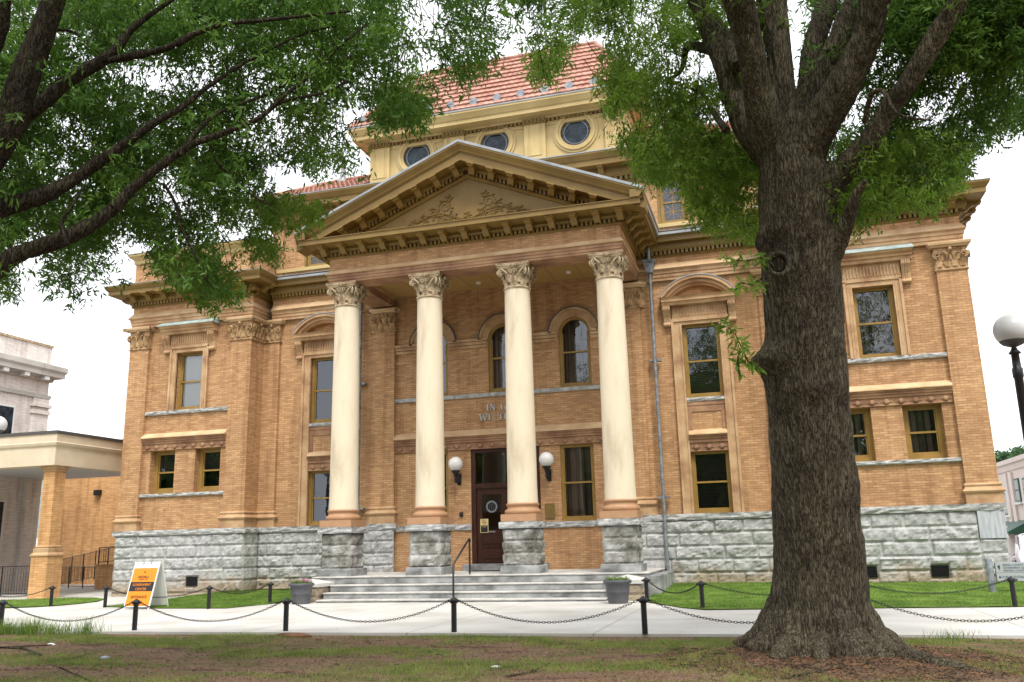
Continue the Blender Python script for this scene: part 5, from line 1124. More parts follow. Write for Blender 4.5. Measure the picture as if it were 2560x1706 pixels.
# chain link mesh
def chain(a, b_, sag, label, grp):
    a, b_ = Vector((*a, .565)), Vector((*b_, .565)); d = b_-a; a = a+d.normalized()*.11; b_ = b_-d.normalized()*.11; n = 200; pts = []
    for i in range(n+1): t = i/n; p = a.lerp(b_, t); p.z -= sag*4*t*(1-t); pts.append(p)
    acc = 0; pitch = .052; out = []; nxt = 0; V = []; F = []; k = 0; base = []
    for j in range(12):
        t = 2*pi*j/12; base.append((cos(t)*.026+(.012 if cos(t) > .3 else -.012 if cos(t) < -.3 else 0), sin(t)*.017))
    seg = 5; R_ = .0062
    for i in range(n):
        l = (pts[i+1]-pts[i]).length
        while nxt <= acc+l:
            p = pts[i].lerp(pts[i+1], (nxt-acc)/l); tn = (pts[i+1]-pts[i]).normalized(); up = Vector((0, 0, 1)); s_ = tn.cross(up).normalized(); u_ = s_.cross(tn)
            q1, q2 = (s_, u_) if k % 2 == 0 else (u_, s_); b0 = len(V)
            for j in range(12):
                bx_, by_ = base[j]; rad = Vector((bx_, by_, 0)).normalized(); c_ = p+tn*bx_+q1*by_; rn = tn*rad.x+q1*rad.y
                for m in range(seg): w_ = 2*pi*m/seg; V.append(c_+rn*(R_*cos(w_))+q2*(R_*sin(w_)))
            F += [(b0+j*seg+m, b0+((j+1) % 12)*seg+m, b0+((j+1) % 12)*seg+(m+1) % seg, b0+j*seg+(m+1) % seg) for j in range(12) for m in range(seg)]
            k += 1; nxt += pitch
        acc += l
    o = quick_mesh('chain', [tuple(v) for v in V], F, 'black'); tag(o, label, 'chain', grp)
cl = ['front chain at the far left edge', 'front chain sagging from the weeds to the sandwich board bollard', 'front chain sagging below the left lawn', 'front chain sagging before the left half of the steps', 'front chain sagging before the right half of the steps', 'front chain running behind the left side of the oak trunk', 'front chain emerging right of the oak trunk']
for i in range(len(FB)-1): chain(FB[i], FB[i+1], .38, cl[i], 'chains of the front row')
cl2 = ['back chain along the island lawn by the canopy pier', 'back chain behind the sandwich board, left part', 'back chain behind the sandwich board over the left lawn', 'back chain along the left lawn up to the left planter', 'back chain on the right lawn by the planter', 'back chain on the right lawn running behind the oak', 'back chain on the right lawn rising to the sign bollard']
for (i, j), lb in zip(((0, 1), (1, 2), (2, 3), (3, 4), (5, 6), (6, 7), (7, 8)), cl2):
    if (i, j) == (1, 2): continue
    chain(BB[i], BB[j], .26 if abs(BB[i][0]-BB[j][0]) > 1.2 else .2, lb, 'chains of the back row')

# ================================================================ PLANTERS
def planter(x, y, label, flowers):
    root = empty('planter', (x, y, 0), label, 'planter', 'planters beside the steps'); root.scale = (1.27, 1.27, 1.27)
    p = MB().lathe([(.20, 0), (.205, .02), (.235, .22), (.24, .225), (.24, .24), (.238, .25), (.262, .4), (.295, .41), (.30, .44), (.295, .47), (.27, .475), (.262, .44)], 0, 0, 28, cap=False); p.lathe([(.20, .0), (.01, .001)], 0, 0, 28, cap=False); p.build('pot', 'pot', root)
    MB().lathe([(.262, .44), (.01, .45)], 0, 0, 20, cap=False).build('soil', 'soil', root)
    n = 260; a = rng.uniform(0, 2*pi, n); r = .24*np.sqrt(rng.uniform(0, 1, n)); o = blades('foliage', r*np.cos(a), r*np.sin(a), np.full(n, .44), .10, 'grass', .012, 1.2); o.parent = root
    for i in range(flowers):
        a = random.uniform(-1, 1.2); r = random.uniform(.1, .26); q = MB(); q.sphere((r*cos(a), r*sin(a)*.5-.05, .52+random.uniform(0, .05)), .028, 8, 5, (1, 1, .5)); q.build('flower', 'flower', root)
planter(-4.73, -4.55, 'grey round planter with pink flowers left of the steps', 6)
planter(4.89, -4.98, 'grey round planter with small green sprouts right of the steps', 0)

# ================================================================ SANDWICH BOARD
SB = empty('sandwich_board', (-8.95, -6.1, .0), 'orange and black A-frame entrance sign with arrow on the left lawn edge', 'sign', rz=0)
W2 = .44; Hh = 1.33; SP = .40
def apanel(s):
    b = MB(); y0 = s*SP; 
    # frame as a tilted slab with cut-away foot
    def P(x, t, o): # t: 0 bottom 1 top ; o outward offset
        return (x, y0*(1-t)+s*.02+s*o, Hh*t)
    for xa, xb, ta, tb in ((-W2, -W2+.035, 0, 1), (W2-.035, W2, 0, 1), (-W2+.035, W2-.035, .05, .11), (-W2+.035, W2-.035, .87, .94), (-W2+.035, -.16, .94, 1.0), (-.10, .10, .94, 1.0), (.16, W2-.035, .94, 1.0)):
        q = [P(xa, ta, .0), P(xb, ta, .0), P(xb, tb, .0), P(xa, tb, .0), P(xa, ta, .035), P(xb, ta, .035), P(xb, tb, .035), P(xa, tb, .035)]
        b.add(q, [(0, 3, 2, 1), (4, 5, 6, 7), (0, 1, 5, 4), (1, 2, 6, 5), (2, 3, 7, 6), (3, 0, 4, 7)])
    q = [P(-W2+.03, .1, .005), P(W2-.03, .1, .005), P(W2-.03, .9, .005), P(-W2+.03, .9, .005), P(-W2+.03, .1, .018), P(W2-.03, .1, .018), P(W2-.03, .9, .018), P(-W2+.03, .9, .018)]
    b.add(q, [(0, 3, 2, 1), (4, 5, 6, 7), (0, 1, 5, 4), (1, 2, 6, 5), (2, 3, 7, 6), (3, 0, 4, 7)])
    return b.build('frame_panel', 'white', SB), P
pf, PF = apanel(-1); apanel(1)
def strip(name, t0, t1, x0, x1, m, off=.0, parent=pf):
    b = MB(); q = [PF(x0, t0, .037+off), PF(x1, t0, .037+off), PF(x1, t1, .037+off), PF(x0, t1, .037+off)]; q += [(p[0], p[1]+.004, p[2]) for p in q]; b.add(q, [(0, 1, 2, 3), (4, 7, 6, 5), (0, 4, 5, 1), (1, 5, 6, 2), (2, 6, 7, 3), (3, 7, 4, 0)]); return b.build(name, m, parent)
strip('sign_face', .07, .87, -W2+.03, W2-.03, 'orange'); strip('sign_band', .38, .575, -W2+.03, W2-.03, 'ink', .003)
uy = Vector((0, SP, Hh)).normalized()
def SBt(s, t, size, m, sx=1.0): text_mesh('sign_text', s, size, m, pf, PF(0, t, .045), (1, 0, 0), tuple(uy), .002, 'CENTER', sx)
SBt('IREDELL', .655, .10, 'ink', 1.1); SBt('COUNTY  NC', .615, .042, 'ink', 1.2); SBt('GOVERNMENT', .49, .105, 'orange', .9); SBt('CENTER', .40, .105, 'orange', 1.0); SBt('ENTRANCE', .235, .11, 'ink', .95)
b = MB(); 
b.add([PF(x_, t_, .041) for x_, t_ in ((-.16, .13), (-.06, .19), (-.06, .155), (.12, .155), (.12, .105), (-.06, .105), (-.06, .07))]+[PF(x_, t_, .044) for x_, t_ in ((-.16, .13), (-.06, .19), (-.06, .155), (.12, .155), (.12, .105), (-.06, .105), (-.06, .07))], [(7, 8, 13), (9, 10, 11, 12), (8, 9, 12, 13)]); b.build('arrow', 'ink', pf)
b = MB(); b.sphere((0, 0, 0), .018, 8, 6, (1, .4, 1.2)); b.tube([(-.012, 0, -.005), (.0, 0, -.03), (.005, 0, -.06)], [.014, .012, .004], 6); o = b.build('emblem', 'ink', pf); o.location = PF(0, .79, .045)

# ================================================================ DIRECTION SIGN at right
DS = empty('direction_sign', (14.3, -3.0, .05), 'low grey directory sign on a round steel post on the right lawn', 'sign')
MB().lathe([(.085, -.05), (.085, .86), (.08, .87)], -.05, 0, 20).build('post', 'pipe', DS); MB().lathe([(.085, -.05), (.085, .86), (.08, .87)], 1.1, 0, 20).build('post', 'pipe', DS)
bd = bevel(MB().box(.07, .98, -.03, .03, .30, .78).build('sign_panel', 'pipe', DS), .01)
MB().box(.085, .965, -.036, -.031, .53, .765).box(.085, .965, -.036, -.031, .315, .52).build('sign_face', 'sign_white', bd)
for s, z, sz in (('IREDELL COUNTY', .69, .07), ('GOVERNMENT CENTER &', .62, .07), ('HISTORIC COURTHOUSE', .55, .07)): text_mesh('sign_text', s, sz, 'sign_blue', bd, (.25, -.037, z), (1, 0, 0), (0, 0, 1), .002, 'LEFT', .85)
text_mesh('sign_text', 'PUBLIC ENTRANCE', .09, 'sign_blue', bd, (.21, -.037, .385), (1, 0, 0), (0, 0, 1), .002, 'LEFT', .82)
MB().prism([(.12, .415), (.16, .45), (.16, .43), (.19, .43), (.19, .40), (.16, .40), (.16, .38)], 'y', -.04, -.036).box(.89, .95, -.04, -.036, .385, .445).build('sign_symbol', 'sign_blue', bd)
b = MB(); b.sphere((.16, -.038, .68), .03, 10, 6, (1, .1, 1.2)); b.tube([(.16, -.038, .66), (.17, -.038, .6)], [.02, .006], 6); b.build('emblem', 'sign_blue', bd)
cb_ = bevel(MB().box(14.35, 15.1, -6.35, -5.95, 0, .42).build('stone_block', 'concrete'), .02); tag(cb_, 'pale concrete block at the right end of the lawn', 'block')

# ================================================================ WALL LAMPS, PLAQUE, NOTICE
def wall_lamp(x, label):
    root = empty('wall_lamp', (x, YW+.13, 4.15), label, 'lamp', 'globe lamps flanking the door')
    MB().sphere((0, -.36, .27), .26, 28, 18).build('globe', 'globe', root)
    m = MB().lathe([(.13, -.03), (.15, .02), (.12, .06)], 0, -.36, 18); m.lathe([(.05, -.32), (.045, -.2), (.09, -.06), (.12, -.02)], 0, -.36, 14); m.tube([(0, -.0, -.35), (0, -.1, -.42), (0, -.22, -.36), (0, -.33, -.2)], [.03, .028, .026, .03], 8); m.box(-.07, .07, -.03, .015, -.45, -.05); m.tube([(0, -.36, -.3), (0, -.34, -.42)], [.05, .015], 8); m.build('bracket', 'black', root)
wall_lamp(-1.72, 'white globe wall lamp left of the dark door'); wall_lamp(1.62, 'white globe wall lamp right of the dark door')
PL = tag(bevel(MB().box(1.43, 1.78, YW+.10, YW+.147, 2.42, 2.93).build('bronze_plaque', 'bronze'), .008), 'bronze plaque on the brick between the door and right window', 'plaque')
MB().box(1.46, 1.75, YW+.094, YW+.099, 2.45, 2.9).build('plaque_field', 'trim', PL); 
b = MB(); b.sphere((1.605, YW+.093, 2.76), .045, 12, 8, (1, .1, 1.2))
for k in range(5): b.box(1.50+.02*(k % 2), 1.71-.02*(k % 2), YW+.09, YW+.0935, 2.50+.035*k, 2.51+.035*k)
b.build('plaque_relief', 'bronze', PL)
AL = tag(MB().box(-1.71, -1.59, YW+.09, YW+.147, 2.58, 2.74).build('alarm_box', 'black'), 'small black alarm box with red light on brick left of the door', 'alarm'); MB().sphere((-1.65, YW+.085, 2.70), .02, 8, 6).build('indicator', 'red', AL)
y = YW+.25
NT = tag(MB().box(-.99, -.69, y+.006, y+.017, 2.0, 2.48).build('smoking_notice', 'yellow_notice'), 'cream and black no smoking notice stuck on the left door leaf', 'notice')
MB().box(-.965, -.715, y+.002, y+.0055, 2.02, 2.26).build('notice_panel', 'ink', NT)
b = MB(); n = 20
for k in range(n):
    t0, t1 = 2*pi*k/n, 2*pi*(k+1)/n; cx = -.84; cz = 2.37
    b.prism([(cx+.075*cos(t0), cz+.075*sin(t0)), (cx+.06*cos(t0), cz+.06*sin(t0)), (cx+.06*cos(t1), cz+.06*sin(t1)), (cx+.075*cos(t1), cz+.075*sin(t1))], 'y', y+.002, y+.0055)
b.prism([(-.89, 2.41), (-.88, 2.42), (-.79, 2.33), (-.80, 2.32)], 'y', y+.002, y+.0055); b.build('prohibition_ring', 'red', NT)
MB().box(-.88, -.80, y+.003, y+.0055, 2.36, 2.375).build('cigarette', 'ink', NT)
text_mesh('notice_text', 'SMOKE FREE', .042, 'yellow_notice', NT, (-.84, y+.0015, 2.22), (1, 0, 0), (0, 0, 1), .001, 'CENTER', .9); text_mesh('notice_text', 'ZONE', .042, 'yellow_notice', NT, (-.84, y+.0015, 2.18), (1, 0, 0), (0, 0, 1), .001, 'CENTER', .9)
tag(MB().box(-1.05, 1.05, .0, .75, .716, .73).build('door_mat', 'rubber'), 'black rubber mat lying in front of the door', 'mat')

# ================================================================ STREET LAMPS
def street_lamp(x, y, label, h=4.28, r=.25, zb=0):
    root = empty('street_lamp', (x, y, zb), label, 'street lamp', 'globe street lamps')
    MB().sphere((0, 0, h), r, 32, 20).build('globe', 'globe_dirty', root)
    MB().lathe([(.16, 0), (.17, .1), (.13, .2), (.12, .7), (.085, .85), (.07, .95), (.062, h-.75), (.075, h-.72), (.075, h-.60), (.06, h-.58), (.055, h-.38), (.09, h-.36), (.05, h-.31), (.03, h-.26), (.05, h-.22)], 0, 0, 20).build('pole', 'black', root)
    MB().lathe([(.05, h-.262), (.14, h-.225), (.185, h-.18), (.19, h-.165)], 0, 0, 24).build('globe_holder', 'lead', root)
p = pix(2528, 826, c=13.4); street_lamp(p[0], p[1], 'black street lamp with dusty white globe at the right edge', h=p[2])
p = pix(-6, 1062, c=25.5); street_lamp(p[0], p[1], 'distant globe street lamp cut by the left edge', h=p[2])

# ================================================================ CANOPY at left
CN = empty('entrance_canopy', (-17.6, -.5, 0), 'flat roofed tan canopy on brick piers left of the courthouse', 'canopy')
def lb(*a): return (a[0]+17.6, a[1]+17.6, a[2]+.5, a[3]+.5, a[4], a[5])
xr_ = -17.68; yf = -.95
m = MB(); pth = [(-30+17.6, yf+.5), (xr_+17.6, yf+.5), (xr_+17.6, 7.5)]
m.sweep(pth, [(-.5, 5.02), (0, 5.02), (0, 5.74), (.06, 5.80), (.09, 5.9), (.05, 5.93), (.05, 6.24), (-.5, 6.24)], caps=True); m.build('fascia', 'stucco', CN)
MB().sweep(pth, [(-.6, 6.242), (.09, 6.242), (.1, 6.36), (-.6, 6.38)]).build('roof_edge', 'lead', CN)
MB().box(*lb(-30, xr_-.4, yf+.4, 7.5, 5.3, 5.36)).build('soffit', 'soffit', CN); MB().box(*lb(-30, xr_-.4, yf+.4, 7.5, 6.26, 6.36)).build('roof', 'lead', CN)
def pier(x, y, z0=0):
    m = MB().box(*lb(x-.27, x+.27, y-.27, y+.27, 1.75, 5.0)).box(*lb(x-.39, x+.39, y-.39, y+.39, -.6, 1.55)); p_ = m.build('pier', 'brick_wall', CN)
    q = MB(); X_, Y_ = x+17.6, y+.5
    def sq(r, z):
        r = r-.07 if z > 1.9 else r-.11+max(0, z-1.66)*.15
        return [(X_-r, Y_-r, z), (X_+r, Y_-r, z), (X_+r, Y_+r, z), (X_-r, Y_+r, z)]
    def stack(L_):
        vs = sum([sq(r, z) for r, z in L_], []); n = len(L_); q.add(vs, [(j*4+i, j*4+(i+1) % 4, (j+1)*4+(i+1) % 4, (j+1)*4+i) for j in range(n-1) for i in range(4)]+[(3, 2, 1, 0), tuple(range(4*n-4, 4*n))])
    stack([(.50, 1.55), (.54, 1.57), (.54, 1.62), (.46, 1.70), (.45, 1.84), (.41, 1.86), (.43, 1.92), (.36, 1.95), (.34, 1.96)]); stack([(.34, 4.78), (.38, 4.8), (.38, 4.85), (.36, 4.87), (.44, 4.95), (.45, 5.02)]); q.build('pier_moulding', 'terra', p_)
pier(-18.12, -.42); pier(-17.9, 5.6); pier(-26.5, -.35)
# fence and gate round the canopy
def iron_fence(name, p0, p1, z0a, z0b, h, label, parent=None, pitch=.125, post=1.6):
    root = empty(name, (p0[0], p0[1], z0a), label, 'fence' if name != 'metal_gate' else 'gate'); d = Vector((p1[0]-p0[0], p1[1]-p0[1], z0b-z0a)); ln = Vector((d.x, d.y)).length; n = int(ln/pitch)
    m = MB()
    for zz in (.1, h): m.tube([(0, 0, zz), (d.x, d.y, d.z+zz)], .018, 6)
    for i in range(1, n): q = d*(i/n); m.tube([(q.x, q.y, q.z+.1), (q.x, q.y, q.z+h)], .009, 4)
    m.build('rail_panel', 'black', root); k = max(1, round(ln/post))
    for i in range(k+1): q = d*(i/k); MB().tube([(q.x, q.y, q.z), (q.x, q.y, q.z+h+.03)], .028, 6).build('post', 'black', root)
iron_fence('iron_fence', (-26, -.2), (-19.0, .2), .0, .05, 1.15, 'black iron railing left of the front canopy pier')
iron_fence('iron_fence', (-27.5, 10.4), (-19.2, 5.9), .0, .75, 1.35, 'black iron railing along the ramp beside the courthouse')
iron_fence('metal_gate', (-25.6, 8.1), (-21.7, 6.5), .0, .0, 1.0, 'black iron gate between canopy pier and low brick wall')
m = MB().box(-21.5, -15.6, 6.1, 6.4, -.1, 1.02); o = m.build('low_brick_wall', 'brick_wall'); tag(o, 'low brick ramp wall against the left corner of the courthouse', 'wall'); MB().box(-21.56, -15.6, 6.04, 6.46, 1.02, 1.12).build('coping', 'terra', o)
iron_fence('iron_fence', (-21.5, 6.25), (-16.1, 6.25), 1.12, 1.4, .75, 'short railing on top of the low brick wall')
# ================================================================ NEIGHBOURS
NB = empty('brick_annex', (-24, 12, -1), 'orange brick annex building behind the canopy', 'building')
MB().box(-6.2, 8.6, 0, 8, -1, 8.5).build('wall', 'brick_wall', NB); MB().box(-6.3, 8.7, -.1, 8, 8.5, 8.8).build('coping', 'terra', NB)
wl = MB(); wl.box(-3.0, -2.65, -.25, 0, 5.75, 6.05); wl.build('wall_light', 'black', NB)
BG = empty('teal_building', (-44, 30, -1), 'distant building with teal glass seen between canopy pier and white building', 'building')
MB().box(-6, 12, 0, 10, 0, 9).build('wall', 'copper', BG); MB().box(-6.2, 12.2, -.2, 10, 9, 10.6).build('roof', 'lead', BG); MB().box(-6, 12, -.05, 0, 3.2, 3.9).build('spandrel', 'white', BG)
WB = empty('white_brick_building', (-26, 6.9, -.5), 'white painted brick building at the left edge behind the canopy', 'building')
def wb(x0, x1, y0, y1, z0, z1): return (x0+26, x1+26, y0-6.9, y1-6.9, z0+.5, z1+.5)
m = MB().box(*wb(-44, -26.0, -9, 6.9, -.5, 12.0)); m.build('wall', 'brick_white', WB)
m = MB(); pth = [(0, -15.9), (0, 0), (-18, 0)]
# east face looks toward +X: travel from far to near so that 'out' is +X
pth = [(-18, .0), (0, .0), (0, -16.0)][::-1]
pth = [(0.0, -16.0), (0.0, 0.0), (-18, 0.0)]
z = .5
m.sweep(pth, [(-.2, 10.2+z), (.12, 10.2+z), (.16, 10.35+z), (.5, 10.42+z), (.5, 10.62+z), (.58, 10.75+z), (.58, 10.98+z), (-.2, 11.1+z)]); m.sweep(pth, [(-.1, 9.3+z), (.1, 9.32+z), (.12, 9.5+z), (-.1, 9.55+z)]); m.build('cornice', 'concrete', WB)
b = MB()
for i in range(14): b.box(.13, .46, -.75-1.25*i, -.45-1.25*i, 10.22+z, 10.4+z)
b.build('cornice_bracket', 'white', WB)
MB().box(-18, .05, -16, .05, 12.0+z, 12.12+z).build('coping', 'carved_grey', WB)
b = MB().box(-.02, .14, -.95, .0, 0, 9.28+z); b.box(-.02, .2, -1.02, .05, 8.5+z, 8.7+z).box(-.02, .24, -1.06, .09, 8.85+z, 9.0+z).box(-.02, .14, -9, -8, 0, 9.28+z); b.build('pilaster', 'brick_white', WB)
for yy in (-3.3, -6.2):
    wn = MB().box(-.01, .05, yy, yy+1.35, 6.0+z, 8.75+z).build('window', 'white', WB); MB().box(.05, .06, yy+.12, yy+1.23, 6.15+z, 8.62+z).build('pane', 'oculus_glass', wn)
    wn = MB().box(-.01, .05, yy, yy+1.35, 1.4+z, 4.2+z).build('window', 'white', WB); MB().box(.05, .06, yy+.12, yy+1.23, 1.55+z, 4.1+z).build('pane', 'oculus_glass', wn)
# pink building across the street on the right
PB = empty('pink_building', (22.25, 34, -.4), 'pale pink two storey building across the street at the right edge', 'building')
XB = 22.25
MB().box(0, 14, -22, 4, 0, 5.9).build('wall', 'pink_wall', PB)
m = MB(); m.sweep([(0, 4), (0, -22)], [(-.2, 5.35), (.06, 5.4), (.10, 5.7), (.2, 5.78), (.2, 6.02), (-.2, 6.05)][:]); 
m.build('cornice', 'pink_wall', PB)
def onX(u, v): return pix(u, v, X=XB)
for (u0, v0), (u1, v1), lb_ in (((2536, 1198), (2556, 1255), 0), ((2511, 1233), (2527, 1288), 0), ((2560, 1195), (2580, 1250), 0)):
    a, b_ = onX(u0, v0), onX(u1, v1); y0, y1 = sorted((a[1]-34, b_[1]-34)); z0, z1 = sorted((a[2]+.4, b_[2]+.4))
    if y1-y0 < .9: y0 -= .4; y1 += .3
    f = MB().box(-.06, .02, y0, y1, z0, z1).build('window', 'green_paint', PB); MB().box(-.07, -.06, y0+.1, y1-.1, z0+.1, (z0+z1)/2-.04).box(-.07, -.06, y0+.1, y1-.1, (z0+z1)/2+.04, z1-.1).build('pane', 'oculus_glass', f)
    MB().box(-.15, 0, y0-.1, y1+.1, z0-.12, z0).build('window_sill', 'white', f)
for u in (2517, 2530): 
    a = onX(u, 1200); MB().box(-.12, 0, a[1]-34-.35, a[1]-34+.35, 0, 5.3).build('pilaster', 'pink_wall', PB)
a = onX(2524, 1328); MB().prism([(0, 2.6), (-1.2, 2.0), (-1.2, 1.85), (0, 1.85)], 'y', -9, -3.5).build('awning', 'green_paint', PB)

# cars
def car(name, loc, rz, paint, label, L_=4.6, W_=1.8, H_=1.45, van=False):
    root = empty(name, loc, label, 'car', rz=rz); s = [-1, 1]
    hood = .80 if not van else 1.0
    side = [(-L_/2, .35), (-L_/2+.05, .62), (-L_/2+.25, .74), (-L_/2+1.15, hood+.08), (-L_/2+(1.9 if not van else 1.5), H_-.04), (-L_/2+2.5, H_), (L_/2-1.1, H_-.02), (L_/2-.25, .98 if not van else H_-.1), (L_/2-.05, .85), (L_/2, .4), (L_/2-.1, .25), (-L_/2+.1, .22)]
    bm = bmesh.new(); rings = []
    for y_, sc, tp in ((-W_/2, 0.94, .86), (-W_/2+.06, 1, .92), (-W_/2+.28, 1, 1), (0, 1.01, 1.01), (W_/2-.28, 1, 1), (W_/2-.06, 1, .92), (W_/2, .94, .86)):
        rings.append([bm.verts.new((x_*sc, y_*(1 if z_ < .95 else .86), .25+(z_-.25)*(tp if z_ > 1.0 else 1))) for x_, z_ in side])
    for r0, r1 in zip(rings[:-1], rings[1:]):
        for i in range(len(side)): bm.faces.new((r0[i], r0[(i+1) % len(side)], r1[(i+1) % len(side)], r1[i]))
    bm.faces.new(rings[0]); bm.faces.new(rings[-1][::-1]); bmesh.ops.recalc_face_normals(bm, faces=bm.faces[:])
    me = bpy.data.meshes.new('body'); bm.to_mesh(me); bm.free(); me.polygons.foreach_set('use_smooth', [True]*len(me.polygons)); me.materials.append(MT[paint]); o = bpy.data.objects.new('body', me); col.objects.link(o); o.parent = root
    sb = o.modifiers.new('s', 'SUBSURF'); sb.levels = 2; sb.render_levels = 2
    g = MB(); yw_ = W_*.43+.012
    for q in s: g.prism([(-L_/2+1.5, hood+.12), (-L_/2+2.05, H_-.12), (L_/2-1.3, H_-.12), (L_/2-.8, hood+.15)], 'y', q*yw_-.01, q*yw_+.01)
    g.build('side_window', 'oculus_glass', root)
    w_ = MB(); w_.add([(-L_/2+1.12, -W_*.38, hood+.14), (-L_/2+1.12, W_*.38, hood+.14), (-L_/2+1.86, W_*.34, H_-.08), (-L_/2+1.86, -W_*.34, H_-.08)], [(0, 1, 2, 3)]); w_.build('windscreen', 'oculus_glass', root)
    for q in s:
        h = MB(); h.sphere((-L_/2+.18, q*(W_/2-.32), .66), .2, 12, 8, (.7, 1, .5)); h.build('headlight', 'globe', root)
        for x_ in (-L_/2+.85, L_/2-.85):
            wh = MB(); wh.tube([(x_, q*(W_/2-.2), .32), (x_, q*(W_/2+.01), .32)], .33, 24); wo_ = wh.build('wheel', 'rubber', root); MB().tube([(x_, q*(W_/2), .32), (x_, q*(W_/2+.025), .32)], .19, 18).build('rim', 'chrome', wo_)
    MB().box(-L_/2-.02, -L_/2+.06, -.5, .5, .34, .5).build('grille', 'rubber', root)
hp_ = pix(2541, 1394, Z=.24)
car('parked_car', (hp_[0]+1.5, hp_[1]+1.6, -.42), radians(62), 'car_lilac', 'silver mauve car parked on the street beside the courthouse corner')
car('parked_van', (21.0, 19.5, -.42), radians(80), 'car_white', 'white van parked farther up the street behind the silver car', 5.0, 1.9, 1.95, True)

tick('======== TREES')
# ================================================================ TREES
def leaves(name, P, D, n_per, spread, size, m, parent, droop=.6, wr=.135):
    """P (k,3) cluster centres; every cluster throws a fan of narrow leaves along short twigs"""
    k = len(P); n = k*n_per; c = np.repeat(P, n_per, 0)
    tw = rng.normal(0, 1, (k, 3)); tw[:, 2] = -np.abs(tw[:, 2])*droop; tw /= np.linalg.norm(tw, axis=1)[:, None]; tw = np.repeat(tw, n_per, 0)
    t = rng.uniform(-1, 1, n)[:, None]; pos = c+tw*t*spread+rng.normal(0, spread*.16, (n, 3))
    d = tw*.5+rng.normal(0, .75, (n, 3)); d[:, 2] -= .35; d /= np.linalg.norm(d, axis=1)[:, None]
    s = np.cross(d, rng.normal(0, 1, (n, 3))); s /= np.linalg.norm(s, axis=1)[:, None]; ln = size*rng.uniform(.6, 1.25, n)[:, None]; w_ = ln*wr
    V = np.zeros((n, 4, 3)); V[:, 0] = pos; V[:, 1] = pos+d*ln*.45+s*w_; V[:, 2] = pos+d*ln+np.array([0, 0, -.006]); V[:, 3] = pos+d*ln*.45-s*w_
    o = quick_mesh(name, V.reshape(-1, 3), np.arange(4*n).reshape(-1, 4), m); o.parent = parent
    if k > 400:     # thin twigs the leaves hang from
        j = rng.choice(k, k//5, replace=False); VV = []
        a = c.reshape(k, n_per, 3)[j, 0]; t_ = tw.reshape(k, n_per, 3)[j, 0]; d0 = t_*spread*1.1; b0 = a+d0; m0 = a-d0; up = rng.normal(0, .12, (len(j), 3))+np.array([0, 0, .32]); e0 = m0+up+rng.normal(0, .2, (len(j), 3)); w0 = .0045
        for p, q in ((b0, m0), (m0, e0)):
            for ax in (np.array([w0, 0, 0]), np.array([0, w0, 0])): VV.append(np.stack([p-ax, p+ax, q+ax*1.5, q-ax*1.5], 1))
        VV = np.concatenate(VV); o2 = quick_mesh('twigs', VV.reshape(-1, 3), np.arange(4*len(VV)).reshape(-1, 4), 'bark'); o2.parent = parent
    return o
def vs2(p): return (p[0]*1.0880, p[1]*1.0880)      # 2353-wide view pixels -> photo pixels
def in_any(u, v, polys):
    c = np.zeros(len(u), bool)
    for p in polys: c |= in_poly(u, v, p)
    return c
def canopy_pts(polys, n, c0, c1, seed, thr=-.25, sc=.009):
    """cluster centres filling the crown volume that stands between depth c0 and c1"""
    out = []; allp = np.array(sum([list(p) for p in polys], [])); u = rng.uniform(allp[:, 0].min(), allp[:, 0].max(), n); v = rng.uniform(allp[:, 1].min(), allp[:, 1].max(), n); k = in_any(u, v, polys); u, v = u[k], v[k]
    c = rng.uniform(c0, c1, len(u)); nz = np.array([noise.noise(Vector((a*sc, b*sc, cc*.35+seed)))+.5*noise.noise(Vector((a*sc*2.6, b*sc*2.6, cc*.6+seed))) for a, b, cc in zip(u, v, c)])
    k = nz > thr+rng.uniform(-.2, .2, len(u)); u = u+rng.normal(0, 11, len(u)); v = v+rng.normal(0, 11, len(v)); P = np.array([pix(a*1.088, b*1.088, c=cc) for a, b, cc in zip(u[k], v[k], c[k])]); return P
def limb(mb, pts, c0, c1, seg=10, sc=.469, off=(1500, 0)):
    """pts: (x, y, width) read off the photo crop; depth runs from c0 to c1"""
    n = len(pts); W = []; R_ = []
    for i, (x, y, w_) in enumerate(pts):
        c = c0+(c1-c0)*i/(n-1); W.append(pix(off[0]+x*sc, off[1]+y*sc, c=c)); R_.append(w_*sc/2*c/FPX*(1.16 if off[0] == 0 else 1))
    # resample smoothly
    W = np.array(W); t = np.arange(n); tt = np.linspace(0, n-1, (n-1)*5+1)
    def cr(A):
        out = []
        for q in tt:
            i = min(int(q), n-2); f = q-i; p0, p1, p2, p3 = A[max(i-1, 0)], A[i], A[i+1], A[min(i+2, n-1)]
            out.append(.5*((2*p1)+(-p0+p2)*f+(2*p0-5*p1+4*p2-p3)*f*f+(-p0+3*p1-3*p2+p3)*f**3))
        return np.array(out)
    W2_, R2 = cr(W), cr(np.array(R_)[:, None])[:, 0]
    for i in range(len(W2_)):
        q = Vector(W2_[i])*1.3; W2_[i] += np.array([noise.noise(q), noise.noise(q+Vector((9, 0, 0))), 0])*R2[i]*.25
    mb.tube([tuple(p) for p in W2_], list(np.maximum(R2, .008)), seg); return W2_

tick('k on the right')
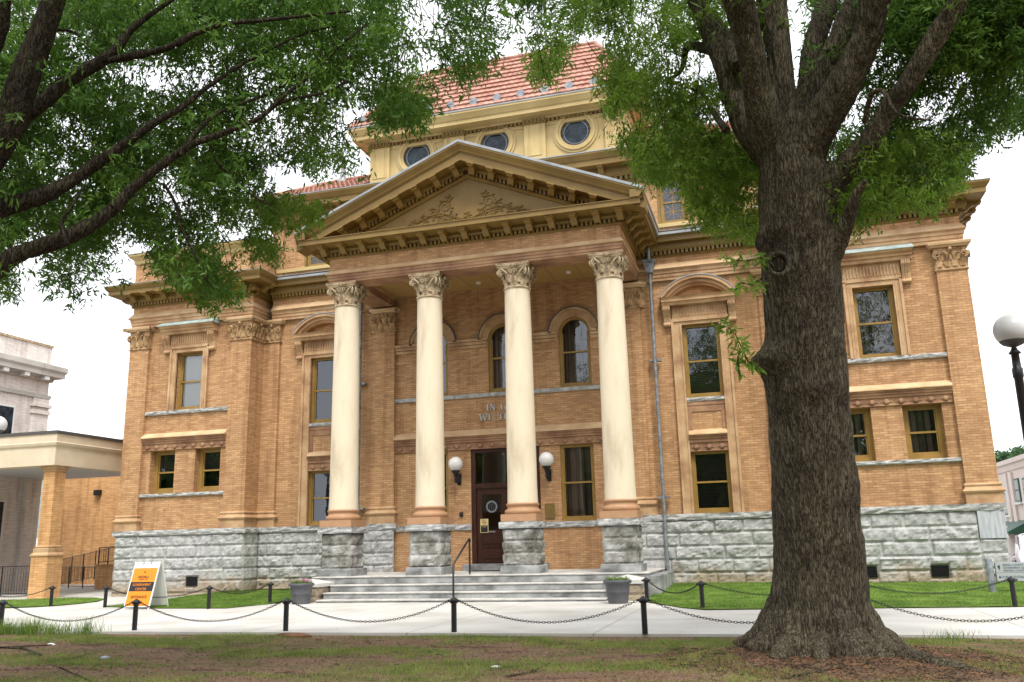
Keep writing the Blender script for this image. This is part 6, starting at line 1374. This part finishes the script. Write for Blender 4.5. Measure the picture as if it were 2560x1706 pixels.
# ---- big oak on the right
OC = pix(2045, 1640, c=12.45); OAK = empty('oak_tree', (0, 0, 0), 'huge oak with furrowed trunk and spreading limbs in the right foreground', 'tree')
tb = MB(); prof0 = [(1500+160, 1655, 2190), (1500, 1690, 2120), (1470, 1722, 2062), (1430, 1750, 2028), (1380, 1764, 2006), (1300, 1776, 1994), (1165, 1772, 1977), (1000, 1766, 1960), (900, 1757, 1951), (860, 1757, 1949), (830, 1757, 1947), (800, 1756, 1944), (760, 1756, 1941), (700, 1753, 1940), (620, 1749, 1936), (570, 1744, 1934), (545, 1741, 1931), (510, 1738, 1926), (460, 1736, 1922), (420, 1738, 1915), (380, 1742, 1900), (345, 1750, 1890)]
sg_ = 96; rows = []; CT = 12.45
base_pt = pix(2045, 1640, c=CT)
prof = [(1560, 1712, 2108), (1500, 1722, 2092), (1470, 1738, 2058), (1430, 1756, 2026), (1380, 1768, 2002)]+prof0[5:]
fine = []
for i in range(len(prof)-1):
    (y0, l0, r0), (y1, l1, r1) = prof[i], prof[i+1]; k = max(1, int(abs(y1-y0)/9))
    for j in range(k): f = j/k; f2 = f*f*(3-2*f); fine.append((y0+(y1-y0)*f, l0+(l1-l0)*f2, r0+(r1-r0)*f2))
fine.append(prof[-1])
for yv, l, r in fine:
    c = pix((l+r)/2*1.088, yv*1.088, c=CT); rad = (r-l)/2*1.088*CT/FPX*.955; ring_ = []
    hgt = c[2]; fl = max(0, (.95-hgt)/.95)
    for k in range(sg_):
        a = 2*pi*k/sg_; d = np.array([cos(a), sin(a)*(.92), 0]); q = Vector((cos(a)*1.6, sin(a)*1.6, hgt*.55))
        rr = rad*(1+.05*noise.noise(q)+.035*noise.noise(q*2.5)); lf = max(0, -cos(a))**3; rr += .19*math.exp(-((yv-828)/26)**2)*lf+.09*math.exp(-((yv-548)/20)**2)*lf+.05*math.exp(-((yv-905)/22)**2)*max(0, cos(a+1.6))**2
        rr *= 1+fl**1.3*(.11*cos(a*9+1.0)+.07*cos(a*4-.6))      # root buttresses
        # vertical furrows
        rr += .011*noise.noise(Vector((cos(a)*16, sin(a)*16, hgt*1.8)))+.009*noise.noise(Vector((cos(a)*34, sin(a)*34, hgt*3.4)))
        ring_.append(c+CR*(cos(a)*rr)+np.array([-CR[1], CR[0], 0])*(sin(a)*rr*.95))
    rows.append(ring_)
vs = [tuple(p) for r_ in rows for p in r_]
tb.add(vs, [(j*sg_+i, j*sg_+(i+1) % sg_, (j+1)*sg_+(i+1) % sg_, (j+1)*sg_+i) for j in range(len(rows)-1) for i in range(sg_)], True)
tb.add(vs[-sg_:], [tuple(range(sg_))]); tb.add(vs[:sg_], [tuple(range(sg_))[::-1]])
rt = tb     # surface roots flowing out of the buttresses
TB = np.array([9.45, -15.12])
for ang, r1, w0, zs in ((-178, 1.15, .13, .5), (-150, 1.25, .15, .42), (-116, 1.5, .15, .40), (-84, 1.55, .13, .34), (-54, 1.6, .16, .42), (-27, 2.7, .17, .55), (5, 1.4, .15, .5), (50, 1.5, .16, .5), (95, 1.4, .16, .5), (140, 1.4, .16, .5)):
    a = radians(ang); d_ = np.array([cos(a), sin(a)]); bend = np.array([-sin(a), cos(a)])*(.12*sin(ang)); P_ = []
    for r_, z_ in ((.36, zs+.55), (.56, zs+.08), (.80, zs*.42), (1.08, .08), (r1*.84, -.06), (r1, -.17)): q_ = TB+d_*r_+bend*(r_*r_); P_.append((q_[0], q_[1], z_))
    rt.tube(P_, [w0*.8, w0*1.05, w0*1.1, w0*.85, w0*.6, w0*.35], 14)
LB = []
def oak_limb(pts, c0, c1, name='limb', seg=16):
    m = tb if name in ('limb', 'drooping_limb') else MB(); w_ = limb(m, pts, c0, c1, seg, .5101); LB.append(w_)
    if m is not tb: m.build(name, 'bark', OAK)
oak_limb([(920, 860, 240), (870, 720, 215), (805, 560, 180), (765, 400, 145), (740, 250, 140), (700, 100, 150), (650, -80, 160), (620, -300, 140)], 12.5, 11.9)
oak_limb([(880, 840, 180), (760, 680, 150), (665, 500, 120), (610, 340, 105), (560, 220, 95), (500, 80, 85), (420, -80, 75)], 12.6, 13.8)
oak_limb([(690, 330, 90), (620, 190, 85), (520, 80, 75), (440, -60, 60)], 12.8, 14.5)
oak_limb([(940, 860, 180), (925, 620, 140), (895, 430, 135), (875, 260, 125), (850, 80, 145), (835, -100, 150)], 12.8, 13.3)
oak_limb([(960, 780, 120), (1005, 480, 100), (1040, 260, 112), (1085, 100, 110), (1125, -60, 100)], 13.0, 14.2)
oak_limb([(970, 800, 160), (1050, 520, 110), (1110, 340, 120), (1200, 160, 140), (1290, -20, 150)], 12.8, 13.0)
oak_limb([(950, 900, 240), (1000, 740, 220), (1100, 590, 190), (1200, 420, 172), (1290, 220, 152), (1360, 20, 148), (1410, -140, 140)], 12.45, 11.6)
oak_limb([(1060, 1030, 190), (1140, 900, 145), (1220, 800, 135), (1330, 680, 112), (1420, 540, 105), (1510, 410, 105), (1620, 220, 108), (1720, 70, 105), (1800, -80, 100)], 12.3, 11.4)
oak_limb([(1130, 1260, 130), (1175, 1170, 95), (1215, 1060, 80), (1250, 960, 55), (1300, 880, 35)], 12.2, 11.6, 'drooping_limb')
oak_limb([(620, 640, 40), (560, 560, 26), (500, 460, 18), (430, 430, 12)], 12.7, 14.0, 'small_branch', 8)
oak_limb([(560, 250, 60), (430, 230, 40), (400, 340, 24), (330, 400, 16)], 13.4, 15.0, 'small_branch', 8)
oak_limb([(1300, 600, 34), (1330, 470, 26), (1390, 450, 22), (1460, 560, 16), (1620, 590, 10)], 11.8, 11.0, 'small_branch', 8)
def fuse(mb, name, parent, vox, amp=.012):
    """one continuous wooden surface, its bark furrowed along the grain"""
    o = mb.build(name, 'bark', parent); md = o.modifiers.new('r', 'REMESH'); md.mode = 'VOXEL'; md.voxel_size = vox; s_ = o.modifiers.new('s', 'SMOOTH'); s_.factor = .5; s_.iterations = 5
    dg = bpy.context.evaluated_depsgraph_get(); dg.update(); me = bpy.data.meshes.new_from_object(o.evaluated_get(dg)); o.modifiers.clear(); o.data = me; me.materials.clear(); me.materials.append(MT['bark'])
    nv = len(me.vertices); co = np.zeros(nv*3, np.float32); me.vertices.foreach_get('co', co); nr = np.zeros(nv*3, np.float32); me.vertex_normals.foreach_get('vector', nr); co = co.reshape(-1, 3); nr = nr.reshape(-1, 3); dd_ = np.zeros(nv)
    for i in range(nv):
        x_, y_, z_ = co[i]; q = Vector((x_*11, y_*11, z_*1.6)); dd_[i] = -abs(noise.noise(q))*1.6-.9*abs(noise.noise(q*1.9+Vector((5, 5, 5))))+.9*noise.noise(Vector((x_, y_, z_))*2.2)
    me.vertices.foreach_set('co', (co+nr*(dd_*amp)[:, None]).astype(np.float32).ravel())
    me.polygons.foreach_set('use_smooth', [True]*len(me.polygons)); me.update(); return o
fuse(tb, 'trunk', OAK, .022, .022)
tick('d branch scars')
# healed branch scars
for (u, v, r) in ((1789, 608, 26), (1795, 608, 0)):
    if r:
        p = pix(u*1.088, v*1.088, c=11.88); o_ = (CAM-p); o_[2] = 0; o_ /= np.linalg.norm(o_); side = np.array([-o_[1], o_[0], 0]); m = MB(); RR = r*1.088*11.8/FPX; pts = []
        for k in range(25): a = 2*pi*k/24; pts.append(tuple(p+side*cos(a)*RR*.9+np.array([0, 0, sin(a)*RR])+o_*.02))
        m.tube(pts, .035, 8); sc_ = m.build('branch_scar', 'bark', OAK); MB().sphere(p-o_*.02, RR*.82, 16, 10, (1, .3, 1)).build('heartwood', 'bark_dark', sc_)
# epicormic sprouts with a few long leaves
spr = MB(); SPp = []
for pts in (((1738, 838), (1718, 830), (1702, 795), (1690, 770), (1672, 752), (1640, 742)), ((1752, 640), (1728, 655), (1700, 650), (1690, 668)), ((1775, 600), (1745, 592), (1715, 600), (1680, 596), (1660, 592)), ((1700, 800), (1695, 830), (1700, 860))):
    Q = [pix(u*1.088, v*1.088, c=11.95-.1*i) for i, (u, v) in enumerate(pts)]; spr.tube([tuple(q) for q in Q], [.012-.0015*i for i in range(len(Q))], 5)
    for a, b_ in zip(Q[:-1], Q[1:]):
        for t in (.2, .55, .9): SPp.append(a+(b_-a)*t)
spr.build('sprout', 'bark', OAK)
leaves('sprout_leaves', np.array(SPp), None, 7, .09, .15, 'leaf', OAK, 1.2, .13)

R1 = [[(1165, -60), (1165, 60), (1185, 90), (1215, 140), (1235, 200), (1262, 208), (1290, 150), (1330, 85), (1375, 70), (1392, 130), (1385, 200), (1400, 260), (1420, 330), (1460, 370), (1475, 400), (1530, 425), (1570, 420), (1600, 490), (1640, 530), (1700, 548), (1765, 560), (1790, 500), (1790, -60)]]
R1g = [(1400, 180), (1420, 320), (1470, 400), (1560, 420), (1605, 500), (1690, 545), (1765, 555), (1765, 300), (1700, 230), (1560, 170), (1440, 150)]
R2 = [[(1860, -60), (1860, 330), (1905, 480), (1930, 560), (1985, 520), (2010, 475), (2080, 470), (2150, 455), (2190, 420), (2230, 370), (2245, 340), (2300, 300), (2350, 290), (2420, 300), (2420, -60)]]
R2b = [(1900, 420), (1925, 560), (1960, 548), (1990, 500), (2150, 470), (2215, 420), (2200, 330), (2100, 300), (1960, 330)]
UP = [[(1100, -420), (1100, -40), (2500, -40), (2500, -420)]]
P = canopy_pts(R1, 5600, 13.0, 17.0, 3, -.02); leaves('crown', P, None, 21, .22, .105, 'leaf', OAK)
P = canopy_pts([R1g], 2600, 12.7, 15.5, 5, -.10); leaves('crown', P, None, 22, .20, .10, 'leaf', OAK, .9)
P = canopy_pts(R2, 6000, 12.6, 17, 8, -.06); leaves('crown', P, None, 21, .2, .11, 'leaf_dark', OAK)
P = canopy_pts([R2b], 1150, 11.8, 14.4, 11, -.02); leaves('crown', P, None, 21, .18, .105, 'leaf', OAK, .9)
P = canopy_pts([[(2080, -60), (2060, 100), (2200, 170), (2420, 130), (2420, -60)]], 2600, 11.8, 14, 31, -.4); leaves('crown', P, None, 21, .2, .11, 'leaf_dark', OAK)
P = canopy_pts(UP, 4200, 9, 17, 14, -.1); leaves('crown', P, None, 14, .3, .15, 'leaf_dark', OAK)
tw_ = MB()
for w_ in LB[-6:]:
    pass
tick('ak on the left')
# ---- oak on the left, trunk beyond the frame
OL = empty('oak_tree', (0, 0, 0), 'oak whose limbs reach in from the left edge over the lawn', 'tree')
LT = pix(-420, 1500, c=9.5)
m = MB(); tp = pix(-330, 560, c=9.6); m.tube([(LT[0], LT[1], -.1), (LT[0], LT[1], .5), ((LT[0]+tp[0])/2, (LT[1]+tp[1])/2, 2.6), tuple(tp), (tp[0]+.3, tp[1]+.1, tp[2]+3.5)], [.75, .55, .47, .42, .25], 24); olm = m
S1 = .5101
def left_limb(pts, c0, c1, seg=12, name='limb'):
    m = olm if name == 'limb' else MB(); limb(m, pts, c0, c1, seg, S1, (0, 0))
    if m is not olm: m.build(name, 'bark_dark', OL)
    elif len(pts) > 7:
        n = len(pts); k = max(2, n//2-1); m2 = MB(); limb(m2, pts[k:], c0+(c1-c0)*k/(n-1), c1, 8, S1, (0, 0)); m2.build('limb_tip', 'bark_dark', OL)
left_limb([(-620, 1300, 260), (-300, 1000, 190), (-60, 760, 150), (60, 570, 120), (130, 380, 118), (200, 180, 100), (250, 40, 92), (300, -120, 85)], 9.38, 9.42, 16)
left_limb([(-640, 1180, 130), (-420, 1060, 125), (-200, 900, 110), (20, 700, 95), (100, 590, 70), (220, 500, 62), (330, 400, 58), (480, 310, 50), (570, 240, 42), (640, 150, 30), (740, 70, 22), (860, -10, 14)], 9.42, 10.22)
left_limb([(520, 300, 40), (620, 280, 42), (750, 255, 38), (870, 215, 34), (970, 160, 26), (1100, 120, 20), (1300, 100, 16), (1500, 78, 12), (1720, 55, 8)], 9.84, 10.43)
left_limb([(-670, 1420, 180), (-480, 1280, 150), (-200, 1120, 120), (0, 1030, 92), (200, 965, 80), (330, 900, 68), (450, 820, 56), (620, 700, 40), (760, 600, 32), (900, 520, 26), (1000, 440, 20), (1200, 310, 15), (1480, 170, 10), (1650, 130, 6)], 9.38, 10.64)
left_limb([(-700, 1760, 190), (-480, 1620, 160), (-200, 1440, 130), (0, 1305, 90), (100, 1240, 80), (250, 1190, 78), (420, 1115, 74), (560, 1020, 62), (650, 920, 48), (800, 800, 38), (940, 710, 32), (1100, 650, 26), (1270, 580, 22), (1380, 480, 18), (1520, 370, 14), (1686, 210, 10), (1800, 120, 6)], 9.34, 10.64)
left_limb([(1300, 560, 16), (1380, 500, 16), (1480, 478, 14), (1600, 450, 11), (1700, 400, 8)], 10.34, 10.6, 8, 'small_branch')
left_limb([(880, 760, 24), (960, 650, 20), (1060, 560, 16), (1180, 510, 14), (1350, 440, 12), (1560, 290, 8)], 10.09, 10.68, 8, 'small_branch')
left_limb([(800, 900, 14), (860, 1000, 14), (890, 1120, 12), (950, 1240, 11), (1000, 1350, 8), (1050, 1420, 5)], 10.22, 10.39, 8, 'hanging_branch')
left_limb([(1050, 780, 12), (1140, 880, 11), (1240, 960, 9), (1330, 1010, 6)], 10.34, 10.64, 8, 'hanging_branch')
left_limb([(-60, 300, 70), (10, 120, 60), (20, -60, 55)], 9.17, 9.0, 10)
left_limb([(120, 160, 14), (330, 150, 14), (420, 210, 10), (520, 290, 8)], 9.59, 9.84, 8, 'small_branch')
left_limb([(330, 1200, 20), (300, 1100, 16), (360, 1000, 12), (420, 900, 8)], 9.59, 9.84, 8, 'small_branch')
_b = MT['bark']; MT['bark'] = MT['bark_dark']; fuse(olm, 'trunk', OL, .03, .014); MT['bark'] = _b
L1 = [[(-60, -60), (-60, 660), (-20, 710), (20, 705), (36, 668), (28, 600), (40, 560), (110, 560), (96, 620), (110, 668), (150, 690), (215, 688), (255, 640), (280, 590), (300, 555), (350, 560), (355, 610), (385, 640), (430, 650), (440, 690), (500, 715), (540, 680), (530, 640), (500, 560), (520, 520), (560, 560), (600, 590), (640, 580), (640, 530), (620, 470), (640, 440), (600, 400), (640, 360), (700, 380), (760, 400), (820, 375), (815, 330), (770, 280), (800, 230), (840, 250), (880, 285), (950, 295), (985, 255), (1000, 200), (1060, 190), (1110, 160), (1130, 125), (1140, 60), (1180, 40), (1260, 60), (1260, -60)]]
L1d = [[(-60, 100), (-60, 560), (120, 560), (350, 540), (480, 520), (560, 480), (600, 380), (700, 300), (900, 200), (900, -60), (300, -60)]]
L1g = [[(600, 470), (640, 450), (700, 445), (745, 480), (740, 500), (700, 510), (650, 530), (600, 540)], [(430, 600), (440, 690), (500, 720), (545, 680), (535, 640), (480, 600)], [(880, 180), (880, 285), (950, 295), (990, 240), (960, 180)], [(560, 540), (590, 595), (640, 590), (640, 550), (600, 530)]]
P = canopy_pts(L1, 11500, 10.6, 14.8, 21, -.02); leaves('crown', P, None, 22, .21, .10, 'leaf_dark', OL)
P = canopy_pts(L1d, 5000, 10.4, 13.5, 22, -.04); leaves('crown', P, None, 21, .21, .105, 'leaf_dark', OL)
P = canopy_pts(L1, 300, 8.4, 9.2, 23, .1); leaves('crown', P, None, 18, .18, .095, 'leaf_dark', OL)
P = canopy_pts(L1g, 2600, 11.6, 13.2, 24, -.5); leaves('crown', P, None, 22, .16, .10, 'leaf', OL, 1.1)
P = canopy_pts([[(-700, -400), (-700, 420), (-60, 500), (-60, -40), (1250, -40), (1250, -400)]], 4200, 8, 15, 25, -.1); leaves('crown', P, None, 14, .3, .15, 'leaf_dark', OL)
# distant tree over the pink building
for (u, v, c, r), lb_ in (((2505, 1158, 75, 2.6), 'round green tree rising behind the pink building'), ((2550, 1140, 75, 2.6), 'taller green tree at the right edge behind the pink building')):
    p = pix(u, v, c=c); T = empty('background_tree', (p[0], p[1], -.5), lb_, 'tree'); MB().tube([(0, 0, 0), (0, 0, p[2])], [.3, .15], 8).build('trunk', 'bark', T)
    q = rng.normal(0, 1, (420, 3)); q /= np.linalg.norm(q, axis=1)[:, None]; q *= (r*rng.uniform(.5, 1, 420)**.5)[:, None]; q[:, 2] = q[:, 2]*.7+p[2]-.6; leaves('crown', q, None, 16, .5, .35, 'leaf_far', T, .5, .25)

# ---- tall trees across the lawn behind the viewpoint (they stand in the window reflections)
for k, (x, y, h, r, lb_) in enumerate(((-26, -62, 17, 8, 'tall leafy tree behind the viewpoint, far left'), (-8, -66, 20, 8.5, 'tall leafy tree behind the viewpoint, left of centre'), (9, -64, 21, 9, 'tall leafy tree directly behind the viewpoint'), (27, -63, 18, 8, 'tall leafy tree behind the viewpoint, right of centre'), (44, -56, 17, 8, 'tall leafy tree behind the viewpoint, far right'), (-34, -80, 23, 10, 'second row tree behind the viewpoint, far left'), (-17, -82, 24, 10, 'second row tree behind the viewpoint, left'), (0, -83, 25, 10.5, 'second row tree behind the viewpoint, centre'), (18, -82, 25, 10, 'second row tree behind the viewpoint, right'), (36, -78, 23, 10, 'second row tree behind the viewpoint, far right'), (-46, -50, 15, 8, 'lower spreading tree across the lawn at the far left'), (-60, -42, 15, 8, 'lower spreading tree beyond the far left of the lawn'))):
    T = empty('street_tree', (x, y, 0), lb_, 'tree'); MB().tube([(0, 0, 0), (0, 0, h*.5), (.3, 0, h*.8)], [.5, .35, .15], 10).build('trunk', 'bark', T)
    n = 700; q = rng.normal(0, 1, (n, 3)); q /= np.linalg.norm(q, axis=1)[:, None]; q *= (r*rng.uniform(.25, 1, n)**.45)[:, None]; q[:, 2] = q[:, 2]*.95+h*.5; q = q[q[:, 2] > .8]
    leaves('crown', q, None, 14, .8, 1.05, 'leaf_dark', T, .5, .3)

tick(' were modelled')
# ---- parts that were modelled together but stand apart become parts of their own
def islands(o):
    me = o.data; n = len(me.vertices); par = list(range(n))
    def find(a):
        while par[a] != a: par[a] = par[par[a]]; a = par[a]
        return a
    for e in me.edges:
        a, b = find(e.vertices[0]), find(e.vertices[1])
        if a != b: par[a] = b
    g = {}
    for i in range(n): g.setdefault(find(i), []).append(i)
    co = np.array([v.co[:] for v in me.vertices]); items = [[co[v].min(0)-.04, co[v].max(0)+.04, v] for v in g.values()]
    ch = True
    while ch:
        ch = False; out = []
        for it in items:
            for q in out:
                if (it[0] <= q[1]).all() and (q[0] <= it[1]).all(): q[0] = np.minimum(q[0], it[0]); q[1] = np.maximum(q[1], it[1]); q[2] = q[2]+it[2]; ch = True; break
            else: out.append(it)
        items = out
    return [it[2] for it in items]
SPLIT = ('parapet', 'belt_ledge', 'belt_moulding', 'brick_panel_border', 'fluted_frieze', 'console', 'wing_pilaster', 'pavilion_pilaster', 'pilaster_base', 'pilaster_capital', 'capital_bell', 'capital_abacus', 'impost_band', 'sill', 'water_table', 'porch_water_table', 'window_surround', 'plinth', 'root', 'attic_window_trim', 'pilaster', 'attic_sill')
for o in [o for o in bpy.data.objects if o.type == 'MESH' and o.name.split('.')[0] in SPLIT]:
    gs = islands(o)
    if len(gs) < 2 or len(gs) > 12: continue
    me = o.data; idx = {}
    for k, gset in enumerate(gs):
        for v in gset: idx[v] = k
    data = [([], [], []) for _ in gs]; mp = {}
    for k, gset in enumerate(gs):
        for v in gset: mp[v] = len(data[k][0]); data[k][0].append(tuple(me.vertices[v].co))
    for p in me.polygons: k = idx[p.vertices[0]]; data[k][1].append([mp[v] for v in p.vertices]); data[k][2].append(p.use_smooth)
    base = o.name.split('.')[0]; m_ = me.materials[0]; pr = o.parent
    for vs_, fs_, sm_ in data:
        nm = bpy.data.meshes.new(base); nm.from_pydata(vs_, [], fs_); nm.polygons.foreach_set('use_smooth', sm_); nm.materials.append(m_)
        no = bpy.data.objects.new(base, nm); col.objects.link(no); no.parent = pr
    bpy.data.objects.remove(o)
tick('end')
